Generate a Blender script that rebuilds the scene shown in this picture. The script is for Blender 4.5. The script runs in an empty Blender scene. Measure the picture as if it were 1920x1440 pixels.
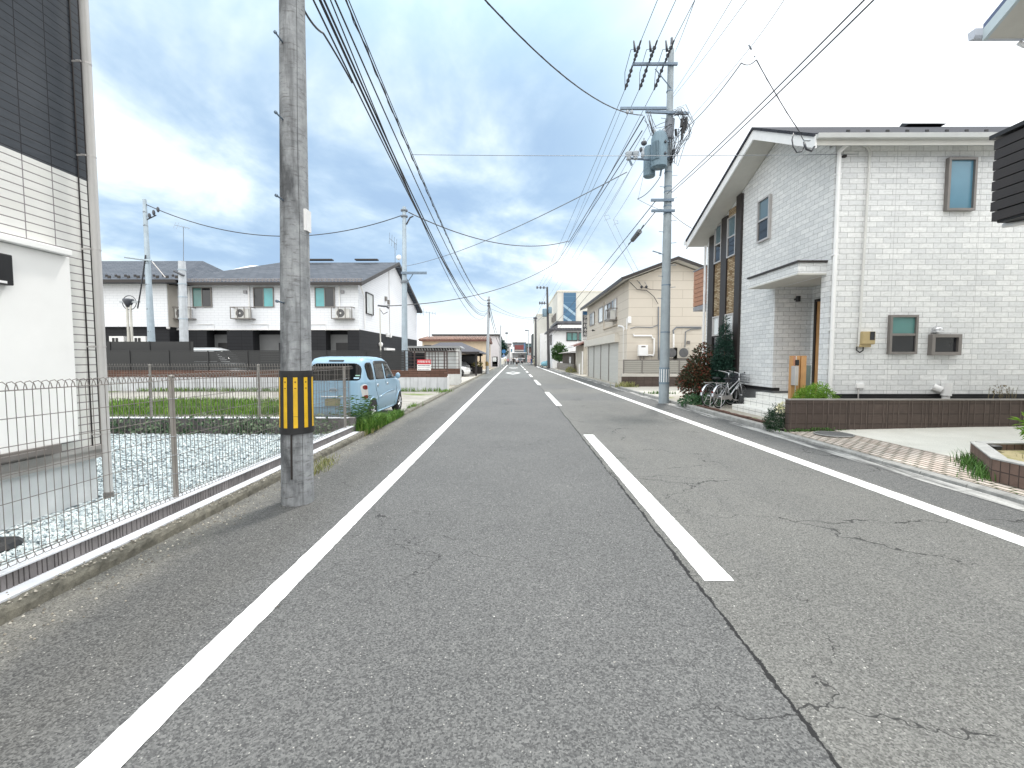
import bpy, bmesh, math, random
from mathutils import Vector, Matrix, Euler
R = random.Random(7)
rad = math.radians
sc = bpy.context.scene
COL = sc.collection
PI = math.pi
# ---------------------------------------------------------------- camera
F = 850.0
PITCH = math.atan(48 / F)
YAW = math.atan(4 / F)
CAMZ = 1.5
cd = bpy.data.cameras.new('camera')
cam = bpy.data.objects.new('camera', cd)
COL.objects.link(cam)
cam.location = (0, 0, CAMZ)
cam.rotation_euler = (PI / 2 - PITCH, 0, YAW)
cd.sensor_width = 36
cd.lens = F / 1920 * 36
cd.clip_start = 0.05
cd.clip_end = 6000
sc.camera = cam
RM = Euler((PI / 2 - PITCH, 0, YAW)).to_matrix()


def ray(px, py):
    return RM @ Vector(((px - 960) / F, (720 - py) / F, -1))


def P(px, py, Y):
    d = ray(px, py)
    return Vector((0, 0, CAMZ)) + d * (Y / d.y)


def G(px, py, z=0.0):
    d = ray(px, py)
    return Vector((0, 0, CAMZ)) + d * ((z - CAMZ) / d.z)


# ---------------------------------------------------------------- node helpers
class N:
    def __init__(s, tree):
        s.t = tree
        s.L = tree.links

    def put(s, sock, v):
        if v is None:
            return
        if isinstance(v, bpy.types.NodeSocket):
            s.L.new(v, sock)
        elif isinstance(v, (tuple, list)):
            if sock.type == 'RGBA' and len(v) == 3:
                v = (*v, 1)
            sock.default_value = v
        else:
            sock.default_value = v

    def new(s, t, **kw):
        n = s.t.nodes.new(t)
        for k, v in kw.items():
            setattr(n, k, v)
        return n

    def pos(s):
        return s.new('ShaderNodeNewGeometry').outputs['Position']

    def island(s):
        return s.new('ShaderNodeNewGeometry').outputs['Random Per Island']

    def xyz(s, v):
        n = s.new('ShaderNodeSeparateXYZ')
        s.put(n.inputs[0], v)
        return n.outputs[0], n.outputs[1], n.outputs[2]

    def comb(s, x=0.0, y=0.0, z=0.0):
        n = s.new('ShaderNodeCombineXYZ')
        for i, v in enumerate((x, y, z)):
            s.put(n.inputs[i], v)
        return n.outputs[0]

    def m(s, op, a, b=None, c=None, clamp=False):
        n = s.new('ShaderNodeMath', operation=op, use_clamp=clamp)
        for i, v in enumerate((a, b, c)):
            if v is not None:
                s.put(n.inputs[i], v)
        return n.outputs[0]

    def vm(s, op, a, b=None):
        n = s.new('ShaderNodeVectorMath', operation=op)
        s.put(n.inputs[0], a)
        if b is not None:
            s.put(n.inputs[1], b)
        return n.outputs[0]

    def noise(s, vec, scale, detail=4, rough=.55, dist=0.0, color=False):
        n = s.new('ShaderNodeTexNoise')
        s.put(n.inputs['Vector'], vec)
        s.put(n.inputs['Scale'], scale)
        s.put(n.inputs['Detail'], detail)
        s.put(n.inputs['Roughness'], rough)
        s.put(n.inputs['Distortion'], dist)
        return n.outputs['Color' if color else 'Fac']

    def vor(s, vec, scale, feature='F1', out='Distance', rnd=1.0):
        n = s.new('ShaderNodeTexVoronoi', feature=feature)
        s.put(n.inputs['Vector'], vec)
        s.put(n.inputs['Scale'], scale)
        s.put(n.inputs['Randomness'], rnd)
        return n.outputs[out]

    def ramp(s, f, stops, interp='LINEAR'):
        n = s.new('ShaderNodeValToRGB')
        cr = n.color_ramp
        cr.interpolation = interp
        while len(cr.elements) < len(stops):
            cr.elements.new(.5)
        for e, (p, c) in zip(cr.elements, stops):
            e.position = p
            e.color = (c, c, c, 1) if not isinstance(c, (tuple, list)) else (*c[:3], 1)
        s.put(n.inputs[0], f)
        return n.outputs[0]

    def mix(s, f, a, b, blend='MIX'):
        n = s.new('ShaderNodeMix', data_type='RGBA', blend_type=blend)
        s.put(n.inputs[0], f)
        s.put(n.inputs[6], a)
        s.put(n.inputs[7], b)
        return n.outputs[2]

    def mr(s, v, a, b, c=0.0, d=1.0, smooth=False):
        n = s.new('ShaderNodeMapRange', clamp=True)
        if smooth:
            n.interpolation_type = 'SMOOTHSTEP'
        for i, x in enumerate((v, a, b, c, d)):
            s.put(n.inputs[i], x)
        return n.outputs[0]

    def bump(s, h, strength=.3, dist=.01):
        n = s.new('ShaderNodeBump')
        s.put(n.inputs['Height'], h)
        n.inputs['Strength'].default_value = strength
        n.inputs['Distance'].default_value = dist
        return n.outputs[0]


MATS = {}


def newmat(name):
    m = bpy.data.materials.new(name)
    m.use_nodes = True
    b = m.node_tree.nodes['Principled BSDF']
    MATS[name] = m
    return m, N(m.node_tree), b


def setb(n, b, col=None, rough=None, metal=None, spec=None, normal=None):
    if col is not None:
        n.put(b.inputs['Base Color'], col)
    if rough is not None:
        n.put(b.inputs['Roughness'], rough)
    if metal is not None:
        n.put(b.inputs['Metallic'], metal)
    if spec is not None:
        n.put(b.inputs['Specular IOR Level'], spec)
    if normal is not None:
        n.put(b.inputs['Normal'], normal)


def mat(name, col, rough=.6, var=.12, scale=6.0, metal=0.0, bump=0.0, spec=.5, fine=0.0, streak=0.0, dirt=None):
    """plain painted / concrete / metal surface with soft mottling"""
    if name in MATS:
        return MATS[name]
    m, n, b = newmat(name)
    p = n.pos()
    f = n.noise(p, scale, 5, .6)
    lo = tuple(c * (1 - var) for c in col)
    hi = tuple(min(1, c * (1 + var)) for c in col)
    c = n.mix(n.mr(f, .3, .7), lo, hi)
    if streak:
        x, y, z = n.xyz(p)
        st = n.noise(n.comb(n.m('MULTIPLY', n.m('ADD', x, y), 9.0), 0.0, n.m('MULTIPLY', z, .7)), 1.0, 4, .6)
        c = n.mix(n.m('MULTIPLY', n.mr(st, .5, .75), streak), c, dirt or tuple(v * .45 for v in col))
    if fine:
        g = n.noise(p, 140, 2, .6)
        c = n.mix(n.m('MULTIPLY', n.mr(g, .45, .7), fine), c, tuple(v * .5 for v in col))
    nm = None
    if bump:
        nm = n.bump(n.noise(p, scale * 9, 6, .65), bump, .01)
    r = n.mr(f, .2, .8, max(0, rough - .08), min(1, rough + .08))
    setb(n, b, c, r, metal, spec, nm)
    return m


def brickmat(name, c1, c2, mortar, bw, bh, ms, offset=.5, var=.25, nscale=9.0, bump=.5, rough=.75, grain=0.0, seam=None):
    if name in MATS:
        return MATS[name]
    m, n, b = newmat(name)
    p = n.pos()
    x, y, z = n.xyz(p)
    u = n.comb(n.m('ADD', x, y), z, 0.0)
    t = n.new('ShaderNodeTexBrick')
    t.offset = offset
    t.squash = 1.0
    n.put(t.inputs['Vector'], u)
    n.put(t.inputs['Color1'], c1)
    n.put(t.inputs['Color2'], c2)
    n.put(t.inputs['Mortar'], mortar)
    for k, v in (('Scale', 1.0), ('Mortar Size', ms), ('Mortar Smooth', .15), ('Bias', 0.0), ('Brick Width', bw), ('Row Height', bh)):
        t.inputs[k].default_value = v
    f = n.noise(p, nscale, 6, .65)
    st = n.noise(n.comb(n.m('MULTIPLY', n.m('ADD', x, y), 7.0), 0.0, n.m('MULTIPLY', z, 30.0)), 1.0, 5, .7)
    c = n.mix(n.m('MULTIPLY', n.mr(f, .35, .7), var), t.outputs['Color'], tuple(v * .55 for v in c1))
    if grain:
        c = n.mix(n.m('MULTIPLY', n.mr(st, .5, .72), grain), c, tuple(v * .5 for v in c1))
    if seam:
        fx = n.m('FRACT', n.m('DIVIDE', n.m('ADD', x, y), seam))
        c = n.mix(n.m('MULTIPLY', n.m('LESS_THAN', fx, .012 / seam), .5), c, mortar)
    h = n.m('ADD', n.m('MULTIPLY', t.outputs['Fac'], -1.0), n.m('MULTIPLY', st, .5))
    setb(n, b, c, rough, 0.0, .3, n.bump(h, bump, .01))
    return m


def leafmat(name, ca, cb, cc=None, rough=.55, trans=True):
    if name in MATS:
        return MATS[name]
    m, n, b = newmat(name)
    i = n.island()
    stops = [(0, ca), (1, cb)] if cc is None else [(0, ca), (.6, cb), (1, cc)]
    setb(n, b, n.ramp(i, stops), rough, 0.0, .25)
    return m


def glassmat(name, col, rough=.06):
    if name in MATS:
        return MATS[name]
    m, n, b = newmat(name)
    f = n.noise(n.pos(), 1.3, 3, .5)
    setb(n, b, n.mix(f, tuple(v * .7 for v in col), tuple(min(1, v * 1.25) for v in col)), rough, 0.0, .6)
    return m


# ---------------------------------------------------------------- mesh builder
class MB:
    def __init__(s):
        s.v = []
        s.f = []

    def add(s, vs, fs):
        o = len(s.v)
        s.v += [tuple(v) for v in vs]
        s.f += [tuple(i + o for i in f) for f in fs]
        return s

    def hexa(s, p):
        return s.add(p, [(0, 1, 2, 3), (7, 6, 5, 4), (0, 4, 5, 1), (1, 5, 6, 2), (2, 6, 7, 3), (3, 7, 4, 0)])

    def box(s, x0, x1, y0, y1, z0, z1):
        return s.hexa([(x0, y0, z0), (x0, y1, z0), (x1, y1, z0), (x1, y0, z0), (x0, y0, z1), (x0, y1, z1), (x1, y1, z1), (x1, y0, z1)])

    def prism(s, poly, axis, a, b):
        k = len(poly)

        def mk(p, t):
            return (t, p[0], p[1]) if axis == 'x' else (p[0], t, p[1]) if axis == 'y' else (p[0], p[1], t)
        vs = [mk(p, a) for p in poly] + [mk(p, b) for p in poly]
        return s.add(vs, [tuple(range(k))[::-1], tuple(range(k, 2 * k))] + [(i, (i + 1) % k, (i + 1) % k + k, i + k) for i in range(k)])

    def tube(s, pts, r, n=6, caps=True):
        pts = [Vector(p) for p in pts]
        rs = r if isinstance(r, (list, tuple)) else [r] * len(pts)
        vs, fs = [], []
        up = None
        for i, p in enumerate(pts):
            d = (pts[min(i + 1, len(pts) - 1)] - pts[max(i - 1, 0)])
            d = d.normalized() if d.length > 1e-9 else Vector((0, 0, 1))
            if up is None:
                up = Vector((0, 0, 1)) if abs(d.z) < .9 else Vector((1, 0, 0))
            a = d.cross(up)
            if a.length < 1e-5:
                up = Vector((1, 0, 0)) if abs(d.x) < .9 else Vector((0, 1, 0))
                a = d.cross(up)
            a.normalize()
            b2 = a.cross(d).normalized()
            up = b2
            for k in range(n):
                t = 2 * PI * k / n
                vs.append(p + (a * math.cos(t) + b2 * math.sin(t)) * rs[i])
        for i in range(len(pts) - 1):
            for k in range(n):
                fs.append((i * n + k, i * n + (k + 1) % n, (i + 1) * n + (k + 1) % n, (i + 1) * n + k))
        if caps:
            fs.append(tuple(range(n))[::-1])
            e = (len(pts) - 1) * n
            fs.append(tuple(range(e, e + n)))
        return s.add(vs, fs)

    def lathe(s, prof, c=(0, 0, 0), n=20, axis='z'):
        vs, fs = [], []
        for (r, h) in prof:
            for k in range(n):
                t = 2 * PI * k / n
                a, b2 = r * math.cos(t), r * math.sin(t)
                q = (a, b2, h) if axis == 'z' else (h, a, b2) if axis == 'x' else (a, h, b2)
                vs.append((q[0] + c[0], q[1] + c[1], q[2] + c[2]))
        m = len(prof)
        for i in range(m - 1):
            for k in range(n):
                fs.append((i * n + k, i * n + (k + 1) % n, (i + 1) * n + (k + 1) % n, (i + 1) * n + k))
        fs.append(tuple(range(n))[::-1])
        fs.append(tuple(range((m - 1) * n, m * n)))
        return s.add(vs, fs)

    def ball(s, c, r, n=12, m=8):
        if not isinstance(r, (tuple, list)):
            r = (r, r, r)
        prof = [(math.sin(PI * i / m), -math.cos(PI * i / m)) for i in range(m + 1)]
        vs, fs = [], []
        for (a, h) in prof:
            a = max(a, .001)
            for k in range(n):
                t = 2 * PI * k / n
                vs.append((c[0] + r[0] * a * math.cos(t), c[1] + r[1] * a * math.sin(t), c[2] + r[2] * h))
        for i in range(m):
            for k in range(n):
                fs.append((i * n + k, i * n + (k + 1) % n, (i + 1) * n + (k + 1) % n, (i + 1) * n + k))
        return s.add(vs, fs)

    def torus(s, c, R_, r, axis='y', n=24, k=6):
        pts = []
        vs, fs = [], []
        for i in range(n):
            t = 2 * PI * i / n
            for j in range(k):
                q = 2 * PI * j / k
                rr = R_ + r * math.cos(q)
                a, b2, h = rr * math.cos(t), rr * math.sin(t), r * math.sin(q)
                w = (a, h, b2) if axis == 'y' else (h, a, b2) if axis == 'x' else (a, b2, h)
                vs.append((w[0] + c[0], w[1] + c[1], w[2] + c[2]))
        for i in range(n):
            for j in range(k):
                fs.append((i * k + j, ((i + 1) % n) * k + j, ((i + 1) % n) * k + (j + 1) % k, i * k + (j + 1) % k))
        return s.add(vs, fs)

    def quad(s, a, b, c, d):
        return s.add([a, b, c, d], [(0, 1, 2, 3)])


WL = {}


def tag(o, label=None, cat=None, group=None, kind=None):
    if label:
        o['label'] = label
    if cat:
        o['category'] = cat
    if group:
        o['group'] = group
    if kind:
        o['kind'] = kind
    return o


def thing(name, label, cat, loc=(0, 0, 0), rz=0.0, group=None):
    o = bpy.data.objects.new(name, None)
    o.empty_display_size = .2
    COL.objects.link(o)
    o.location = loc
    o.rotation_euler = (0, 0, rz)
    WL[o.name] = Vector(loc)
    return tag(o, label, cat, group)


def mk(name, mb, material, parent=None, smooth=False, bevel=0.0, norm=True, label=None, local=False):
    me = bpy.data.meshes.new(name)
    off = Vector((0, 0, 0))
    if parent is not None and not local:
        off = WL.get(parent.name, off)
    vs = [(v[0] - off.x, v[1] - off.y, v[2] - off.z) for v in mb.v] if off.length else mb.v
    me.from_pydata(vs, [], mb.f)
    if norm:
        bm = bmesh.new()
        bm.from_mesh(me)
        bmesh.ops.recalc_face_normals(bm, faces=bm.faces[:])
        bm.to_mesh(me)
        bm.free()
    me.materials.append(material)
    if smooth:
        for p in me.polygons:
            p.use_smooth = True
    o = bpy.data.objects.new(name, me)
    COL.objects.link(o)
    if parent is not None:
        o.parent = parent
        WL[o.name] = Vector((0, 0, 0)) if local else off
    if smooth == 'auto':
        try:
            me.set_sharp_from_angle(angle=rad(40))
        except Exception:
            pass
    if bevel:
        md = o.modifiers.new('bevel', 'BEVEL')
        md.width = bevel
        md.segments = 2
        md.limit_method = 'ANGLE'
    if label:
        o['label'] = label
    return o


def solo(name, mb, material, label, cat, group=None, smooth=False, bevel=0.0, norm=True, kind=None):
    o = mk(name, mb, material, None, smooth, bevel, norm)
    return tag(o, label, cat, group, kind)


def struct(name, mb, material, norm=True):
    return tag(mk(name, mb, material, None, norm=norm), kind='structure')


def kids(o):
    return [c for c in COL.objects if c.parent == o]


def copy_tree(o, parent=None):
    ch = kids(o)
    c = o.copy()
    COL.objects.link(c)
    c.parent = parent
    for q in ch:
        copy_tree(q, c)
    return c


class Face:
    """a wall plane: O origin, u along the wall, n outwards"""

    def __init__(s, O, u, n):
        s.O, s.u, s.n = Vector(O), Vector(u), Vector(n)

    def p(s, u, n, z):
        q = s.O + s.u * u + s.n * n
        return (q.x, q.y, z)

    def box(s, mb, u0, u1, n0, n1, z0, z1):
        return mb.hexa([s.p(u0, n0, z0), s.p(u0, n1, z0), s.p(u1, n1, z0), s.p(u1, n0, z0), s.p(u0, n0, z1), s.p(u0, n1, z1), s.p(u1, n1, z1), s.p(u1, n0, z1)])


def window(fc, u0, u1, z0, z1, parent, fm, panes, split='v', fw=.045, dep=.06, bar=True, label=None, sill=False):
    """frame part with pane sub-parts; panes: list of glass materials; split 'v' side by side, 'h' stacked (top first)"""
    mb = MB()
    fc.box(mb, u0, u1, 0, dep, z0, z0 + fw)
    fc.box(mb, u0, u1, 0, dep, z1 - fw, z1)
    fc.box(mb, u0, u0 + fw, 0, dep, z0 + fw, z1 - fw)
    fc.box(mb, u1 - fw, u1, 0, dep, z0 + fw, z1 - fw)
    if sill:
        fc.box(mb, u0 - .04, u1 + .04, 0, dep + .05, z0 - .04, z0)
    k = len(panes)
    if split == 'v':
        w = (u1 - u0 - 2 * fw) / k
        for i in range(1, k):
            c = u0 + fw + w * i
            fc.box(mb, c - fw / 2, c + fw / 2, 0, dep - .006, z0 + fw, z1 - fw)
    else:
        w = (z1 - z0 - 2 * fw) / k
        for i in range(1, k):
            c = z1 - fw - w * i
            fc.box(mb, u0 + fw, u1 - fw, 0, dep - .006, c - fw / 2, c + fw / 2)
    fo = mk('window', mb, fm, parent, label=label)
    for i, g in enumerate(panes):
        q = MB()
        dd = dep * .45 if i % 2 == 0 else dep * .62
        if split == 'v':
            a = u0 + fw + w * i
            fc.box(q, a, a + w, .004, dd, z0 + fw, z1 - fw)
        else:
            a = z1 - fw - w * (i + 1)
            fc.box(q, u0 + fw, u1 - fw, .004, dd, a, a + w)
        mk('pane', q, g, fo)
    return fo


def curve_pts(p0, p1, sag, n=24):
    p0, p1 = Vector(p0), Vector(p1)
    return [p0.lerp(p1, t) - Vector((0, 0, 4 * sag * t * (1 - t))) for t in [i / n for i in range(n + 1)]]


def fit_sag(p0, p1, px, py):
    """sag of a cable between two posts so that it hangs through one seen point"""
    p0, p1 = Vector(p0), Vector(p1)
    d = ray(px, py)
    h = (p1 - p0)
    nrm = Vector((h.y, -h.x, 0))
    o = Vector((0, 0, CAMZ))
    s = (p0 - o).dot(nrm) / d.dot(nrm)
    q = o + d * s
    t = (q - p0).dot(Vector((h.x, h.y, 0))) / (h.x ** 2 + h.y ** 2)
    return ((p0.z + h.z * t) - q.z) / (4 * t * (1 - t)), t


def wire(p0, p1, r, m, label, sag=None, via=None, cat='cable', name='overhead_cable', group='overhead cables', n=28, wav=0.0):
    if via:
        sag, t = fit_sag(p0, p1, *via)
        if not (-1 < sag < 4):
            print('odd sag', label, round(sag, 2), round(t, 2))
            sag = .5
    pts = curve_pts(p0, p1, sag or 0.0, n)
    mb = MB().tube(pts, r, 5)
    if wav:
        tw = []
        L = (Vector(p1) - Vector(p0)).length
        kk = int(L * 5)
        dense = curve_pts(p0, p1, sag or 0.0, kk)
        for i, p in enumerate(dense):
            a = i * 1.7
            tw.append(p + Vector((math.cos(a), 0, math.sin(a))) * wav)
        mb.tube(tw, r * .55, 4)
    return solo(name, mb, m, label, cat, group, smooth=True)


# ---------------------------------------------------------------- foliage
def leaf_quads(mb, c, d, up, L, W, bend=.15):
    """one leaf: a kite of two triangles folded at the rib"""
    d = d.normalized()
    s = d.cross(up)
    if s.length < 1e-4:
        s = d.cross(Vector((1, 0, .3)))
    s.normalize()
    nn = s.cross(d)
    tip = c + d * L - nn * (bend * L)
    mid = c + d * (L * .45)
    mb.add([c, mid + s * W * .5 + nn * .02 * L, tip, mid - s * W * .5 + nn * .02 * L], [(0, 1, 2), (0, 2, 3)])


def rnd_dir(r):
    while True:
        v = Vector((r.uniform(-1, 1), r.uniform(-1, 1), r.uniform(-1, 1)))
        if .05 < v.length < 1:
            return v.normalized()


def crown(mb, r, blobs, n, L, W, shell=.45, droop=.2):
    """leaves spread through several ellipsoid clumps, denser towards their surface"""
    tot = sum(b[1][0] * b[1][1] * b[1][2] for b in blobs)
    for (c, rr) in blobs:
        k = max(4, int(n * rr[0] * rr[1] * rr[2] / tot))
        for _ in range(k):
            u = rnd_dir(r)
            q = shell + (1 - shell) * r.random() ** .6
            q *= 1 + .18 * math.sin(u.x * 9 + c[0] * 7) * math.sin(u.y * 8 + 1) + .1 * r.uniform(-1, 1)
            p = Vector((c[0] + u.x * rr[0] * q, c[1] + u.y * rr[1] * q, c[2] + u.z * rr[2] * q))
            d = (u + rnd_dir(r) * .9 + Vector((0, 0, -droop))).normalized()
            sz = r.uniform(.65, 1.25)
            leaf_quads(mb, p, d, rnd_dir(r), L * sz, W * sz)
    return mb


def blades(mb, r, pts, hmin, hmax, w=.008, lean=.5):
    for (x, y, z) in pts:
        h = r.uniform(hmin, hmax)
        a = r.uniform(0, 2 * PI)
        l = r.uniform(.1, lean) * h
        dx, dy = math.cos(a), math.sin(a)
        sx, sy = -dy * w, dx * w
        mb.add([(x - sx, y - sy, z), (x + sx, y + sy, z), (x + dx * l * .35 + sx * .7, y + dy * l * .35 + sy * .7, z + h * .6), (x + dx * l * .35 - sx * .7, y + dy * l * .35 - sy * .7, z + h * .6), (x + dx * l, y + dy * l, z + h * .95)],
               [(0, 1, 2, 3), (3, 2, 4)])
    return mb
# ---------------------------------------------------------------- world and light
SUN_EL, SUN_AZ = rad(62), math.atan2(.40, .92)      # azimuth from +Y towards +X
sc.world = bpy.data.worlds.new('World')
sc.world.use_nodes = True
wt = sc.world.node_tree
wt.nodes.clear()
w = N(wt)
out = w.new('ShaderNodeOutputWorld')
sky = w.new('ShaderNodeTexSky', sky_type='NISHITA')
sky.sun_disc = False
sky.sun_elevation = SUN_EL
sky.sun_rotation = SUN_AZ
bg1 = w.new('ShaderNodeBackground')
bg1.inputs[1].default_value = .12
w.L.new(sky.outputs[0], bg1.inputs[0])
dirv = w.new('ShaderNodeTexCoord').outputs['Generated']
dx, dy, dz = w.xyz(dirv)
zz = w.m('ADD', w.m('MAXIMUM', dz, 0.0), .16)
cp = w.comb(w.m('DIVIDE', dx, zz), w.m('DIVIDE', dy, zz), 0.0)
cp2 = w.vm('MULTIPLY', cp, (1.0, .75, 1.0))
n1 = w.noise(w.vm('ADD', cp2, (3.1, 1.7, 0)), .62, 7, .54, .5)
n2 = w.noise(w.vm('ADD', cp2, (9.3, 4.2, 0)), 1.7, 6, .58, .35)
nn = w.m('ADD', w.m('MULTIPLY', n1, .7), w.m('MULTIPLY', n2, .3))
# dark undersides gather low in the left and middle of the view, thin out to the right
band = w.m('MULTIPLY', w.mr(dz, .06, .19, 0, 1, True), w.mr(dz, .40, .75, 1, .15, True))
side = w.mr(w.m('DIVIDE', dx, w.m('MAXIMUM', w.m('ABSOLUTE', dy), .05)), .02, .5, 1, .05, True)
dens = w.m('MULTIPLY', w.mr(nn, .38, .575, 0, 1, True), w.m('MULTIPLY', band, side))
cyan = w.mr(nn, .38, .60, 0, 1, True)
cl = w.mix(cyan, (1.14, 1.20, 1.22), (.62, .88, 1.0))
cl = w.mix(w.mr(dx, .05, .45, 0, .8, True), cl, (1.3, 1.3, 1.3))
cl = w.mix(w.mr(dz, .02, .20, .92, 0, True), cl, (1.12, 1.15, 1.18))
cl = w.mix(w.m('MULTIPLY', dens, .9), cl, (.33, .48, .70))
cl = w.mix(w.mr(dy, .15, -.25, 0, 1, True), cl, (1.2, 1.2, 1.17))  # unseen sky behind the camera whitened, added fill for the walls
# overcast sky is brighter overhead than near the horizon
gain = w.m('ADD', w.mr(dz, .45, 1.0, 1.0, 1.9, True), w.mr(dy, .15, -.5, 0, .75, True))  # dy term: added fill from behind the camera for the front walls
bg2 = w.new('ShaderNodeBackground')
w.L.new(cl, bg2.inputs[0])
w.L.new(gain, bg2.inputs[1])
ms = w.new('ShaderNodeMixShader')
ms.inputs[0].default_value = .9
w.L.new(bg1.outputs[0], ms.inputs[1])
w.L.new(bg2.outputs[0], ms.inputs[2])
w.L.new(ms.outputs[0], out.inputs[0])
sl = bpy.data.lights.new('sun', 'SUN')
sl.energy = 2.3
sl.angle = rad(5)
sl.color = (1, .96, .9)
so = bpy.data.objects.new('sun', sl)
COL.objects.link(so)
so.location = (20, 40, 60)
sd = Vector((math.sin(SUN_AZ) * math.cos(SUN_EL), math.cos(SUN_AZ) * math.cos(SUN_EL), math.sin(SUN_EL)))
so.rotation_euler = sd.to_track_quat('Z', 'Y').to_euler()
sc.view_settings.view_transform = 'Standard'
sc.view_settings.look = 'None'
sc.view_settings.exposure = 0.28
sc.view_settings.gamma = 1

# ---------------------------------------------------------------- shared materials
M_conc = mat('concrete', (.42, .43, .42), .85, .18, 3, bump=.25, fine=.25, streak=.45)
M_conc_pale = mat('pale_concrete', (.60, .61, .60), .85, .15, 2, bump=.2, fine=.2, streak=.3)
M_kerb = mat('old_kerb', (.17, .16, .13), .9, .5, 11, bump=.8, fine=.5)
M_gutter = mat('gutter_concrete', (.30, .30, .295), .9, .3, 5, bump=.3, fine=.4)
M_white = mat('white_paint', (.80, .80, .80), .5, .05, 3)
M_ftop = mat('footing_white', (.74, .76, .80), .85, .08, 8, bump=.2, fine=.12)
M_dark = mat('dark_brown_metal', (.024, .019, .018), .5, .2, 4)
M_black = mat('black_plastic', (.010, .010, .012), .45, .2, 4)
M_grey = mat('grey_metal', (.42, .45, .48), .45, .1, 5, metal=.2)
M_galv = mat('galvanised_steel', (.15, .20, .26), .45, .15, 6, metal=.35)
M_alu = mat('aluminium_frame', (.50, .48, .47), .4, .08, 5, metal=.4)
M_bronze = mat('bronze_frame', (.20, .185, .175), .4, .1, 5, metal=.3)
M_wire = mat('fence_wire', (.165, .148, .135), .5, .12, 9, metal=.1)
M_post = mat('fence_post', (.34, .315, .29), .5, .1, 9, metal=.2)
M_cable = mat('cable_rubber', (.035, .036, .045), .5, .2, 3)
M_cable2 = mat('cable_grey', (.16, .18, .21), .5, .2, 3)
M_insul = mat('dark_insulator', (.05, .055, .07), .35, .2, 8)
M_porc = mat('porcelain', (.36, .40, .44), .25, .1, 8)
M_gl_dark = glassmat('dark_glass', (.02, .022, .026))
M_gl_sky = glassmat('sky_glass', (.10, .16, .19), .04)
M_gl_blue = glassmat('frosted_blue_glass', (.10, .24, .33), .2)
M_gl_green = glassmat('green_curtain_glass', (.10, .24, .23), .12)
M_gl_teal = glassmat('teal_curtain_glass', (.12, .42, .45), .15)
M_gl_pale = glassmat('pale_curtain_glass', (.66, .69, .70), .15)
M_roof = brickmat('shingle_roof', (.070, .083, .105), (.105, .118, .142), (.03, .034, .042), .5, .16, .012, .5, .35, 2.5, .5, .98)
M_roof_dark = brickmat('dark_roof', (.035, .038, .05), (.05, .053, .065), (.02, .02, .025), .9, .2, .012, .5, .3, 3, .5, .95)
M_soffit = mat('soffit_board', (.58, .57, .53), .8, .06, 3)
M_stonewht = brickmat('white_stone_siding', (.82, .83, .83), (.69, .705, .715), (.34, .345, .35), .31, .114, .0042, .5, .34, 16, .7, .8, grain=.5, seam=1.82)
M_stonebrn = brickmat('brown_stone_cladding', (.25, .16, .08), (.60, .49, .34), (.08, .055, .03), .22, .055, .006, .37, .5, 14, 1.0, .85, grain=.5)
M_tilecream = brickmat('cream_siding', (.70, .70, .67), (.73, .73, .71), (.22, .20, .21), .26, .0755, .005, 0.0, .06, 5, .5, .6, grain=.08)
M_tileblack = brickmat('black_siding', (.048, .056, .068), (.056, .064, .076), (.014, .013, .017), .26, .0755, .005, 0.0, .2, 5, .5, .5, grain=.5)
M_aptwhite = brickmat('white_panel_siding', (.80, .82, .86), (.78, .80, .84), (.62, .64, .68), .45, .15, .008, .5, .05, 2, .3, .6)
M_aptblack = brickmat('black_panel_siding', (.017, .018, .022), (.020, .021, .025), (.009, .009, .011), .9, .2, .012, .0, .12, 2, .3, .7)
M_beige = brickmat('beige_siding', (.58, .53, .46), (.60, .55, .48), (.42, .37, .31), 3.1, .46, .012, .5, .06, 3, .3, .7)
M_block = brickmat('brown_block', (.085, .066, .058), (.108, .084, .073), (.045, .036, .031), .4, .2, .008, 0, .35, 6, .4, .9, grain=.4)
M_ribblock = mat('grey_ribbed_block', (.20, .185, .185), .9, .25, 6, bump=.35, fine=.3, streak=.4)
M_brownstrip = brickmat('brown_low_brick', (.11, .06, .045), (.16, .09, .07), (.06, .04, .035), .4, .1, .01, .5, .3, 6, .4, .85)
M_plantbrick = brickmat('red_brown_block', (.17, .115, .095), (.22, .15, .12), (.06, .045, .04), .105, .19, .007, 0, .4, 12, .6, .9, grain=.4)
M_wood = mat('orange_wood', (.47, .255, .105), .5, .16, 4, streak=.3, dirt=(.30, .15, .06))
M_woodslat = mat('terracotta_slat', (.40, .20, .12), .6, .15, 5)
M_tilestep = brickmat('white_step_tile', (.82, .81, .77), (.78, .77, .74), (.30, .29, .28), .3, .17, .006, 0, .1, 5, .2, .5)
M_aircon = mat('aircon_white', (.68, .68, .66), .5, .06, 4)
M_fan = mat('fan_grille', (.10, .10, .105), .5, .2, 8)
M_tyre = mat('tyre_rubber', (.018, .018, .019), .8, .2, 9)
M_rim = mat('silver_rim', (.62, .63, .65), .35, .08, 6, metal=.4)
M_chrome = mat('chrome', (.62, .63, .65), .3, .08, 6, metal=.8)
M_trunk = mat('bark', (.11, .085, .065), .9, .3, 9, bump=.6)
L_grass = leafmat('grass_blade', (.05, .13, .012), (.11, .23, .02), (.19, .28, .04))
L_weed = leafmat('weed_leaf', (.035, .10, .022), (.075, .17, .035), (.12, .22, .06))
L_dry = leafmat('dry_grass', (.22, .22, .08), (.30, .29, .13), (.16, .21, .06))
L_dark = leafmat('dark_leaf', (.012, .035, .018), (.028, .062, .03), (.045, .085, .045))
L_con = leafmat('conifer_leaf', (.010, .035, .026), (.022, .062, .045), (.038, .09, .06))
L_red = leafmat('photinia_leaf', (.025, .045, .02), (.055, .055, .028), (.24, .06, .04))
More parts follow.
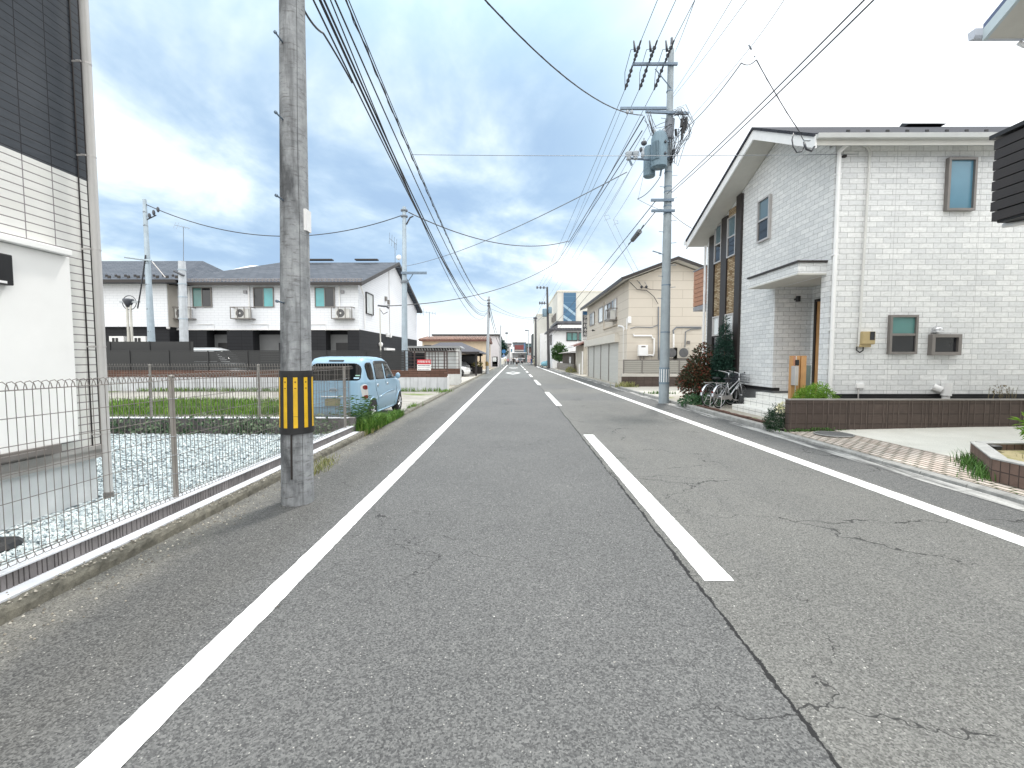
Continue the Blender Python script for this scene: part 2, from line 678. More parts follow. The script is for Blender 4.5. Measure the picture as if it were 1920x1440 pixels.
L_lime = leafmat('lime_leaf', (.08, .19, .015), (.16, .32, .03), (.26, .42, .07))
L_flower = leafmat('cream_petal', (.62, .58, .36), (.74, .70, .52), (.5, .55, .25))
L_tree = leafmat('tree_leaf', (.018, .055, .015), (.04, .10, .024), (.07, .15, .04))


# ---------------------------------------------------------------- asphalt
def asphalt():
    m, n, b = newmat('asphalt')
    p = n.pos()
    x, y, z = n.xyz(p)
    wob = n.m('SUBTRACT', n.noise(n.comb(0.0, y, 0.0), .35, 3, .6), .5)
    fin = n.m('SUBTRACT', n.noise(p, 5.0, 7, .78), .5)
    joint = n.m('ADD', n.m('ADD', 1.20, n.m('MULTIPLY', n.mr(y, 1.5, 14, 0, 1), .16)), n.m('ADD', n.m('MULTIPLY', wob, .12), n.m('MULTIPLY', fin, .075)))
    dj = n.m('SUBTRACT', x, joint)
    right = n.mr(dj, -.01, .01)
    # aggregate
    stones = n.vor(p, 125, 'F1', 'Color')
    sv, _, _ = n.xyz(stones)
    sd = n.vor(p, 125, 'F1', 'Distance')
    blot = n.noise(p, .55, 5, .6)
    blot2 = n.noise(n.vm('MULTIPLY', p, (1.0, .18, 1.0)), 1.9, 4, .6)
    left_c = n.mix(n.mr(blot, .34, .66), (.082, .084, .086), (.122, .123, .123))
    right_c = n.mix(n.mr(blot, .3, .7), (.136, .134, .122), (.190, .186, .170))
    c = n.mix(right, left_c, right_c)
    # wheel path streaks
    c = n.mix(n.m('MULTIPLY', n.mr(blot2, .45, .7), .32), c, (.085, .085, .088))
    # shoulders outside the edge lines
    ls = n.mr(n.m('ADD', x, n.m('MULTIPLY', fin, .25)), -1.62, -1.95)
    c = n.mix(n.m('MULTIPLY', ls, .8), c, n.mix(n.mr(n.noise(n.vm('MULTIPLY', p, (1, .45, 1)), 1.6, 5, .65), .35, .65), (.036, .0355, .033), (.080, .077, .070)))
    rs = n.mr(n.m('ADD', x, n.m('MULTIPLY', fin, .1)), 4.30, 4.38)
    c = n.mix(n.m('MULTIPLY', rs, .75), c, (.092, .094, .096))
    # sandy wash beside the left kerb
    sand = n.mr(n.m('ADD', x, n.m('ADD', n.m('MULTIPLY', fin, .5), n.m('MULTIPLY', wob, .5))), -2.42, -2.72)
    c = n.mix(n.m('MULTIPLY', sand, n.mr(n.noise(p, 7, 5, .7), .3, .62, .25, .95)), c, (.25, .235, .195))
    # newer repair panels across the right lane further on
    def band(a, d):
        return n.m('MULTIPLY', n.m('GREATER_THAN', n.m('ADD', y, n.m('MULTIPLY', fin, .25)), a), n.m('LESS_THAN', n.m('ADD', y, n.m('MULTIPLY', fin, .25)), d))
    rep = n.m('MULTIPLY', n.m('ADD', band(16.2, 19.3), band(22.5, 27.0), None, True), n.m('MULTIPLY', n.m('GREATER_THAN', x, 1.25), n.m('LESS_THAN', x, 4.9)))
    c = n.mix(n.m('MULTIPLY', rep, .55), c, (.098, .102, .108))
    far = n.m('MULTIPLY', n.m('GREATER_THAN', y, 34.0), n.m('LESS_THAN', dj, 0.0))
    c = n.mix(n.m('MULTIPLY', far, .6), c, (.165, .185, .18))
    # stone speckle
    c = n.mix(n.mr(sv, .0, 1, .0, 1.0), n.mix(.62, c, (.035, .035, .037)), n.mix(.36, c, (.33, .33, .32)))
    spk = n.m('MULTIPLY', n.m('GREATER_THAN', sv, .988), n.m('LESS_THAN', sd, .42))
    c = n.mix(n.m('MULTIPLY', spk, .8), c, (.44, .43, .40))
    pit = n.mr(n.noise(p, 85, 3, .7), .55, .66)
    c = n.mix(n.m('MULTIPLY', pit, .7), c, (.03, .03, .032))
    # cracks: the open joint, and fine transverse cracks
    cw = n.m('ADD', .002, n.m('MULTIPLY', n.mr(n.noise(n.comb(n.m('MULTIPLY', x, 3.0), y, 3.0), 5.0, 5, .75), .38, .68), .020))
    cr = n.m('LESS_THAN', n.m('ABSOLUTE', dj), cw)
    q = n.vm('ADD', n.vm('MULTIPLY', p, (.42, .95, 1.0)), n.vm('MULTIPLY', n.noise(p, 2.2, 4, .58, 0, True), (.5, .5, 0)))
    ed = n.vor(q, .85, 'DISTANCE_TO_EDGE')
    gate = n.mr(n.noise(n.vm('ADD', p, (5, 2, 0)), .75, 3, .6), n.m('SUBTRACT', .55, n.m('MULTIPLY', right, .12)), n.m('SUBTRACT', .68, n.m('MULTIPLY', right, .12)))
    cr2 = n.m('MULTIPLY', n.m('LESS_THAN', ed, n.m('MULTIPLY', gate, .0042)), 1.0)
    q2 = n.vm('ADD', n.vm('MULTIPLY', p, (.7, 1.0, 1.0)), n.vm('MULTIPLY', n.noise(p, 9, 4, .7, 0, True), (.06, .06, 0)))
    ed2 = n.vor(q2, 3.2, 'DISTANCE_TO_EDGE')
    gate2 = n.mr(n.noise(n.vm('ADD', p, (1, 9, 0)), 1.3, 3, .6), .56, .66)
    cr3 = n.m('LESS_THAN', ed2, n.m('MULTIPLY', gate2, .008))
    allc = n.m('MAXIMUM', cr, n.m('MAXIMUM', n.m('MULTIPLY', cr2, .8), n.m('MULTIPLY', cr3, .35)))
    c = n.mix(allc, c, (.016, .016, .017))
    h = n.m('SUBTRACT', n.m('SUBTRACT', n.m('MULTIPLY', sv, .5), n.m('MULTIPLY', sd, .8)), n.m('MULTIPLY', allc, 2.0))
    setb(n, b, c, .82, 0, .35, n.bump(h, .55, .006))
    return m


def paint():
    m, n, b = newmat('road_paint')
    p = n.pos()
    f = n.noise(p, 3, 5, .6)
    c = n.mix(n.mr(f, .3, .7), (.74, .74, .73), (.86, .86, .86))
    wear = n.m('MULTIPLY', n.mr(n.noise(p, 26, 4, .7), .60, .70), n.mr(n.noise(p, 1.1, 3), .44, .58))
    c = n.mix(n.m('MULTIPLY', wear, .6), c, (.25, .25, .25))
    setb(n, b, c, .6, 0, .4, n.bump(n.noise(p, 90, 3, .6), .2, .004))
    return m


M_asph = asphalt()
M_paint = paint()


def soil(name, base, alt, grass, gscale, glo, ghi, fine=60):
    m, n, b = newmat(name)
    p = n.pos()
    f = n.noise(p, 1.4, 6, .65)
    c = n.mix(n.mr(f, .3, .7), base, alt)
    c = n.mix(n.m('MULTIPLY', n.mr(n.noise(p, fine, 3, .7), .5, .7), .45), c, tuple(v * .45 for v in base))
    if grass:
        g = n.mr(n.noise(p, gscale, 5, .65), glo, ghi)
        c = n.mix(g, c, grass)
    setb(n, b, c, .95, 0, .15, n.bump(n.noise(p, 40, 5, .7), .5, .015))
    return m


M_ground = soil('earth', (.28, .26, .22), (.36, .34, .30), None, 1, 0, 1)
M_lot = soil('dry_lot', (.25, .24, .22), (.38, .365, .335), (.12, .17, .04), .30, .55, .63, 30)
M_parking = soil('pale_forecourt', (.42, .40, .36), (.52, .50, .46), None, 1, 0, 1, 50)
M_sidewalk = soil('dusty_verge', (.36, .33, .28), (.46, .43, .38), (.20, .22, .09), .9, .58, .66, 50)


def gravel_mat():
    m, n, b = newmat('gravel_bed')
    p = n.pos()
    v = n.vor(p, 28, 'F1', 'Color')
    a, _, _ = n.xyz(v)
    d = n.vor(p, 28, 'F1', 'Distance')
    c = n.mix(a, (.40, .46, .48), (.74, .80, .81))
    c = n.mix(n.mr(d, .35, .7), c, (.10, .125, .14))
    setb(n, b, c, .8, 0, .3, n.bump(n.m('MULTIPLY', d, -1.0), 1.0, .02))
    return m


M_gravel = gravel_mat()
L_stone = None


def stone_mat():
    m, n, b = newmat('gravel_stone')
    i = n.island()
    c = n.ramp(i, [(0, (.32, .38, .41)), (.35, (.58, .65, .67)), (.8, (.76, .82, .83)), (1, (.44, .47, .45))])
    setb(n, b, c, .8, 0, .3)
    return m


M_stone = stone_mat()
M_drive = soil('driveway_concrete', (.60, .585, .53), (.70, .685, .63), None, 1, 0, 1, 90)
M_paver = None


def paver_mat():
    m, n, b = newmat('brick_paver')
    p = n.pos()
    x, y, z = n.xyz(p)
    t = n.new('ShaderNodeTexBrick')
    t.offset = .5
    n.put(t.inputs['Vector'], n.comb(y, x, 0.0))
    n.put(t.inputs['Color1'], (.50, .41, .36))
    n.put(t.inputs['Color2'], (.60, .53, .48))
    n.put(t.inputs['Mortar'], (.06, .065, .04))
    for k, v in (('Scale', 1.0), ('Mortar Size', .015), ('Mortar Smooth', .2), ('Bias', 0.0), ('Brick Width', .2), ('Row Height', .1)):
        t.inputs[k].default_value = v
    c = n.mix(n.m('MULTIPLY', n.mr(n.noise(p, 6, 5, .65), .4, .7), .4), t.outputs['Color'], (.25, .22, .19))
    moss = n.mr(n.m('SUBTRACT', n.noise(p, 1.6, 4, .6), n.m('MULTIPLY', n.mr(y, 5.4, 6.8), .12)), .46, .62)
    c = n.mix(n.m('MULTIPLY', moss, n.m('MULTIPLY', t.outputs['Fac'], .9)), c, (.06, .085, .03))
    setb(n, b, c, .85, 0, .25, n.bump(n.m('MULTIPLY', t.outputs['Fac'], -1.0), .6, .01))
    return m


M_paver = paver_mat()

# ---------------------------------------------------------------- ground, road, verges
struct('ground', MB().quad((-1500, -200, -.03), (1500, -200, -.03), (1500, 3000, -.03), (-1500, 3000, -.03)), M_ground)
rd = MB()
ys = [-6, 0, 3, 6, 10, 20, 40, 80, 200]
for a, b_ in zip(ys[:-1], ys[1:]):
    rd.quad((-2.95, a, 0), (5.22, a, 0), (5.22, b_, 0), (-2.95, b_, 0))
struct('road', rd, M_asph)
rl = random.Random(3)


def line_strip(mb, x0, x1, y0, y1, step=.06, z=.004, jit=.0035):
    k = max(1, int((y1 - y0) / step))
    vs, fs = [], []
    for i in range(k + 1):
        y = y0 + (y1 - y0) * i / k
        j = jit if y < 30 else 0
        xa, xb = (x0 + (x1[0] - x0) * i / k, x1[1] + (x1[2] - x1[1]) * i / k) if isinstance(x1, tuple) else (x0, x1)
        vs += [(xa + rl.uniform(-j, j), y, z), (xb + rl.uniform(-j, j), y, z)]
    for i in range(k):
        fs.append((2 * i, 2 * i + 1, 2 * i + 3, 2 * i + 2))
    mb.add(vs, fs)


lm = MB()
line_strip(lm, -1.605, -1.44, -3, 40)
line_strip(lm, -1.605, -1.44, 40, 105, 2)
line_strip(lm, 4.06, 4.27, -3, 40)
line_strip(lm, 4.06, 4.27, 40, 84, 2)
struct('road_edge_lines', lm, M_paint)
lm = MB()
line_strip(lm, 1.285, (1.36, 1.485, 1.555), 2.98, 8.85)
line_strip(lm, 1.34, (1.355, 1.52, 1.54), 14.3, 20.1)
for a in (25.5, 36.8, 48.0, 59.4, 70.6, 82, 93):
    line_strip(lm, 1.35, 1.54, a, a + 6.0, .4)
struct('road_centre_dashes', lm, M_paint)
for (y0, y1) in ((42.5, 51), (67, 77)):
    lm = MB()
    c, hw, t = -.12, .78, .22
    ym = (y0 + y1) / 2
    o_ = [(c, y0), (c + hw, ym), (c, y1), (c - hw, ym)]
    i_ = [(c, y0 + 1.5), (c + hw - t, ym), (c, y1 - 1.5), (c - hw + t, ym)]
    lm.add([(x, y, .004) for x, y in o_ + i_], [(k, (k + 1) % 4, 4 + (k + 1) % 4, 4 + k) for k in range(4)])
    struct('road_diamond_marking', lm, M_paint)

# left kerb: old, worn, with grit on top
def rough_strip(prof, y0, y1, step, jit, r):
    mb = MB()
    k = int((y1 - y0) / step)
    m_ = len(prof)
    vs, fs = [], []
    for i in range(k + 1):
        y = y0 + (y1 - y0) * i / k
        for (x, z) in prof:
            vs.append((x + r.uniform(-jit, jit), y, max(-.02, z + r.uniform(-jit, jit))))
    for i in range(k):
        for j in range(m_ - 1):
            fs.append((i * m_ + j, i * m_ + j + 1, (i + 1) * m_ + j + 1, (i + 1) * m_ + j))
    return mb.add(vs, fs)


struct('left_kerb', rough_strip([(-2.885, -.02), (-2.892, .05), (-2.905, .072), (-2.95, .078), (-2.985, .078), (-2.99, -.02)], .5, 8.9, .04, .0055, R), M_kerb)
struct('left_kerb_far', rough_strip([(-2.88, -.02), (-2.90, .045), (-2.96, .06), (-3.06, .06), (-3.10, -.02)], 8.95, 62, .12, .010, R), M_kerb)
# grit and small stones on the left kerb and beside it
g = MB()
for _ in range(1500):
    y = R.uniform(1.2, 9)
    x = R.choice((R.uniform(-2.98, -2.90), R.gauss(-2.75, .12)))
    z = .084 if x < -2.9 else .003
    s_ = R.uniform(.003, .011)
    g.add([(x + s_, y, z), (x, y + s_, z), (x - s_, y, z), (x, y - s_, z), (x, y, z + s_)], [(0, 1, 4), (1, 2, 4), (2, 3, 4), (3, 0, 4)])
mg, nmg, bmg = newmat('grit')
setb(nmg, bmg, nmg.ramp(nmg.island(), [(0, (.10, .09, .075)), (.6, (.32, .29, .24)), (1, (.55, .52, .46))]), .9)
tag(mk('grit', g, mg, norm=False), kind='stuff')
# loose bits on the asphalt
g = MB()
for _ in range(200):
    x, y = R.uniform(-2.7, 5), 1.2 + 9 * R.random() ** 1.6
    s_ = R.uniform(.002, .0065)
    a = R.uniform(0, PI)
    ca, sa = math.cos(a) * s_, math.sin(a) * s_
    g.add([(x + ca, y + sa, .001), (x - sa, y + ca, .001), (x - ca, y - sa, .001), (x + sa, y - ca, .001), (x, y, .001 + s_ * .7)], [(0, 1, 4), (1, 2, 4), (2, 3, 4), (3, 0, 4)])
mg2, nmg2, bmg2 = newmat('pale_chips')
setb(nmg2, bmg2, nmg2.ramp(nmg2.island(), [(0, (.25, .24, .22)), (.5, (.5, .48, .45)), (1, (.75, .74, .72))]), .8)
tag(mk('stone_chips', g, mg2, norm=False), kind='stuff')

# left lots
struct('gravel_bed', MB().quad((-14, -1, .035), (-3.2, -1, .035), (-3.2, 8.72, .035), (-14, 8.72, .035)), M_gravel)
struct('vacant_lot', MB().quad((-40, 8.9, .012), (-3.06, 8.9, .012), (-3.06, 20.55, .012), (-40, 20.55, .012)), M_lot)
struct('left_forecourt', MB().quad((-12, 26.5, .02), (-3.06, 26.5, .02), (-3.06, 62, .02), (-12, 62, .02)), M_parking)
st = MB()
for _ in range(15000):
    y = R.uniform(1.9, 8.62)
    x = R.uniform(-3.24 - min(6.5, .2 + y * .75), -3.24)
    if x < -4.28 and y < 4.72:
        x = R.uniform(-4.2, -3.24)
    if x < -8.2:
        continue
    s_ = R.uniform(.009, .022) * (1 if y < 6 else 1.35)
    p = [Vector((R.uniform(.7, 1.2), 0, 0)), Vector((0, R.uniform(.7, 1.3), 0)), Vector((-R.uniform(.7, 1.2), 0, 0)), Vector((0, -R.uniform(.7, 1.3), 0)), Vector((R.uniform(-.3, .3), R.uniform(-.3, .3), R.uniform(.6, 1.0))), Vector((0, 0, -.5))]
    rot = Euler((R.uniform(-.6, .6), R.uniform(-.6, .6), R.uniform(0, 6))).to_matrix()
    st.add([(rot @ q) * s_ + Vector((x, y, .042 + R.uniform(0, .012))) for q in p], [(0, 1, 4), (1, 2, 4), (2, 3, 4), (3, 0, 4), (1, 0, 5), (2, 1, 5), (3, 2, 5), (0, 3, 5)])
tag(mk('gravel', st, M_stone, norm=False), kind='stuff')

# right side: gutter, kerb, pavers, driveway, verge
m_gt, n_, b_gt = newmat('worn_gutter')
p_ = n_.pos()
sv_ = n_.noise(n_.vm('MULTIPLY', p_, (7, .7, 1)), 1.0, 5, .7)
c_ = n_.mix(n_.mr(sv_, .42, .60), (.10, .10, .10), (.46, .455, .44))
c_ = n_.mix(n_.m('MULTIPLY', n_.mr(n_.noise(p_, 60, 3, .7), .5, .7), .4), c_, (.08, .08, .08))
setb(n_, b_gt, c_, .9, 0, .3, n_.bump(n_.noise(p_, 50, 5, .7), .4, .01))
gq = MB()
for i in range(59):
    y0 = -3 + i * .62
    gq.quad((4.985, y0, .004), (5.205, y0, .012), (5.205, y0 + .612, .012), (4.985, y0 + .612, .004))
gq.quad((4.985, 33.6, .004), (5.205, 33.6, .012), (5.205, 70, .012), (4.985, 70, .004))
struct('right_gutter', gq, m_gt)
kb = MB()
y = -2.0
while y < 66:
    low = 3.2 < y < 9.2
    h = .05 if low else .10
    kb.prism([(5.232, -.02), (5.24, h - .012), (5.255, h), (5.36, h), (5.36, -.02)], 'y', y + .004, y + .596)
    y += .6
struct('right_kerb', kb, mat('kerb_stone', (.34, .335, .32), .9, .3, 7, bump=.4, fine=.5, streak=.3))
struct('right_paving', MB().quad((5.36, 3.4, .055), (6.35, 3.4, .075), (6.35, 8.88, .075), (5.36, 8.88, .055)), M_paver)
dr = MB()
dr.add([(6.35, -2, .078), (9, -2, .12), (20, -2, .2), (20, 9.0, .26), (9, 9.0, .14), (6.35, 9.0, .078)], [(0, 1, 4, 5), (1, 2, 3, 4)])
struct('driveway', dr, M_drive)
struct('right_verge', MB().quad((5.36, 9.05, .085), (7.2, 9.05, .085), (7.2, 17.2, .085), (5.36, 17.2, .085)), M_sidewalk)
struct('right_forecourt', MB().quad((5.36, 17.2, .07), (30, 17.2, .07), (30, 23.0, .07), (5.36, 23.0, .07)), M_parking)
struct('right_verge_far', MB().quad((5.36, 23.0, .06), (7, 23.0, .06), (7, 66, .06), (5.36, 66, .06)), M_sidewalk)
# red brick edging in front of the white steps
be = MB()
y = 9.7
while y < 13.4:
    be.box(5.44, 5.54, y, y + .2, .07, .128 + R.uniform(-.008, .008))
    y += .21
struct('paving_edge_bricks', be, M_brownstrip)
# ================================================================ LEFT SIDE
# ---- ribbed block walls carrying the mesh fence
def rib_wall_profile(a, d, depth, step, r):
    """fluted outline between a and d along one axis; returns offsets"""
    pts = []
    t = a
    while t < d - 1e-6:
        w_ = r.choice((.016, .022, .028, .04))
        pts += [(t, depth), (min(t + w_, d), depth)]
        t += w_
        pts += [(min(t, d), depth - .010), (min(t + .009, d), depth - .010)]
        t += .009
    return pts


wl = thing('block_wall', 'low grey ribbed block wall with white cap along the left kerb', 'wall', (-3.1, 5, 0))
pr = rib_wall_profile(.5, 8.7, .0, .03, R)
poly = [(-3.10 + dpt, yy) for yy, dpt in pr]
poly = poly + [(-3.21, 8.7), (-3.21, .5)]
mk('ribbed_face', MB().prism(poly, 'z', .087, .185), M_ribblock, wl)
mk('cap', MB().box(-3.215, -3.092, .5, 8.705, .185, .20), M_ftop, wl, bevel=.004)
mk('footing', MB().box(-3.12, -2.992, .5, 8.70, -.02, .0865), M_ftop, wl)
wl = thing('block_wall', 'grey ribbed block wall with vines between gravel yard and vacant lot', 'wall', (-6, 8.75, 0))
pr = rib_wall_profile(-9.5, -3.215, .0, .03, R)
poly = [(xx, 8.715 - dpt - .0) for xx, dpt in pr] + [(-3.215, 8.83), (-9.5, 8.83)]
mk('ribbed_face', MB().prism(poly, 'z', -.02, .335), M_ribblock, wl)
mk('cap', MB().box(-9.5, -3.21, 8.70, 8.835, .335, .352), M_ftop, wl, bevel=.004)
pr = rib_wall_profile(8.705, 8.835, 0, .03, R)
poly = [(-3.10 + dpt, yy) for yy, dpt in pr] + [(-3.21, 8.835), (-3.21, 8.706)]
mk('end_block', MB().prism(poly, 'z', .0, .352), M_ribblock, wl)


# ---- mesh fence
def mesh_fence(name, label, A, B, z0, z1, posts, ndir, first=0.0):
    """wire panels between A and B (xy); ndir = side the curls fold to"""
    A, B = Vector((*A, 0)), Vector((*B, 0))
    u = (B - A)
    L = u.length
    u.normalize()
    nd = Vector((*ndir, 0))
    t = thing(name, label, 'fence', (A + B) / 2)
    wv = MB()
    k = int(L / .0525)
    for i in range(k + 1):
        p = A + u * (i * .0525 + .01)
        s2 = u * .026

        def q(dn, z, du=0.0):
            return p + nd * dn + u * du + Vector((0, 0, z))
        wv.tube([q(.045, z0 + .05, .02), q(.05, z0 + .022, .012), q(.02, z0 + .008), q(0, z0 + .04), q(0, z1 - .05), q(.012, z1 - .012), q(.034, z1 - .004, .008), q(.052, z1 - .025, .018), q(.056, z1 - .058, .022)], .0029, 4, caps=False)
    mk('vertical_wires', wv, M_wire, t, smooth=True, norm=False)
    hw = MB()
    nrow = 7
    for j in range(nrow):
        z = z0 + .05 + (z1 - z0 - .11) * j / (nrow - 1)
        hw.tube([A + Vector((0, 0, z)) + nd * .003, B + Vector((0, 0, z)) + nd * .003], .0028, 5)
    for z in (z1 - .058,):
        hw.tube([A + nd * .056 + Vector((0, 0, z)), B + nd * .056 + Vector((0, 0, z))], .0028, 5)
    hw.tube([A + nd * .046 + Vector((0, 0, z0 + .05)), B + nd * .046 + Vector((0, 0, z0 + .05))], .0028, 5)
    mk('horizontal_wires', hw, M_wire, t, smooth=True, norm=False)
    for d in posts:
        c = A + u * d - nd * .034
        po = MB().tube([(c.x, c.y, z0 - .12), (c.x, c.y, z1 - .035)], .0235, 10)
        pp = mk('post', po, M_post, t, smooth='auto')
        mk('post_cap', MB().lathe([(.025, z1 - .035), (.026, z1 - .02), (.012, z1 - .012)], (c.x, c.y, 0), 10), M_post, pp, smooth=True)
        for j in range(1, nrow - 1):
            cl = MB()
            z = z0 + .05 + (z1 - z0 - .11) * j / (nrow - 1)
            cl.tube([c - u * .027 + Vector((0, 0, z)), c + nd * .036 - u * .02 + Vector((0, 0, z)), c + nd * .04 + Vector((0, 0, z)), c + nd * .036 + u * .02 + Vector((0, 0, z)), c + u * .027 + Vector((0, 0, z))], .004, 5)
            mk('clip', cl, M_grey, pp)
    return t


mesh_fence('mesh_fence', 'brown wire mesh fence on the low wall beside the road', (-3.15, 1.2), (-3.15, 8.66), .20, 1.36, [1.0, 2.99, 5.05, 7.28], (1, 0))
mesh_fence('mesh_fence', 'brown wire mesh fence at the back of the gravel yard', (-9.0, 8.77), (-3.2, 8.77), .35, 1.40, [1.9, 4.02], (0, -1))

# ---- striped concrete pole with the striped guard
tp = thing('utility_pole', 'weathered concrete pole with black and yellow striped guard by left kerb', 'utility pole', (-2.265, 4.66, 0))
tilt = .0153


def lp(z, dx=0, dy=0):
    return (-2.265 + tilt * z + dx, 4.66 + dy, z)


def lr(z):
    return .158 - .0083 * z


mpole, npl, bpl = newmat('pole_concrete')
p_ = npl.pos()
x_, y_, z_ = npl.xyz(p_)
cn_ = npl.mix(npl.mr(npl.noise(p_, 7, 5, .65), .3, .7), (.215, .226, .238), (.40, .415, .43))
ver = npl.noise(npl.comb(npl.m('MULTIPLY', x_, 14.0), npl.m('MULTIPLY', y_, 14.0), npl.m('MULTIPLY', z_, 1.3)), 1.0, 5, .65)
cn_ = npl.mix(npl.m('MULTIPLY', npl.mr(ver, .50, .66), .5), cn_, (.09, .092, .097))
hor = npl.noise(npl.vm('MULTIPLY', p_, (9, 9, 42)), 1.0, 4, .7)
cn_ = npl.mix(npl.m('MULTIPLY', npl.mr(hor, .54, .68), .6), cn_, (.085, .076, .08))
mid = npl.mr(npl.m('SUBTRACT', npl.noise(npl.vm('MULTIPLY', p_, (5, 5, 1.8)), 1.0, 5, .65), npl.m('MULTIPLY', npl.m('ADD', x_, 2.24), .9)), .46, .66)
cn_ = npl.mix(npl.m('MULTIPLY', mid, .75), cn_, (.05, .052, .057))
setb(npl, bpl, cn_, .9, 0, .3, npl.bump(npl.noise(p_, 60, 6, .7), .35, .006))
mk('shaft', MB().tube([lp(z) for z in (-.1, .6, 1.5, 3, 5, 7, 9)], [lr(z) for z in (-.1, .6, 1.5, 3, 5, 7, 9)], 40), mpole, tp, smooth='auto')
# seam and earth conduit on the front
mk('seam', MB().tube([lp(z, lr(z) * math.sin(.75 + .03 * math.sin(z * 3)), -lr(z) * math.cos(.75 + .03 * math.sin(z * 3))) for z in [i * .25 for i in range(0, 30)]], .0022, 4), M_black, tp)
mk('ground_strip', MB().tube([lp(z, lr(z) * math.sin(.10), -lr(z) * math.cos(.10)) for z in (.28, .4, .6, .73)], .011, 5), M_dark, tp)
# guard wrap


def wrap(mb, a0, a1, z0, z1, dr_, n=24):
    vs, fs = [], []
    for i in range(n + 1):
        a = a0 + (a1 - a0) * i / n
        for z in (z0, z1):
            r_ = lr(z) + dr_
            q = lp(z)
            vs.append((q[0] + r_ * math.sin(a), q[1] - r_ * math.cos(a), z))
    for i in range(n):
        fs.append((2 * i, 2 * i + 2, 2 * i + 3, 2 * i + 1))
    mb.add(vs, fs)


mgd = mat('guard_black', (.018, .018, .02), .65, .25, 9, bump=.2)
myl = mat('guard_yellow', (.72, .44, .012), .5, .16, 7, bump=.1, fine=.08)
gm = MB()
wrap(gm, -PI, PI, .735, 1.375, .009, 48)
wrap(gm, -PI, PI, .735, .79, .013, 48)
wrap(gm, -PI, PI, 1.32, 1.375, .013, 48)
gw = mk('striped_guard', gm, mgd, tp, smooth='auto', norm=False)
ys_ = MB()
for k in range(10):
    a = k * 2 * PI / 10 + .38
    wrap(ys_, a - .125, a + .125, .80, 1.31, .012, 6)
mk('yellow_stripes', ys_, myl, gw, norm=False)
tx = MB()
for k in (0, 1, 9):
    a = k * 2 * PI / 10 + .38
    wrap(tx, a - .05, a + .05, 1.255, 1.27, .0135, 3)
    wrap(tx, a - .06, a + .06, 1.195, 1.205, .0135, 3)
wrap(tx, -.125 + .38, .125 + .38, .915, .919, .0135, 3)
mk('faded_marks', tx, mat('faded_brown', (.22, .10, .02), .7), gw, norm=False)
for z in (2.05, 3.05, 3.82, 4.55, 5.3):
    sx = -1
    mk('step_bolt', MB().tube([lp(z, -lr(z) * .36, -lr(z) * .90), lp(z, -lr(z) * .36, -lr(z) * .9 - .13)], .008, 8).tube([lp(z, -lr(z) * .36, -lr(z) * .9 - .13), lp(z, -lr(z) * .36, -lr(z) * .9 - .145)], .015, 8), M_galv, tp, smooth=True)
mk('number_plate', MB().hexa([lp(2.78, lr(2.8) * .8, -.06), lp(2.78, lr(2.8) * .8, .05), lp(2.78, lr(2.8) + .012, .05), lp(2.78, lr(2.8) + .012, -.06), lp(2.99, lr(2.9) * .8, -.06), lp(2.99, lr(2.9) * .8, .05), lp(2.99, lr(2.9) + .012, .05), lp(2.99, lr(2.9) + .012, -.06)]), M_white, tp)

# ---- near left building
fb = Face((-4.35, 0, 0), (0, 1, 0), (1, 0, 0))
tb = thing('house', 'near left house with cream lower and black upper tile siding', 'house', (-7, 0, 0))
mk('lower_wall', MB().box(-12, -4.35, -6, 4.70, .60, 3.3), M_tilecream, tb)
mk('upper_wall', MB().box(-12, -4.352, -6, 4.702, 3.3, 6.2), M_tileblack, tb)
mk('foundation', MB().box(-11.9, -4.385, -6, 4.68, -.02, .47), mat('white_render', (.66, .68, .69), .9, .07, 6, bump=.35, fine=.1), tb)
fl = MB().box(-12, -4.33, -6, 4.76, .47, .52)
fl.box(-12, -4.318, -6, 4.765, .56, .60)
fl.box(-12, -4.342, -6, 4.75, .52, .56)
mk('base_flashing', fl, mat('grey_flashing', (.40, .385, .37), .5, .1, 5), tb)
rf = MB().prism([(-3.95, 6.05), (-3.95, 6.17), (-8.2, 8.0), (-12.4, 6.17), (-12.4, 6.05), (-8.2, 7.86)], 'y', -6.4, 5.1)
mk('roof', rf, M_roof_dark, tb)
mk('gable_wall', MB().prism([(-4.36, 6.2), (-8.2, 7.8), (-11.9, 6.2)], 'y', 4.5, 4.74), M_tileblack, tb)
mk('shadow_joint', MB().box(-4.35, -4.343, 4.607, 4.617, .60, 6.2), M_dark, tb)  # dark strip drawing the shadow joint in the siding beside the downpipe
# white roller shutter box and shutter
shp = MB()
fb.box(shp, 1.5, 4.40, .0, .075, .70, 2.47)
sh = mk('shutter_panel', shp, mat('shutter_white', (.86, .86, .85), .55, .03, 2), tb, bevel=.006)
shb = MB()
fb.box(shb, 1.48, 4.375, .0, .13, 2.475, 2.53)
mk('shutter_top', shb, mat('shutter_white', (.80, .80, .79)), sh, bevel=.006)
sil = MB()
fb.box(sil, 1.5, 4.20, .0, .10, .62, .70)
fb.box(sil, 1.5, 4.05, .10, .13, .64, .68)
mk('sill', sil, M_bronze, sh)
# black wall box with small white label
bxm = MB()
fb.box(bxm, 3.20, 3.84, .076, .14, 2.11, 2.365)
bx = mk('wall_box', bxm, M_black, tb, bevel=.008, label='black wall box with a white label strip')
lb = MB()
fb.box(lb, 3.715, 3.785, .1405, .143, 2.12, 2.14)
mk('label_strip', lb, M_white, bx)
mk('emblem', MB().add([fb.p(3.66, .142, 2.255), fb.p(3.69, .142, 2.255), fb.p(3.682, .142, 2.28), fb.p(3.675, .142, 2.295), fb.p(3.668, .142, 2.28)], [(0, 1, 2, 3, 4)]), mat('grey_green', (.10, .14, .13), .5), bx, norm=False)
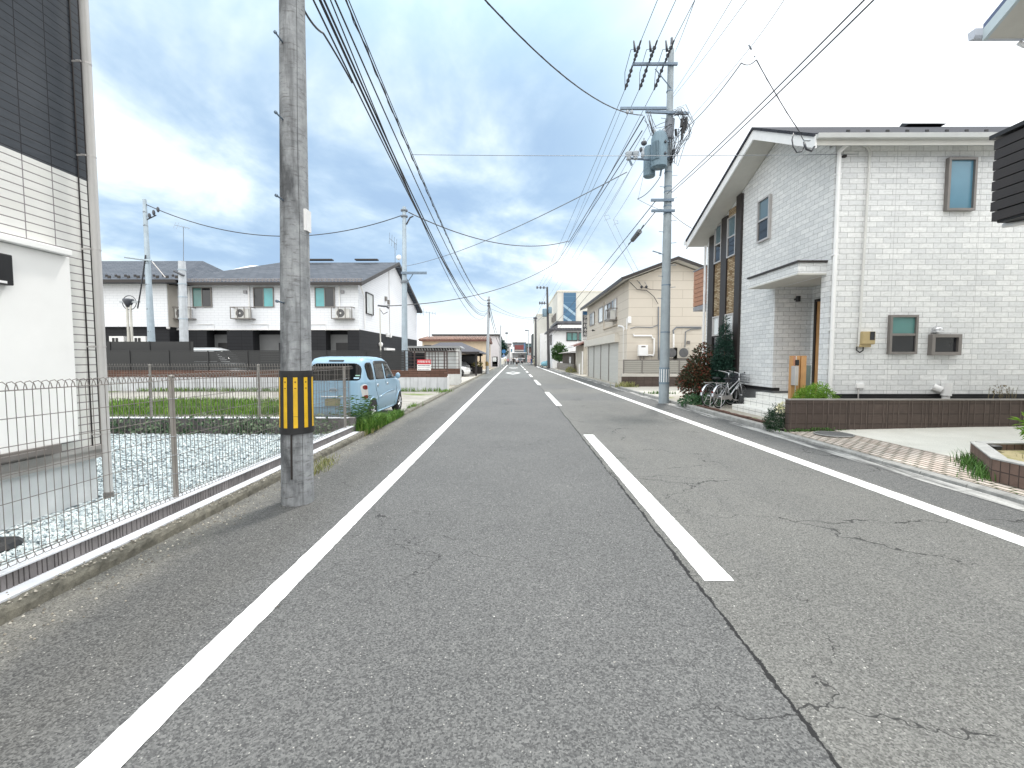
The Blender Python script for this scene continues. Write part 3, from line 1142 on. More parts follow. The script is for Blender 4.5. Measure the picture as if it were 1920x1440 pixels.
# downpipe
dp = mk('downpipe', MB().tube([(-4.245, 4.655, .06), (-4.245, 4.655, 6.0), (-4.1, 4.655, 6.1)], .037, 16), mat('pipe_grey', (.50, .49, .48), .4, .05, 3), tb, smooth='auto')
for z in (.72, 1.62, 2.60, 3.52, 4.42):
    bk = MB().tube([(-4.245, 4.655, z - .006), (-4.245, 4.655, z + .006)], .0395, 16)
    bk.box(-4.35, -4.28, 4.606, 4.612, z - .008, z + .008)
    bk.tube([(-4.30, 4.603, z), (-4.26, 4.608, z)], .010, 8)
    mk('bracket', bk, M_alu, dp)
mk('pipe_shoe', MB().lathe([(.045, .04), (.045, .10), (.039, .11)], (-4.245, 4.655, 0), 14), M_bronze, dp)
mk('corner_pipe', MB().tube([(-4.36, 4.715, .5), (-4.36, 4.715, 6.1)], .012, 8), M_dark, tb)
# dark rock-like object at the fence foot
dk = MB().ball((-3.95, 3.32, .07), (.16, .20, .06), 10, 6)
solo('drain_cover', dk, M_black, 'dark round cover lying on the gravel at far left', 'drain cover')

# ---- vines and plants on the back wall
vb = MB()
for (cx, cz, k) in ((-7.6, .22, 60), (-6.9, .2, 70), (-6.4, .2, 50), (-5.9, .24, 40), (-5.3, .2, 110), (-4.9, .22, 90), (-4.4, .18, 40), (-3.9, .2, 60), (-3.5, .16, 40), (-6.6, .05, 50), (-5.1, .05, 40)):
    for _ in range(int(k * 1.5)):
        c = Vector((R.gauss(cx, .22), 8.69 - abs(R.gauss(0, .05)), max(.03, min(.46, R.gauss(cz, .11)))))
        leaf_quads(vb, c, Vector((R.uniform(-1, 1), -.5, R.uniform(-1, .4))), Vector((0, -1, .3)), R.uniform(.04, .085), R.uniform(.035, .06))
solo('climbing_vine', vb, leafmat('vine_leaf', (.02, .05, .02), (.09, .15, .08), (.24, .30, .19)), 'dark leafy vines climbing over the grey ribbed back wall', 'vine', norm=False)

# ---- grass and weeds
gb = MB()
pts = []
for (cx, cy, sx, sy, k) in ((-11.2, 13.2, 1.5, 1.0, 5200), (-9.2, 12.8, 1.3, .6, 3800), (-7.2, 12.4, 1.3, .35, 3000), (-9.5, 14.6, 1.8, .3, 2600), (-5.8, 12.2, .8, .2, 900), (-5.6, 9.2, 1.3, .22, 1300), (-4.2, 10.0, .5, .3, 0)):
    for _ in range(k):
        x, y = R.gauss(cx, sx), R.gauss(cy, sy)
        if 8.9 < y < 20 and x < -4.95:
            pts.append((x, y, .01))
blades(gb, R, pts, .08, .26, .011)
pts = [(R.uniform(-17, -3.3), 20.45 - abs(R.gauss(0, .12)), .01) for _ in range(1500)]
blades(gb, R, pts, .05, .25, .012)
tag(mk('grass', gb, L_grass, norm=False), kind='stuff')
gb = MB()
pts = []
for _ in range(5200):
    t = R.random()
    y = 8.75 + t * 3.0
    x = R.gauss(-3.02 + .02 * t, .10 + .05 * (1 - t))
    pts.append((min(-2.86, x), y, .02))
blades(gb, R, [p for p in pts if p[1] < 10.0], .12, .36, .0065, .8)
blades(gb, R, [p for p in pts if p[1] >= 10.0][::2], .06, .22, .0065, .9)
solo('weed_clump', gb, leafmat('long_grass', (.035, .11, .012), (.10, .22, .03), (.20, .31, .07)), 'long green weeds beside the blue car and left kerb', 'weeds', norm=False)
gb = MB()
for _ in range(28):
    x, y = R.gauss(-3.22, .14), R.gauss(9.15, .12)
    h = R.uniform(.4, .8)
    a = R.uniform(0, 6.28)
    top = Vector((x + .10 * math.cos(a), y + .1 * math.sin(a), h))
    gb.tube([(x, y, 0), (x + .03 * math.cos(a), y + .03 * math.sin(a), h * .5), top], [.005, .004, .002], 4)
    for k in range(14):
        t = .25 + .75 * k / 14
        c = Vector((x, y, 0)).lerp(top, t)
        d = Vector((math.cos(k * 2.4), math.sin(k * 2.4), .5))
        leaf_quads(gb, c, d, Vector((0, 0, 1)), R.uniform(.08, .15), R.uniform(.014, .028), .35)
solo('tall_weed', gb, leafmat('tall_weed_leaf', (.05, .12, .035), (.10, .20, .07), (.16, .27, .10)), 'tall leafy weed growing at the end of the mesh fence', 'weeds', norm=False)
gb = MB()
pts = []
for (cx, cy, k, s_) in ((-2.62, 6.0, 190, .12), (-2.72, 6.4, 130, .1), (-2.60, 5.65, 60, .06)):
    pts += [(R.gauss(cx, s_ * .6), R.gauss(cy, s_ * 1.6), .004) for _ in range(k)]
blades(gb, R, pts, .03, .10, .004, 1.2)
solo('weed_tuft', gb, L_dry, 'small yellowish grass tuft on asphalt behind the striped pole', 'weeds', norm=False)
for (cx, cy, k, s_, lab) in ((-3.05, 13.6, 160, .14, 'small weed tuft on the left kerb beyond the blue car'), (-3.05, 19.9, 260, .2, 'weed tuft at the corner of the concrete retaining wall'), (-2.9, 9.0, 120, .1, 'dry grass tuft at the end of the low ribbed wall')):
    gb = MB()
    blades(gb, R, [(R.gauss(cx, s_ * .6), R.gauss(cy, s_ * 2), .02) for _ in range(k)], .05, .17, .007, 1.0)
    solo('weed_tuft', gb, L_dry if cy < 9.5 else L_grass, lab, 'weeds', norm=False)


# ================================================================ vehicles
def interp(tbl, z):
    for (a, va), (b_, vb_) in zip(tbl[:-1], tbl[1:]):
        if z <= b_:
            t = (z - a) / (b_ - a) if b_ > a else 0
            t = max(0, min(1, t))
            return va + (vb_ - va) * t
    return tbl[-1][1]


class Body:
    """car shell as stacked rounded plans; y=0 rear, y=L front; centred in x"""

    def __init__(s, L, half, front, rear, nexp=5.0):
        s.L, s.half, s.front, s.rear, s.ne = L, half, front, rear, nexp

    def plan(s, z):
        return interp(s.half, z), interp(s.rear, z), interp(s.front, z)

    def xs(s, y, z):
        hw, r, f = s.plan(z)
        c, h = (r + f) / 2, (f - r) / 2
        t = min(.999, abs((y - c) / h))
        return hw * (1 - t ** s.ne) ** (1 / s.ne)

    def yr(s, x, z, rear=True):
        hw, r, f = s.plan(z)
        c, h = (r + f) / 2, (f - r) / 2
        t = min(.999, abs(x / hw))
        d = h * (1 - t ** s.ne) ** (1 / s.ne)
        return c - d if rear else c + d

    def shell(s, zs, n=72):
        mb = MB()
        vs, fs = [], []
        for z in zs:
            hw, r, f = s.plan(z)
            c, h = (r + f) / 2, (f - r) / 2
            for k in range(n):
                t = 2 * PI * k / n
                ct, st_ = math.cos(t), math.sin(t)
                e = 2 / s.ne
                vs.append((hw * math.copysign(abs(ct) ** e, ct), c + h * math.copysign(abs(st_) ** e, st_), z))
        m_ = len(zs)
        for i in range(m_ - 1):
            for k in range(n):
                fs.append((i * n + k, i * n + (k + 1) % n, (i + 1) * n + (k + 1) % n, (i + 1) * n + k))
        fs.append(tuple(range(n))[::-1])
        fs.append(tuple(range((m_ - 1) * n, m_ * n)))
        return mb.add(vs, fs)

    def side_patch(s, poly, side, eps=.006, th=.0):
        """polygon in (y,z) laid on the flank"""
        cy = sum(p[0] for p in poly) / len(poly)
        cz = sum(p[1] for p in poly) / len(poly)
        vs = []
        rings = (1.0, .97, .85, .6, .3, .0)
        k = len(poly)
        for q in rings[:-1]:
            for (y, z) in poly:
                yy, zz = cy + (y - cy) * q, cz + (z - cz) * q
                e = eps if q < 1 else -.01
                vs.append((side * (s.xs(yy, zz) + e), yy, zz))
        vs.append((side * (s.xs(cy, cz) + eps), cy, cz))
        fs = []
        for i in range(len(rings) - 2):
            for j in range(k):
                fs.append((i * k + j, i * k + (j + 1) % k, (i + 1) * k + (j + 1) % k, (i + 1) * k + j))
        o = (len(rings) - 2) * k
        for j in range(k):
            fs.append((o + j, o + (j + 1) % k, len(vs) - 1))
        return MB().add(vs, fs)

    def end_patch(s, poly, rear=True, eps=.006):
        cx = sum(p[0] for p in poly) / len(poly)
        cz = sum(p[1] for p in poly) / len(poly)
        vs = []
        rings = (1.0, .97, .93, .88, .82, .75, .6, .4, .2)
        k = len(poly)
        sg = -1 if rear else 1
        for q in rings:
            for (x, z) in poly:
                xx, zz = cx + (x - cx) * q, cz + (z - cz) * q
                vs.append((xx, s.yr(xx, zz, rear) + sg * (eps if q < 1 else -.01), zz))
        vs.append((cx, s.yr(cx, cz, rear) + sg * eps, cz))
        fs = []
        for i in range(len(rings) - 1):
            for j in range(k):
                fs.append((i * k + j, i * k + (j + 1) % k, (i + 1) * k + (j + 1) % k, (i + 1) * k + j))
        o = (len(rings) - 1) * k
        for j in range(k):
            fs.append((o + j, o + (j + 1) % k, len(vs) - 1))
        return MB().add(vs, fs)


def rrect(a0, a1, b0, b1, r, n=5):
    """rounded rectangle outline; r may be a 4-list (bl, br, tr, tl)"""
    rs = r if isinstance(r, (list, tuple)) else [r] * 4
    pts = []
    for (cx, cy, q, st_) in ((a0, b0, rs[0], PI), (a1, b0, rs[1], 1.5 * PI), (a1, b1, rs[2], 0), (a0, b1, rs[3], .5 * PI)):
        ox = cx + (q if cx == a0 else -q)
        oy = cy + (q if cy == b0 else -q)
        for k in range(n + 1):
            t = st_ + .5 * PI * k / n
            pts.append((ox + q * math.cos(t), oy + q * math.sin(t)))
    # make edges finer
    out_ = []
    for i in range(len(pts)):
        a, b_ = Vector(pts[i]), Vector(pts[(i + 1) % len(pts)])
        out_.append(tuple(a))
        k = int((b_ - a).length / .12)
        for j in range(1, k + 1):
            out_.append(tuple(a.lerp(b_, j / (k + 1))))
    return out_


def carpaint(name, col, metal=.25):
    m, n, b = newmat(name)
    f = n.noise(n.pos(), 2, 3, .5)
    setb(n, b, n.mix(f, tuple(v * .96 for v in col), tuple(min(1, v * 1.04) for v in col)), .32, metal, .5)
    try:
        b.inputs['Coat Weight'].default_value = .5
        b.inputs['Coat Roughness'].default_value = .08
    except Exception:
        pass
    return m


def add_wheel(t, x, y, r, side, body=None):
    ty = MB().lathe([(r * .62, -.085), (r * .93, -.085), (r, -.06), (r, .06), (r * .93, .085), (r * .62, .085)], (0, 0, 0), 26, 'x')
    ty.v = [(v[0] + x, v[1] + y, v[2] + r) for v in ty.v]
    wo = mk('wheel', ty, M_tyre, t, smooth='auto', local=True)
    rm = MB()
    h = .078 * side
    rm.lathe([(r * .64, h * .6), (r * .66, h * 1.04), (r * .60, h * 1.08), (r * .50, h * .85), (r * .16, h * .95), (r * .13, h * 1.1), (.01, h * 1.12)], (0, 0, 0), 26, 'x')
    for k in range(7):
        a = k * 2 * PI / 7
        c, s_ = math.cos(a), math.sin(a)
        rm.tube([(h * 1.0, c * r * .14, s_ * r * .14), (h * 1.03, c * r * .58, s_ * r * .58)], r * .07, 5)
    rm.v = [(v[0] + x, v[1] + y, v[2] + r) for v in rm.v]
    mk('rim', rm, M_rim, wo, smooth='auto', local=True)
    return wo


def arc_poly(cy, r, z0, n=14):
    pts = []
    for i in range(n + 1):
        a = PI * i / n
        pts.append((cy + r * math.cos(a), z0 + r * math.sin(a)))
    pts = [(p[0], max(p[1], .19)) for p in pts]
    return pts + [(cy - r * .5, .19), (cy + r * .5, .19)]


M_lamp_red = mat('tail_lamp_red', (.17, .018, .015), .15, .2, 20)
M_lamp_clear = mat('lamp_clear', (.58, .57, .57), .12, .1, 20)
M_plate_blur = mat('plate_olive', (.235, .22, .12), .6, .03, 4)
M_gl_car = mat('car_glass', (.008, .009, .010), .10, .2, 3, spec=.22)
# ---- the blue kei hatchback
B = Body(3.40,
         [(.17, .60), (.24, .695), (.42, .725), (.70, .735), (.95, .72), (1.05, .70), (1.25, .665), (1.42, .625), (1.48, .59), (1.52, .51), (1.535, .38)],
         [(.17, 3.25), (.28, 3.36), (.45, 3.40), (.70, 3.37), (.86, 3.25), (.93, 3.02), (.97, 2.72), (1.05, 2.60), (1.25, 2.36), (1.40, 2.14), (1.48, 1.92), (1.52, 1.65), (1.535, 1.35)],
         [(.17, .12), (.26, .01), (.45, .0), (.60, .03), (.95, .07), (1.10, .12), (1.40, .24), (1.48, .32), (1.52, .50), (1.535, .75)], 7.5)
blue = carpaint('sky_blue_paint', (.265, .43, .575), .0)
car = thing('parked_car', 'sky blue boxy hatchback parked behind the mesh fence', 'car', (0, 0, 0))
zs = [.17, .2, .24, .28, .35, .42, .5, .58, .64, .7, .76, .82, .86, .90, .93, .95, .97, 1.0, 1.05, 1.1, 1.17, 1.25, 1.32, 1.38, 1.42, 1.45, 1.48, 1.5, 1.52, 1.535]
bd = mk('body', B.shell(zs, 96), blue, car, smooth='auto', local=True)
# rear glass with a surround, tail lamps, handle, plate, bumper line
mk('rear_window', B.end_patch(rrect(-.585, .585, 1.0, 1.385, [.07, .07, .17, .17])), M_gl_car, car, smooth=True, norm=False, local=True)
mk('high_brake_lamp', B.end_patch(rrect(-.17, .17, 1.425, 1.455, .012), eps=.02), M_black, car, norm=False, local=True)
for s_ in (-1, 1):
    tl = mk('tail_lamp', B.side_patch(rrect(.10, .25, .58, .92, .07), s_, .012), M_lamp_clear, car, smooth=True, norm=False, local=True)
    mk('red_lens', B.side_patch(rrect(.12, .235, .80, .90, .045), s_, .017), M_lamp_red, tl, smooth=True, norm=False, local=True)
    mk('red_lens', B.side_patch(rrect(.115, .235, .60, .68, .035), s_, .017), M_lamp_red, tl, smooth=True, norm=False, local=True)
    mk('quarter_window', B.side_patch(rrect(.30, .66, 1.0, 1.40, [.10, .05, .07, .13]), s_), M_gl_car, car, smooth=True, norm=False, local=True)
    w1 = mk('rear_door_window', B.side_patch([(.78, 1.0), (1.0, .99), (1.3, .985), (1.5, .98), (1.5, 1.1), (1.49, 1.3), (1.48, 1.42), (1.2, 1.425), (.86, 1.42), (.80, 1.38), (.78, 1.2)], s_), M_gl_car, car, smooth=True, norm=False, local=True)
    w2 = mk('front_door_window', B.side_patch([(1.60, .985), (1.9, .975), (2.2, .97), (2.46, .97), (2.34, 1.12), (2.18, 1.29), (2.06, 1.40), (1.98, 1.42), (1.75, 1.425), (1.59, 1.42), (1.595, 1.2)], s_), M_gl_car, car, smooth=True, norm=False, local=True)
    mk('rain_visor', B.side_patch([(.80, 1.36), (1.2, 1.37), (1.6, 1.37), (2.10, 1.345), (2.0, 1.42), (1.5, 1.435), (.88, 1.43)], s_, .02), M_black, car, norm=False, local=True)
    # door seams, handles, mirrors
    for (name, pts_) in (('door_seam', [(.74, 1.44), (.72, 1.0), (.74, .75), (.92, .55), (.93, .30)]), ('door_seam', [(1.545, 1.44), (1.55, .9), (1.56, .28)]), ('door_seam', [(2.50, .96), (2.55, .7), (2.50, .55), (2.38, .30)])):
        mk(name, MB().tube([(s_ * (B.xs(y, z) + .001), y, z) for y, z in pts_], .0055, 4), M_dark, car, local=True)
    for cy in (.88, 1.70):
        hd = MB().lathe([(.01, -.012), (.055, -.010), (.055, .0), (.02, .006)], (0, 0, 0), 14, 'x')
        hd.v = [(s_ * (B.xs(cy, .86) + .008) + v[0], cy + v[1], .86 + v[2] * .7) for v in hd.v]
        mk('door_handle', hd, M_chrome, car, smooth=True, local=True)
    mk('side_moulding', MB().tube([(s_ * (B.xs(y, z) + .002), y, z) for y, z in ((.98, .56), (1.2, .60), (1.5, .635), (1.9, .66), (2.3, .655))], .012, 5), blue, car, smooth=True, local=True)
    mk('side_sill', MB().tube([(s_ * (B.xs(y, .235) + .002), y, .235) for y in (.95, 1.3, 1.7, 2.1, 2.35)], .022, 5), blue, car, smooth=True, local=True)
    mr_ = MB().ball((s_ * .82, 2.36, 1.03), (.065, .04, .082), 12, 8)
    mr_.tube([(s_ * .70, 2.38, .98), (s_ * .80, 2.37, 1.0)], .02, 6)
    mk('side_mirror', mr_, blue, car, smooth=True, local=True)
    for cy in (.52, 2.92):
        mk('wheel_arch', B.side_patch(arc_poly(cy, .315, .275), s_, .004), M_black, car, norm=False, local=True)
        mk('arch_lip', MB().tube([(s_ * (B.xs(cy + .325 * math.cos(a), .275 + .325 * math.sin(a)) + .004), cy + .325 * math.cos(a), .275 + .325 * math.sin(a)) for a in [PI * i / 16 for i in range(17)]], .012, 5), blue, car, smooth=True, local=True)
        add_wheel(car, s_ * (B.xs(cy, .3) - .062), cy, .272, s_)
pts_ = rrect(-.16, .16, .46, .62, .015)
mk('licence_plate', B.end_patch(pts_, eps=.03), M_plate_blur, car, norm=False, local=True)
em = MB().torus((0, B.yr(0, .80) - .012, .80), .075, .009, 'y', 20, 5)
em.v = [(v[0], v[1], .80 + (v[2] - .80) * .55) for v in em.v]
em.tube([(-.05, B.yr(0, .8) - .014, .80), (.05, B.yr(0, .8) - .014, .80)], .007, 5)
mk('chrome_badge', em, M_chrome, car, smooth=True, local=True)
mk('rear_handle_trim', MB().tube([(x, B.yr(x, .47) - .006, .66 + .0 * x) for x in (-.25, 0, .25)], .010, 5), M_chrome, car, local=True)
mk('bumper_crease', MB().tube([(x, B.yr(x, .43) - .004, .43) for x in (-.64, -.5, -.3, 0, .3, .5, .64)], .012, 5), blue, car, smooth=True, local=True)
st1 = mk('window_sticker', B.end_patch(rrect(.43, .55, 1.04, 1.075, .017), eps=.012), mat('sticker_blue', (.45, .66, .80), .5), car, norm=False, local=True)
mk('window_sticker', B.end_patch(rrect(.46, .56, 1.10, 1.125, .012), eps=.012), mat('sticker_green', (.30, .50, .40), .5), car, norm=False, local=True)
mk('front_windscreen', B.end_patch(rrect(-.55, .55, 1.05, 1.40, .08), rear=False), M_gl_dark, car, smooth=True, norm=False, local=True)
mk('headlamp', B.end_patch(rrect(.38, .60, .62, .82, .08), rear=False, eps=.012), M_lamp_clear, car, smooth=True, norm=False, local=True)
mk('headlamp', B.end_patch(rrect(-.60, -.38, .62, .82, .08), rear=False, eps=.012), M_lamp_clear, car, smooth=True, norm=False, local=True)
car.location = (-3.94, 9.78, .012)


# ---- generic cars further off
def simple_car(label, loc, rz, paint, L=4.3, H=1.48, W=.84, kind='sedan', name='parked_car', group=None):
    t = thing(name, label, 'car', (0, 0, 0), 0, group)
    bel = H * .62
    if kind == 'van':
        front = [(.2, L - .12), (.45, L), (.75, L - .03), (bel, L - .35), (H * .93, L - 1.05), (H, L - 1.5)]
        rear = [(.2, .08), (.45, 0), (bel, .05), (H * .93, .15), (H, .5)]
    else:
        front = [(.2, L - .12), (.42, L), (.70, L - .10), (.82, L - .75), (bel, L - 1.2), (H * .93, L - 1.85), (H, L - 2.3)]
        rear = [(.2, .1), (.45, 0), (.80, .04), (bel, .25), (H * .93, .75), (H, 1.2)]
    b_ = Body(L, [(.2, W * .93), (.4, W), (.75, W), (bel, W * .94), (H * .93, W * .78), (H * .98, W * .66), (H, W * .45)], front, rear, 5)
    zz_ = [.2 + (H - .2) * i / 24 for i in range(25)]
    mk('body', b_.shell(zz_, 56), paint, t, smooth='auto', local=True)
    fr = b_.plan(H * .86)[2]
    re = b_.plan(H * .86)[1]
    mk('windscreen', b_.end_patch(rrect(-W * .78, W * .78, bel + .04, H * .93, .06), rear=False), M_gl_dark, t, norm=False, local=True)
    mk('rear_window', b_.end_patch(rrect(-W * .75, W * .75, bel + .06, H * .92, .06)), M_gl_dark, t, norm=False, local=True)
    for s_ in (-1, 1):
        mk('side_window', b_.side_patch([(re + .18, bel + .03), (fr - .0, bel + .03), (fr - .34, H * .92), (re + .32, H * .92)], s_), M_gl_dark, t, norm=False, local=True)
        mk('headlamp', b_.end_patch(rrect(s_ * W * .9 if s_ < 0 else W * .48, -W * .48 if s_ < 0 else W * .9, .58, .72, .03), rear=False, eps=.015), M_lamp_clear, t, norm=False, local=True)
        mk('tail_lamp', b_.end_patch(rrect(-W * .9 if s_ < 0 else W * .62, -W * .62 if s_ < 0 else W * .9, .68, .86, .03), eps=.015), M_lamp_red, t, norm=False, local=True)
        for cy in (.75, L - .85):
            mk('wheel_arch', b_.side_patch(arc_poly(cy, .35, .29), s_, .005), M_black, t, norm=False, local=True)
            add_wheel(t, s_ * (b_.xs(cy, .3) - .07), cy, .3, s_)
    mk('grille', b_.end_patch(rrect(-W * .4, W * .4, .32, .52, .03), rear=False, eps=.012), M_black, t, norm=False, local=True)
    mk('licence_plate', b_.end_patch(rrect(-.165, .165, .40, .56, .01), rear=True, eps=.02), M_white, t, norm=False, local=True)
    # local frame: forward is +y ; put the centre under the origin
    for c in kids(t):
        for o in [c] + kids(c):
            if o.data.users == 1:
                o.data.transform(Matrix.Translation((0, -L / 2, 0)))
    t.location = loc
    t.rotation_euler = (0, 0, rz)
    return t


P_white = carpaint('white_car_paint', (.76, .77, .78), .0)
P_silver = carpaint('silver_car_paint', (.50, .52, .54), .5)
P_black = carpaint('black_car_paint', (.02, .02, .024), .2)
P_navy = carpaint('navy_car_paint', (.03, .05, .14), .2)
simple_car('white hatchback nosing out of the forecourt behind the white gatehouse', (-5.55, 37.2, .02), -PI / 2 + .05, P_white, 4.0, 1.50)
simple_car('pale silver van parked under the dark roofed carport', (-6.05, 44.5, .02), -PI / 2, P_silver, 3.4, 1.75, .74, 'van')
simple_car('black car parked in the shade of the carport', (-6.2, 53, .02), -PI / 2, P_black, 4.2, 1.5)
simple_car('white and blue van parked behind the beige house with shutters', (8.75, 40.3, .06), PI / 2, P_white, 4.1, 1.75, .8, 'van')
simple_car('dark car driving far down the road', (1.7, 128, .0), 0, P_black, 4.4, 1.55, .85, name='moving_car')
simple_car('silver van parked behind the charcoal slat fence', (-15.9, 23.9, .0), -PI / 2, P_silver, 3.6, 2.06, .8, 'van')
# ================================================================ LEFT BACKGROUND
# ---- retaining wall, brick strip and dark fence at the end of the vacant lot
t = thing('retaining_wall', 'streaked concrete retaining wall with brown brick strip behind the vacant lot', 'wall', (-10, 20.6, 0))
mk('concrete_base', MB().box(-24, -3.04, 20.55, 20.85, -.02, .64), mat('streaked_concrete', (.55, .565, .59), .9, .12, 2, bump=.3, fine=.15, streak=.75, dirt=(.25, .26, .28)), t)
mk('brick_strip', MB().box(-24, -3.04, 20.60, 20.80, .64, .95), M_brownstrip, t)
mk('corner_post', MB().box(-3.038, -2.99, 20.56, 20.84, -.02, .70), M_white, t)
M_fence = mat('charcoal_fence', (.020, .021, .023), .5, .12, 3)
M_rail = mat('brown_rail', (.055, .035, .034), .45, .15, 4)
t = thing('slat_fence', 'charcoal slat fence on the retaining wall with open rails at the right end', 'fence', (-10, 20.7, 0))
sl_ = MB()
z = .97
while z < 1.82:
    sl_.box(-24, -5.02, 20.68, 20.70, z, z + .072)
    z += .078
mk('slats', sl_, M_fence, t)
tr = MB().box(-24, -3.04, 20.665, 20.715, 1.835, 1.868)
mk('top_rail', tr, M_fence, t)
for i in range(11):
    x = -23 + i * 1.8
    mk('post', MB().box(x, x + .05, 20.65, 20.678, .95, 1.87), M_fence, t)
rl_ = MB()
for z in (.99, 1.13, 1.27, 1.41, 1.55, 1.69):
    rl_.box(-5.02, -3.06, 20.69, 20.705, z, z + .016)
mk('open_rails', rl_, M_rail, t)
for x in (-5.02, -4.55, -4.08, -3.61, -3.09):
    mk('rail_post', MB().box(x, x + .035, 20.665, 20.688, .95, 1.85), M_rail, t)
t = thing('slat_fence', 'taller charcoal panel fence behind the left part of the slat fence', 'fence', (-19, 21.6, 0))
mk('panels', MB().box(-26, -15.3, 21.6, 21.63, .9, 2.30), mat('charcoal_panel', (.026, .027, .029), .55, .1, 2), t)
for i in range(6):
    x = -25 + i * 1.9
    mk('post', MB().box(x, x + .05, 21.57, 21.598, .9, 2.31), M_fence, t)
# second, further wall with rails in front of the gatehouse
t = thing('retaining_wall', 'shorter concrete wall with brown rails beside the white gatehouse', 'wall', (-5, 26, 0))
mk('concrete_base', MB().box(-9, -3.10, 26.0, 26.25, -.02, .60), M_conc_pale, t)
mk('brick_strip', MB().box(-9, -3.12, 26.03, 26.22, .60, .92), M_brownstrip, t)
rl_ = MB()
for z in (1.0, 1.2, 1.4, 1.6):
    rl_.box(-9, -3.14, 26.10, 26.12, z, z + .018)
rl_.box(-9, -3.14, 26.09, 26.13, 1.86, 1.90)
mk('rails', rl_, M_rail, t)
for i in range(7):
    x = -3.19 - i * .86
    mk('rail_post', MB().box(x, x + .045, 26.06, 26.088, .92, 1.89), M_rail, t)


# ---- text helper: real glyph outlines turned into thin meshes
def text_mesh(name, s, m, parent, origin, xdir, up, size, depth=.004, align='CENTER'):
    cu = bpy.data.curves.new(name, 'FONT')
    cu.body = s
    cu.size = size
    cu.align_x = align
    cu.align_y = 'CENTER'
    cu.extrude = depth / 2
    cu.resolution_u = 3
    to = bpy.data.objects.new(name, cu)
    COL.objects.link(to)
    dg = bpy.context.evaluated_depsgraph_get()
    me = bpy.data.meshes.new_from_object(to.evaluated_get(dg))
    bpy.data.objects.remove(to)
    x, u = Vector(xdir).normalized(), Vector(up).normalized()
    nz = x.cross(u)
    M_ = Matrix((x, u, nz)).transposed()
    off = WL.get(parent.name, Vector()) if parent else Vector()
    for v in me.vertices:
        v.co = M_ @ v.co + Vector(origin) - off
    me.materials.clear()
    me.materials.append(m)
    o = bpy.data.objects.new(name, me)
    COL.objects.link(o)
    o.parent = parent
    return o


# monthly parking sign hung on the rails
a = P(782, 674, 20.63)
b_ = P(808, 694.5, 20.63)
t = thing('parking_sign', 'red and white parking sign board hung on the brown rails', 'sign', (a.x, 20.64, b_.z))
mk('board', MB().box(a.x, b_.x, 20.632, 20.645, b_.z, a.z), M_white, t)
zm = a.z - (a.z - b_.z) * .44
M_signred = mat('sign_red', (.52, .03, .045), .5, .05, 5)
rb = mk('red_panel', MB().box(a.x, b_.x, 20.626, 20.6315, zm, a.z), M_signred, t)
text_mesh('lettering', '月極駐車場', M_white, rb, ((a.x + b_.x) / 2, 20.622, (a.z + zm) / 2), (1, 0, 0), (0, 0, 1), (b_.x - a.x) / 5.35)
lt = MB()
rr_ = random.Random(5)
for row, zr, hh in ((0, .78, .045), (1, .45, .018), (2, .16, .03)):
    x = a.x + .04
    while x < b_.x - .06:
        w_ = rr_.uniform(.02, .05)
        zc = b_.z + (zm - b_.z) * zr
        lt.box(x, min(x + w_, b_.x - .03), 20.629, 20.6315, zc - hh / 2, zc + hh / 2)
        x += w_ + .014
mk('small_print', lt, mat('print_grey', (.16, .16, .2), .6), t)


# ---- apartment houses
def aircon(label):
    """outdoor unit in a wall cage; front is -y, back at y=0"""
    t_ = thing('air_conditioner', label, 'air conditioner', (0, 0, 0), 0, 'air conditioners in wall cages')
    mk('casing', MB().box(-.40, .40, -.36, -.06, .04, .60), M_aircon, t_, bevel=.015)
    fn = MB().lathe([(.235, -.005), (.235, .0), (.21, .004)], (0, 0, 0), 24, 'y')
    fn.v = [(v[0] - .10, v[1] - .364, v[2] + .32) for v in fn.v]
    f_ = mk('fan_grille', fn, M_fan, t_)
    hb = MB().lathe([(.055, .0), (.055, .006)], (-.10, -.374, .32), 14, 'y')
    mk('fan_hub', hb, M_aircon, f_)
    cg = MB()
    for z in (-.02, .64):
        cg.box(-.62, .62, -.46, -.41, z, z + .05)
        cg.box(-.62, -.57, -.41, 0, z, z + .05)
        cg.box(.57, .62, -.41, 0, z, z + .05)
    for x in (-.62, -.22, .18, .57):
        cg.box(x, x + .04, -.455, -.42, .03, .64)
    cg.box(-.57, .57, -.41, 0, -.02, .0)
    mk('cage', cg, M_bronze, t_)
    return t_


apt = thing('apartment_house', 'two storey white over black apartment house with long grey gabled roof', 'apartment house', (-15, 34, 0))
XA0, XA1 = -20.3, -9.22
YA = 27.0
gpoly = [(YA, 3.22), (43.2, 3.22), (43.2, 6.05), (35.2, 8.62), (YA, 5.95)]
mk('upper_wall', MB().prism(gpoly, 'x', XA0, XA1), M_aptwhite, apt)
lw = MB().box(XA0, XA1 + .01, YA + .9, 43.1, 0, 3.215)
lw.box(XA0, XA0 + 2.0, YA + .02, YA + .9, 0, 3.215)
for (a_, b_) in ((-17.1, -15.55), (-13.4, -11.2), (-9.9, XA1 + .01)):
    lw.box(a_, b_, YA + .02, YA + .9, 0, 3.215)
mk('lower_wall', lw, M_aptblack, apt)
M_alcove = mat('alcove_grey', (.17, .175, .18), .7, .1, 2)
for (a_, b_) in ((-18.3, -17.1), (-15.55, -13.4), (-11.2, -9.9)):
    al = MB().box(a_, b_, YA + .72, YA + .89, .6, 2.95)
    ao = mk('entrance_panel', al, M_alcove, apt)
    mk('entrance_door', MB().box(b_ - .95, b_ - .1, YA + .66, YA + .715, .5, 2.45), M_black, ao)
mk('band_trim', MB().box(XA0, XA1 + .03, YA - .03, YA + .005, 3.18, 3.26), M_white, apt)
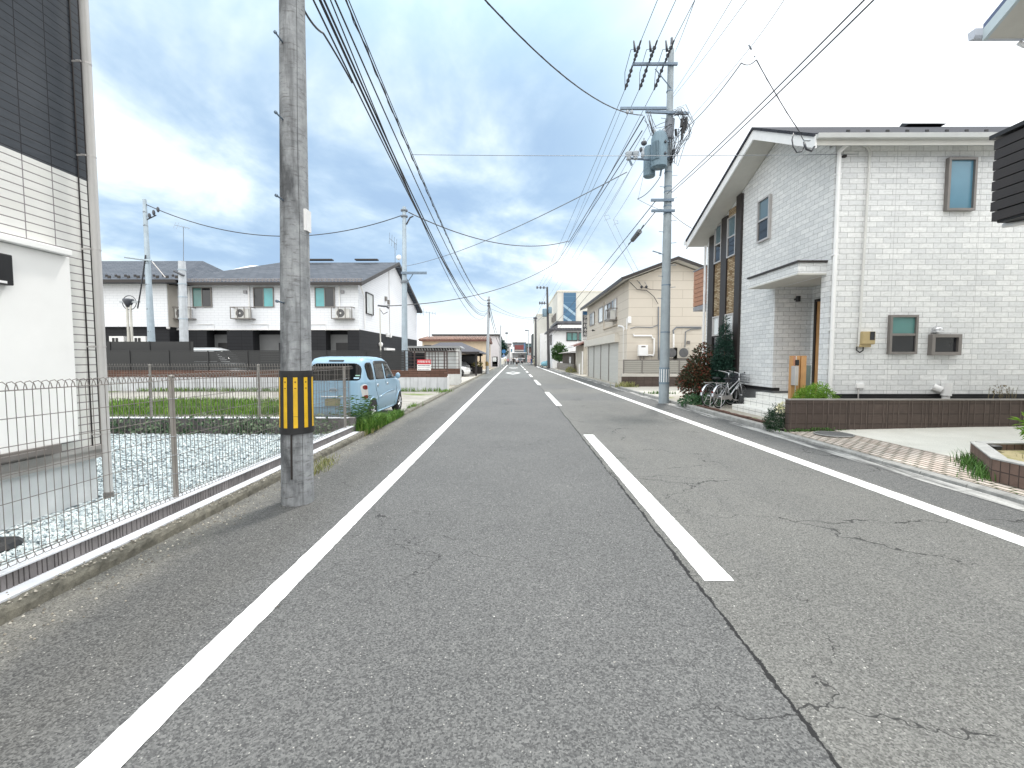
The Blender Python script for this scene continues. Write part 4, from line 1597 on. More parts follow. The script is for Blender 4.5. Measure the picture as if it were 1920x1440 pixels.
# roof: two slopes, hip at the left end
ro = MB()
e0, e1, rz_ = 26.45, 43.8, 8.85
ez0, ez1 = 5.90, 6.0
X0r, X1r = -21.3, -8.85
ro.add([(X0r, e0, ez0), (X1r, e0, ez0), (X1r, 35.2, rz_), (X0r + 3.3, 35.2, rz_), (X1r, e1, ez1), (X0r, e1, ez1)], [(0, 1, 2, 3), (3, 2, 4, 5), (0, 3, 5)])
ro.add([(X0r, e0, ez0 - .16), (X1r, e0, ez0 - .16), (X1r, 35.2, rz_ - .16), (X0r + 3.3, 35.2, rz_ - .16), (X1r, e1, ez1 - .16), (X0r, e1, ez1 - .16)], [(0, 3, 2, 1), (3, 5, 4, 2), (0, 5, 3)])
rfo = mk('roof', ro, M_roof, apt, norm=False)
ba = MB()
ba.hexa([(X1r, e0, ez0 - .2), (X1r, 35.2, rz_ - .2), (X1r + .05, 35.2, rz_ - .2), (X1r + .05, e0, ez0 - .2), (X1r, e0, ez0 + .03), (X1r, 35.2, rz_ + .03), (X1r + .05, 35.2, rz_ + .03), (X1r + .05, e0, ez0 + .03)])
ba.hexa([(X1r, 35.2, rz_ - .2), (X1r, e1, ez1 - .2), (X1r + .05, e1, ez1 - .2), (X1r + .05, 35.2, rz_ - .2), (X1r, 35.2, rz_ + .03), (X1r, e1, ez1 + .03), (X1r + .05, e1, ez1 + .03), (X1r + .05, 35.2, rz_ + .03)])
mk('bargeboard', ba, M_dark, rfo)
mk('gutter', MB().box(X0r, X1r + .06, e0 - .10, e0 + .0, ez0 - .17, ez0 - .01), M_dark, rfo)
sg_ = MB()
for k in range(60):
    x = X0r + .2 + k * .205
    sg_.box(x, x + .07, e0 + .25, e0 + .29, ez0 + .07, ez0 + .24)
sg_.tube([(X0r, e0 + .26, ez0 + .23), (X1r, e0 + .26, ez0 + .23)], .02, 5)
sg_.tube([(X0r, e0 + .26, ez0 + .14), (X1r, e0 + .26, ez0 + .14)], .02, 5)
mk('snow_guard', sg_, mat('snow_guard_grey', (.24, .22, .22), .6, .3, 9), rfo)
rd_ = MB()
rd_.box(-16.2, -13.6, 34.2, 34.6, rz_ - .02, rz_ + .07)
rd_.box(-11.9, -10.2, 34.2, 34.6, rz_ - .02, rz_ + .07)
mk('ridge_vent', rd_, M_dark, rfo)
fa = Face((0, YA, 0), (1, 0, 0), (0, -1, 0))
def axx(px, y=27.0):
    return P(px, 560, y).x


for (p0, p1, gl) in ((362, 398, (M_gl_green, M_gl_dark)), (476, 514, (M_gl_dark, M_gl_teal)), (591, 628, (M_gl_teal, M_gl_dark))):
    window(fa, axx(p0), axx(p1), 4.52, 5.68, apt, M_bronze, list(gl), dep=.08)
for px in (356, 468, 637):
    mk('downpipe', MB().tube([(axx(px), YA - .06, 5.75), (axx(px), YA - .06, 3.9)], .05, 8), M_white, apt)
for px in (349, 461, 643):
    vb_ = MB()
    x = axx(px)
    fa.box(vb_, x - .09, x + .09, 0, .12, 5.32, 5.5)
    mk('vent_hood', vb_, mat('vent_grey', (.32, .32, .34), .5), apt)
for px in (400, 502, 610):
    x = axx(px)
    dr_ = MB().tube([(x - 1.0, YA - .035, 3.52), (x, YA - .035, 3.52), (x, YA - .035, 3.2)], .022, 6)
    dr_.ball((x, YA - .06, 3.2), .05, 8, 6)
    mk('drain_pipe', dr_, M_white, apt)
ga = Face((XA1, 0, 0), (0, 1, 0), (1, 0, 0))
def gyy(px):
    return XA1 * F / (px - 964)


window(ga, gyy(687), gyy(700), 4.28, 5.62, apt, M_dark, [M_gl_pale], dep=.09)
for (px, z0, z1) in ((724, 5.6, 5.9), (729, 5.45, 5.75)):
    q = MB()
    ga.box(q, gyy(px) - .15, gyy(px) + .15, 0, .12, z0, z1)
    mk('vent_hood', q, M_bronze, apt)
mk('conduit', MB().tube([(XA1 + .03, gyy(731), 8.0), (XA1 + .03, gyy(731), 3.0)], .02, 5), M_alu, apt)
mk('corner_downpipe', MB().tube([(XA1 + .25, YA - .3, 5.75), (XA1 + .07, YA + .9, 5.2), (XA1 + .07, YA + .9, 3.3)], .045, 8), M_white, apt)
lo_ = MB().ball((XA1 + .12, gyy(711), 2.45), .16, 10, 8)
mk('round_lamp', lo_, M_white, apt, smooth=True)
wb = MB()
ga.box(wb, gyy(720), gyy(736), 0, .2, 2.05, 2.25)
mk('meter_shelf', wb, M_white, apt)
for px in (725, 731):
    q = MB()
    ga.box(q, gyy(px) - .12, gyy(px) + .12, 0, .15, 3.05, 3.35)
    mk('junction_box', q, M_white, apt)
# antenna and dish on the ridge
an = thing('roof_antenna', 'thin television aerial and dish on the apartment gable', 'aerial', P(741, 494, 35.2))
q = P(741, 494, 35.2)
am = MB().tube([q + Vector((0, 0, -.2)), q + Vector((0, 0, 1.55))], .02, 6)
am.tube([q + Vector((-.25, -.6, 1.75)), q + Vector((.05, .3, 1.5))], .015, 5)
for k in range(4):
    c = q + Vector((-.25, -.6, 1.75)).lerp(Vector((.05, .3, 1.5)), k / 3)
    am.tube([c + Vector((-.02, 0, -.42)), c + Vector((.02, 0, .42))], .012, 4)
mk('mast', am, M_cable2, an)
ds = MB().lathe([(.02, .06), (.13, .04), (.20, 0), (.20, -.01)], (0, 0, 0), 16, 'y')
ds.v = [(v[0] + q.x + .28, v[1] + q.y, v[2] + q.z + .45) for v in ds.v]
mk('dish', ds, M_white, an, smooth=True)

apb = thing('apartment_house', 'left white over black apartment house with hipped grey roof', 'apartment house', (-26, 33, 0))
XB1 = P(313, 560, 26.2).x
mk('upper_wall', MB().box(-33, XB1, 26.2, 41, 3.33, 6.0), M_aptwhite, apb)
mk('side_shade', MB().box(XB1 + .002, XB1 + .03, 26.25, 27.0, 3.33, 5.9), mat('beige_shade', (.46, .43, .39), .7, .05, 3), apb)  # thin beige sheet painting the shaded side return of the white wall
mk('lower_wall', MB().box(-32.9, XB1 - .1, 26.4, 40.9, 0, 3.325), M_aptblack, apb)
ro = MB()
x1 = XB1 + 1.0
ro.add([(-34, 25.6, 5.92), (x1, 25.6, 5.92), (x1 - 3.6, 33.2, 8.55), (-30, 33.2, 8.55), (x1, 41.6, 5.92), (-34, 41.6, 5.92)], [(0, 1, 2, 3), (1, 4, 2), (3, 2, 4, 5), (0, 3, 5)])
ro.add([(-34, 25.6, 5.78), (x1, 25.6, 5.78), (x1, 41.6, 5.78), (-34, 41.6, 5.78)], [(3, 2, 1, 0)])
rfo = mk('roof', ro, M_roof, apb, norm=False)
mk('gutter', MB().box(-34, x1 + .03, 25.5, 25.6, 5.74, 5.91), M_dark, rfo)
sg_ = MB()
for k in range(26):
    x = x1 - .3 - k * .55
    sg_.box(x, x + .16, 25.95, 26.0, 6.05, 6.2)
    sg_.box(x + .1, x + .22, 26.3, 26.35, 6.2, 6.32)
mk('snow_guard', sg_, M_dark, rfo)
fb2 = Face((0, 26.4, 0), (1, 0, 0), (0, -1, 0))
for (p0, p1) in ((208, 235), (250, 276)):
    q = MB()
    fb2.box(q, axx(p0, 26.4), axx(p1, 26.4), 0, .25, 2.0, 2.78)
    pb = mk('meter_cabinet', q, M_white, apb)
    for k in (0, 1):
        d = MB()
        x = axx(p0, 26.4) + .18 + k * .2
        fb2.box(d, x, x + .14, .25, .27, 2.1, 2.68)
        mk('meter', d, M_black, pb)
mk('round_lamp', MB().ball((axx(313, 26.3), 26.3, 3.28), .10, 10, 8), M_white, apb, smooth=True)

acs = [(343, 'air conditioner cage half behind the short grey pole'), (455, 'air conditioner cage between the middle and left apartment windows'), (643, 'air conditioner cage nearest the apartment corner')]
ac0 = None
for px, lab in acs:
    if ac0 is None:
        ac0 = o = aircon(lab)
    else:
        o = copy_tree(ac0)
        o['label'] = lab
    o.location = (axx(px, 26.8), YA - .005, 3.82)


# ---- cable riser beside the left apartment house
t = thing('cable_riser', 'two thin riser pipes with a cable head in front of left apartment', 'cable riser', P(241, 640, 23.5))
q = P(241, 572, 23.5)
for dx_ in (-.08, .10):
    mk('pipe', MB().tube([(q.x + dx_, 23.5, 1.0), (q.x + dx_, 23.5, q.z)], .055, 8), mat('riser_cream', (.55, .54, .50), .5, .1, 3), t)
mk('cable_head', MB().lathe([(.10, -.1), (.26, .25), (.22, .32)], (q.x, 23.5, q.z), 12), M_insul, t, smooth=True)
mk('loop', MB().torus((q.x + .05, 23.5, q.z + .12), .36, .02, 'y', 24, 5), M_cable, t, smooth=True)
a_, b_ = P(225, 566, 23.5), P(262, 566, 23.5)
mk('cross_bar', MB().box(a_.x, b_.x, 23.46, 23.54, a_.z - .05, a_.z + .05), M_grey, t)


# ---- steel poles in front of the apartments
def steel_pole(label, top, base, r0, r1, m, loc):
    t_ = thing('steel_pole', label, 'pole', loc, 0, None)
    mk('shaft', MB().tube([base, Vector(base).lerp(Vector(top), .5), top], [r0, (r0 + r1) / 2, r1], 16), m, t_, smooth='auto')
    return t_


M_pole = mat('pole_blue_grey', (.36, .43, .49), .5, .14, 3, metal=.2, streak=.25)
p0, p1 = P(285, 652, 23), P(271, 374, 23)
t = steel_pole('tall leaning blue grey pole in front of the left apartment house', p1, Vector((p0.x, 23, 0)), .19, .085, M_pole, (p0.x, 23, 0))
for zf in (.30, .42, .55, .66, .86, .93):
    c = Vector((p0.x, 23, 0)).lerp(p1, zf)
    mk('band', MB().tube([c, c + Vector((-.01, 0, .06))], .19 - .1 * zf, 12), M_cable2, t)
c = Vector((p0.x, 23, 0)).lerp(p1, .8)
a_, b_ = P(234, 482, 22.85), P(284, 489, 22.85)
mk('cross_arm', MB().tube([a_, b_], .055, 6), M_pole, t)
mk('brace', MB().tube([P(284, 489, 22.9), P(310, 520, 22.9)], .025, 5), M_alu, t)
c = p1 + Vector((0, 0, -.65))
ib = MB().tube([c + Vector((.05, 0, -.35)), c + Vector((.55, 0, -.12))], .03, 5)
for k in range(3):
    ib.ball(tuple(c + Vector((.25 + .22 * k, -.05, -.16 + .15 * k))), (.07, .07, .14), 8, 6)
mk('insulators', ib, M_insul, t)
p0, p1 = P(344, 655, 21.9), P(341, 490, 21.9)
t = steel_pole('short thick grey pole standing behind the charcoal fence', p1, Vector((p0.x + .02, 21.9, 0)), .205, .155, mat('pole_grey', (.46, .49, .53), .6, .16, 4, streak=.3), (p0.x, 21.9, 0))
for zf in (.55, .72, .82, .93):
    c = Vector((p0.x, 21.9, 0)).lerp(p1, zf)
    mk('band', MB().tube([c, c + Vector((0, 0, .05))], .225 - .05 * zf, 12), M_pole, t)
mk('bracket', MB().tube([P(326, 508, 21.7), P(345, 517, 21.7)], .05, 5), M_insul, t)
p0, p1 = P(758, 660, 21.9), P(758, 388, 21.9)
t = steel_pole('tall grey pole with one short cross arm beside the apartment gable', p1, Vector((p0.x, 21.9, 0)), .165, .085, M_pole, (p0.x, 21.9, 0))
a_, b_ = P(752, 512, 21.75), P(800, 510, 21.75)
mk('cross_arm', MB().box(a_.x, b_.x, 21.71, 21.79, a_.z - .05, a_.z + .06), M_galv, t)
mk('brace', MB().tube([P(763, 531, 21.75), P(775, 513, 21.75)], .022, 5), M_galv, t)
for py in (396, 407, 529, 531):
    c = P(758, py, 21.9)
    mk('band', MB().tube([c, c + Vector((0, 0, .06))], .17, 12), M_cable2, t)
mk('cable_elbow', MB().tube([P(775, 405, 21.85), P(769, 408, 21.85), P(765, 415, 21.85), P(762, 421, 21.85)], .035, 6), M_cable, t, smooth=True)
# small service riser near the gable
q = P(714, 640, 24.6)
t = thing('service_riser', 'slim white service riser pipe in front of the apartment gable', 'cable riser', (q.x, 24.6, 0))
tp_ = P(712, 578, 24.6)
mk('pipe', MB().tube([(q.x, 24.6, 0.5), (tp_.x, 24.6, tp_.z)], .035, 8), mat('riser_cream', (.55, .54, .50)), t)
mk('cable_head', MB().tube([tp_ + Vector((-.1, 0, .15)), tp_ + Vector((.1, 0, .12)), tp_ + Vector((.35, 0, .1)), tp_ + Vector((.5, 0, .0))], .05, 6), M_insul, t)
mk('drip_loop', MB().tube([tp_ + Vector((.05, 0, -.1)), tp_ + Vector((.2, 0, -.32)), tp_ + Vector((.42, 0, -.2))], .02, 5), M_cable, t)
# aerial on the lean-to behind, and the thin aerial behind the short pole
for (px, py0, py1, Y, lab) in ((344, 500, 425, 33.2, 'thin television aerial above the hipped apartment roof'), (805, 634, 586, 60, 'tall television aerial on the tiled shop roof')):
    a_, b_ = P(px, py0, Y), P(px, py1, Y)
    k = Y / 34
    q = MB().tube([a_, b_], .022 * k, 5)
    q.tube([b_ + Vector((-.65 * k, 0, .12)), b_ + Vector((.45 * k, 0, -.12))], .014 * k, 4)
    for j in range(6):
        c = (b_ + Vector((-.65 * k, 0, .12))).lerp(b_ + Vector((.45 * k, 0, -.12)), j / 5)
        q.tube([c + Vector((-.05, .2, .28 * k * (1 if j < 2 else .4))), c + Vector((.05, -.2, -.28 * k * (1 if j < 2 else .4)))], .012 * k, 4)
    solo('television_aerial', q, M_cable2, lab, 'aerial')

# ---- white gatehouse
YG = 27.9
gx0, gx1 = P(764, 660, YG).x, P(860, 660, YG).x
t = thing('gatehouse', 'small white building with glazed sliding doors and toothed eave', 'building', ((gx0 + gx1) / 2, YG + 2, 0))
gzt = P(800, 649, YG).z
M_ghw = mat('gatehouse_white', (.80, .80, .81), .7, .05, 2)
mk('wall', MB().box(gx0 + .25, gx1 - .1, YG + .3, YG + 1.4, 0, gzt - .25), M_ghw, t)
mk('pillar', MB().box(gx1 - .1, gx1 + .12, YG - .4, YG + .45, 0, gzt - .12), M_conc_pale, t)
rfm = MB().prism([(gx0, gzt - .12), (gx0, gzt + .0), (gx1 + .1, gzt + .0), (gx1 + .26, gzt - .12), (gx1 + .26, gzt - .17), (gx1 + .05, gzt - .12)], 'y', YG - .5, YG + 1.1)
mk('roof', rfm, mat('roof_slab_grey', (.27, .28, .29), .7, .08, 2), t)
mk('eave_fascia', MB().box(gx0 + .1, gx1 - .1, YG - .2, YG + .28, gzt - .30, gzt - .125), M_white, t)
te = MB()
k = 0
x = gx0 + .2
while x < gx1 - .2:
    te.hexa([(x, YG - .26, gzt - .27), (x, YG - .202, gzt - .27), (x + .08, YG - .202, gzt - .27), (x + .08, YG - .26, gzt - .27), (x - .06, YG - .26, gzt - .125), (x - .06, YG - .202, gzt - .125), (x + .04, YG - .202, gzt - .125), (x + .04, YG - .26, gzt - .125)])
    x += .165
mk('rafter_ends', te, M_dark, t)
fg = Face((0, YG + .3, 0), (1, 0, 0), (0, -1, 0))
q = MB()
fg.box(q, P(770, 660, YG).x, P(796, 660, YG).x, 0, .02, .7, 1.85)
mk('dark_opening', q, M_gl_dark, t)
window(fg, P(796, 660, YG).x, P(833, 660, YG).x, .1, 1.95, t, M_bronze, [M_gl_pale, M_gl_pale, M_gl_pale], dep=.06)
window(fg, P(837, 660, YG).x, P(856, 660, YG).x, .1, 1.95, t, M_bronze, [M_gl_pale], dep=.06)

# ---- carport with a dark hipped roof
q0, q1 = P(845, 659, 38), P(923, 659, 38)
t = thing('carport', 'dark hipped roof carport on thin posts behind the gatehouse', 'carport', ((q0.x + q1.x) / 2, 44, 0))
zc = q0.z
ro = MB()
ro.add([(q0.x - 3, 38, zc), (-2.9, 38, zc - .12), (-2.9, 55, zc - .12), (q0.x - 3, 55, zc), (q0.x - 2, 45, zc + 1.0), (-5.2, 45, zc + 1.0)], [(0, 1, 5, 4), (1, 2, 5), (2, 3, 4, 5), (3, 0, 4), (0, 3, 2, 1)])
rfo = mk('roof', ro, mat('carport_roof', (.075, .075, .088), .9, .1, 1), t)
mk('fascia', MB().box(q0.x - 3, -2.9, 37.95, 38.0, zc - .18, zc - .01), M_dark, rfo)
for (x, y) in ((-3.3, 38.4), (-6.3, 38.4), (-3.3, 54), (-3.5, 46), (-6.3, 54)):
    mk('post', MB().box(x, x + .14, y, y + .14, 0, zc - .1), M_dark, t)
mk('back_wall', MB().box(q0.x - 2.6, -4.4, 54.3, 54.5, 0, zc - .2), M_alcove, t)
mk('cross_beam', MB().box(q0.x - 3, -3.2, 46, 46.2, zc - .35, zc - .15), M_dark, t)

# ---- beige shop with a brown tiled roof, pale building behind
sx0, sx1 = P(786, 640, 60).x, P(915, 640, 60).x
t = thing('tiled_roof_building', 'long beige building with a brown tiled eave behind the gatehouse', 'building', ((sx0 + sx1) / 2, 66, 0))
ze = P(850, 636, 60).z
mk('wall', MB().box(sx0 + .3, sx1 - .3, 60.5, 72, 0, ze), mat('warm_beige', (.60, .49, .36), .8, .08, 1, streak=.2), t)
M_tileroof = mat('brown_roof_tile', (.15, .07, .055), .7, .35, 3)
rfm = MB()
rfm.add([(sx0, 59.8, ze - .05), (sx1, 59.8, ze - .05), (sx1, 66, ze + .55), (sx0, 66, ze + .55), (sx1, 72.5, ze - .05), (sx0, 72.5, ze - .05), (sx0, 59.8, ze - .25), (sx1, 59.8, ze - .25), (sx1, 72.5, ze - .25), (sx0, 72.5, ze - .25)], [(0, 1, 2, 3), (3, 2, 4, 5), (6, 7, 1, 0), (1, 7, 8, 4, 2), (0, 3, 5, 9, 6), (6, 9, 8, 7)])
rfo = mk('roof', rfm, M_tileroof, t)
tm = MB()
x = sx0
while x < sx1 - .1:
    tm.tube([(x, 59.7, ze - .02), (x, 65.9, ze + .6)], .09, 6)
    x += .34
mk('tile_rolls', tm, mat('brown_roof_tile_light', (.22, .13, .10), .7, .6, 2), rfo)
fs_ = Face((0, 60.5, 0), (1, 0, 0), (0, -1, 0))
for (p0, p1) in ((795, 809), (818, 824)):
    window(fs_, P(p0, 640, 60.5).x, P(p1, 640, 60.5).x, ze - 1.4, ze - .75, t, M_bronze, [M_gl_dark], dep=.06)
for (p0, p1) in ((834, 847), (849, 863)):
    window(fs_, P(p0, 640, 60.5).x, P(p1, 640, 60.5).x, ze - 1.6, ze - .75, t, M_bronze, [M_gl_dark], dep=.06)
bx0, bx1 = P(812, 640, 80).x, P(935, 640, 80).x
t = thing('flat_roof_building', 'pale flat roofed building rising behind the brown tiled roof', 'building', ((bx0 + bx1) / 2, 86, 0))
zb = P(850, 628, 80).z
mk('wall', MB().box(bx0, bx1, 80, 94, 0, zb - .15), mat('pale_mauve_wall', (.55, .53, .55), .8, .06, .6), t)
mk('roof', MB().box(bx0 - .2, bx1 + .3, 79.7, 94.3, zb - .15, zb + .12), M_dark, t)
window(Face((0, 80, 0), (1, 0, 0), (0, -1, 0)), bx1 - 2.3, bx1 - 1.2, 4, 5, t, M_bronze, [M_gl_dark])
# white shop with sign board and awning by the road
hx0, hx1 = P(905, 660, 84).x, P(931, 660, 84).x
t = thing('roadside_shop', 'low white shop with a blank white board above its awning', 'shop', ((hx0 + hx1) / 2, 88, 0))
zt = P(920, 651, 84).z
mk('wall', MB().box(hx0 - 2, hx1, 84.5, 96, 0, zt - .6), M_ghw, t)
mk('sign_board', MB().box(hx0, hx1, 84, 84.45, zt - 1.35, zt), M_white, t)
mk('awning', MB().prism([(83.0, zt - 1.95), (84.48, zt - 1.45), (84.48, zt - 1.6), (83.0, zt - 2.05)], 'x', hx0 - 1.5, hx1 + .3), mat('awning_lilac', (.60, .60, .68), .7, .05, 1), t)
mk('shop_front', MB().box(hx0 - 1.5, hx1 - .4, 84.4, 84.49, .2, zt - 2.1), M_gl_dark, t)


def vending(label, x, Y, col):
    t_ = thing('vending_machine', label, 'vending machine', (x, Y, 0), 0, 'vending machines')
    mm = mat('vending_' + label.split()[0], col, .4, .05, 3)
    mk('cabinet', MB().box(x - .5, x + .5, Y, Y + .7, .05, 1.83), mm, t_, bevel=.02)
    mk('display', MB().box(x - .4, x + .25, Y - .012, Y - .001, .95, 1.7), M_gl_pale, t_)
    mk('outlet', MB().box(x - .35, x + .25, Y - .012, Y - .001, .25, .5), M_black, t_)


vending('teal vending machine in front of the white shop', P(928, 675, 80).x, 80, (.12, .42, .42))
vending('dark green vending machine left of the teal one', P(919, 675, 80.5).x, 80.5, (.04, .20, .15))
# dark planter box before the carport
q = P(896, 697, 44)
t = thing('planter_box', 'dark square planter box with yellow plants by the left road edge', 'planter', (q.x, 44, 0))
mk('box', MB().box(q.x - .5, q.x + .42, 43.6, 44.5, 0, .72), M_dark, t)
q_ = MB()
crown(q_, R, [((q.x, 44, .9), (.45, .4, .3))], 260, .16, .09)
mk('plants', q_, leafmat('yellow_plant', (.14, .16, .04), (.35, .30, .10), (.5, .42, .2)), t, norm=False)
# ================================================================ RIGHT SIDE
# ---- white stone-faced house
HX, HY = 6.88, 10.0
Fs = Face((0, HY, 0), (1, 0, 0), (0, -1, 0))      # south front, faces the camera
Fg = Face((HX, 0, 0), (0, 1, 0), (-1, 0, 0))      # gable, faces the road
t = house = thing('house', 'white stone faced two storey house with brown vertical fins facing the road', 'house', (11, 13.5, 0))
RY, RZ = 12.15, 7.48          # ridge
EY0, EZ0 = 9.66, 6.13        # near eave (roof top surface)
EY1, EZ1 = 16.62, 5.74        # far eave


def roofz(y):
    return EZ0 + (RZ - EZ0) * (y - EY0) / (RY - EY0) if y <= RY else RZ + (EZ1 - RZ) * (y - RY) / (EY1 - RY)


TH = .24
zw = lambda y: roofz(y) - TH + .02
BZ = .72
YE = 16.4
mk('front_wall', MB().box(HX, 16.5, HY, HY + .2, BZ, zw(HY) - .03), M_stonewht, t)
gp = [(HY + .2, BZ), (10.30, BZ), (10.30, 3.38), (12.1, 3.38), (12.1, BZ), (YE, BZ), (YE, zw(YE)), (RY, zw(RY)), (HY + .2, zw(HY + .2))]
gw_ = MB()
gw_.prism([(HY + .2, BZ), (10.30, BZ), (10.30, zw(10.30)), (HY + .2, zw(HY + .2))], 'x', HX, HX + .2)
gw_.prism([(10.30, 3.38), (12.1, 3.38), (12.1, zw(12.1)), (10.30, zw(10.30))], 'x', HX, HX + .2)
gw_.prism([(12.1, BZ), (YE, BZ), (YE, zw(YE)), (12.1, zw(12.1))], 'x', HX, HX + .2)
mk('gable_wall', gw_, M_stonewht, t)
iw = MB()
iw.box(HX + .2, 7.86, 12.1, 12.3, .56, 3.5)
iw.box(HX + .2, 7.86, 10.22, 10.30, .56, 3.5)
iw.box(7.86, 8.0, 10.22, 12.3, .56, 3.5)
mk('porch_walls', iw, M_stonewht, t)
mk('porch_ceiling', MB().box(HX + .2, 7.86, 10.30, 12.1, 3.38, 3.45), M_soffit, t)
mk('other_walls', MB().prism([(HY + .2, BZ), (YE, BZ), (YE, zw(YE)), (RY, zw(RY)), (HY + .2, zw(HY + .2))], 'x', 16.3, 16.5).box(HX + .2, 16.3, YE - .2, YE, BZ, zw(YE) - .05), M_stonewht, t)
fd = MB()
fd.box(HX + .03, 16.45, HY + .03, 10.43, 0, BZ - .085)
fd.box(HX + .03, 16.45, 12.08, YE - .03, 0, BZ - .085)
mk('foundation', fd, mat('grey_foundation', (.13, .135, .14), .9, .15, 5, bump=.3), t)
fl = MB()
for (a_, b_, dn) in ((BZ - .085, BZ - .05, .012), (BZ - .05, BZ - .03, -.01), (BZ - .03, BZ - .002, .006)):
    fl.box(HX - dn, 16.5, HY - dn, HY + .2, a_, b_)
    fl.box(HX - dn, HX + .2, HY + .2, 10.30, a_, b_)
    fl.box(HX - dn, HX + .2, 12.1, YE, a_, b_)
mk('base_flashing', fl, M_black, t)
# corner trims of the siding
# porch canopy
cp_ = MB().box(6.26, HX, 10.15, 12.25, 3.375, 3.605)
cn = mk('porch_canopy', cp_, M_stonewht, t)
mk('canopy_cap', MB().box(6.22, HX, 10.11, 12.29, 3.605, 3.65), M_dark, cn)
mk('canopy_soffit', MB().box(6.25, HX, 10.14, 12.26, 3.345, 3.374), M_soffit, cn)
# entrance door on the back of the porch
dm = MB().box(7.80, 7.857, 10.62, 11.80, .58, 2.95)
do = mk('entrance_door', dm, M_wood, t)
fr = MB()
fr.box(7.775, 7.858, 10.55, 10.615, .58, 3.02)
fr.box(7.775, 7.858, 11.805, 11.88, .58, 3.02)
fr.box(7.775, 7.858, 10.615, 11.805, 2.955, 3.02)
fr.box(7.785, 7.799, 11.10, 11.17, .58, 2.95)
mk('door_frame', fr, M_dark, do)
mk('door_handle', MB().tube([(7.77, 11.28, 1.3), (7.74, 11.28, 1.3), (7.74, 11.28, 1.9), (7.77, 11.28, 1.9)], .015, 6), M_chrome, do)
pl_ = MB().tube([(7.4, 12.09, 3.05), (7.4, 11.98, 3.05)], .03, 8)
pl_.tube([(7.4, 11.95, 2.98), (7.4, 11.95, 3.12)], .055, 10)
mk('porch_lamp', pl_, M_black, t)
# brown fins with stone and windows between
for (y0, y1) in ((13.90, 14.22), (14.80, 15.19), (15.72, 16.12)):
    mk('fin', MB().box(HX - .07, HX, y0, y1, .25, min(zw(y0), zw(y1)) - .01), M_dark, t)
for (y0, y1) in ((14.22, 14.80), (15.19, 15.72)):
    mk('stone_panel', MB().box(HX - .02, HX, y0, y1, 2.93, 4.70), M_stonebrn, t)
    mk('stone_panel', MB().box(HX - .02, HX, y0, y1, 5.96, min(zw(y0), zw(y1)) - .01), M_stonebrn, t)
    window(Fg, y0 + .01, y1 - .01, 4.70, 5.95, t, M_alu, [M_gl_sky, M_gl_dark], 'h', .04, .075)
    window(Fg, y0 + .01, y1 - .01, 2.26, 2.92, t, M_alu, [M_gl_pale], 'h', .045, .075)
    window(Fg, y0 + .01, y1 - .01, .62, 2.25, t, M_dark, [M_gl_dark], 'h', .03, .05)
window(Fg, 12.38, 12.98, 4.72, 5.88, t, M_alu, [M_gl_sky, M_gl_dark], 'h', .045, .08)
# south windows
def fx(px):
    return P(px, 400, HY).x


def fz(py):
    return P(1700, py, HY).z


window(Fs, fx(1768), fx(1821), fz(397), fz(298), t, M_bronze, [M_gl_blue], dep=.09, fw=.05)
window(Fs, fx(1674), fx(1727), fz(664), fz(591), t, M_bronze, [M_gl_green, M_gl_dark], 'h', .05, .08)
window(Fs, fx(1752), fx(1808), fz(666), fz(627), t, M_bronze, [M_gl_dark], dep=.11, fw=.07)
# pipes and fittings on the south wall
x = fx(1565)
dp = MB().tube([(fx(1576), HY - .30, fz(266)), (fx(1575), HY - .28, fz(274)), (x, HY - .07, fz(287)), (x, HY - .07, fz(300)), (x, HY - .07, .25)], .042, 12)
dpo = mk('downpipe', dp, M_white, t, smooth='auto')
for py in (330, 480, 620):
    mk('pipe_clip', MB().box(x - .05, x + .05, HY - .105, HY, fz(py), fz(py) + .03), M_white, dpo)
x = fx(1623)
mk('meter_conduit', MB().tube([(fx(1610), HY - .04, fz(275)), (fx(1617), HY - .045, fz(277)), (x, HY - .045, fz(286)), (x, HY - .045, fz(320)), (fx(1617.5), HY - .045, fz(650))], .024, 8), mat('conduit_grey', (.62, .62, .60), .5, .05, 3), t, smooth='auto')
mb_ = MB()
Fs.box(mb_, fx(1618.5), fx(1643), .0, .14, fz(646), fz(622))
mto = mk('electricity_meter', mb_, mat('meter_beige', (.42, .33, .17), .5, .06, 4), t, bevel=.02)
q = MB()
Fs.box(q, fx(1632), fx(1641), .141, .146, fz(638), fz(622.5))
mk('meter_glass', q, M_gl_dark, mto)
q = MB()
Fs.box(q, fx(1617), fx(1638), .0, .09, fz(651), fz(646))
mk('meter_base', q, mat('meter_beige', (.42, .33, .17)), mto)
mk('cable_loop', MB().tube([(fx(1614), HY - .05, fz(650)), (fx(1614), HY - .05, fz(657)), (fx(1620), HY - .05, fz(661)), (fx(1626), HY - .05, fz(657)), (fx(1626), HY - .05, fz(650))], .013, 6), M_black, t, smooth=True)
vh = MB().ball((fx(1765), HY - .05, fz(618)), (.09, .10, .075), 14, 8)
vh.box(fx(1756.5), fx(1772.5), HY - .15, HY, fz(624), fz(621))
mk('vent_hood', vh, M_chrome, t, smooth='auto')
q = MB()
Fs.box(q, fx(1617), fx(1632), .0, .05, fz(728), fz(719))
so_ = mk('outdoor_socket', q, M_white, t, bevel=.01)
mk('socket_conduit', MB().tube([(fx(1622), HY - .03, fz(728)), (fx(1622), HY - .03, .3)], .014, 6), M_alu, so_)
hr = MB().tube([(fx(1782), HY - .12, .3), (fx(1782), HY - .12, fz(742))], .07, 14)
hr.tube([(fx(1782), HY - .12, fz(741)), (fx(1783), HY - .12, fz(717))], .095, 14)
hr.tube([(fx(1765), HY - .02, fz(725)), (fx(1775), HY - .10, fz(731))], .075, 12)
mk('drain_vent', hr, M_white, t, smooth='auto')
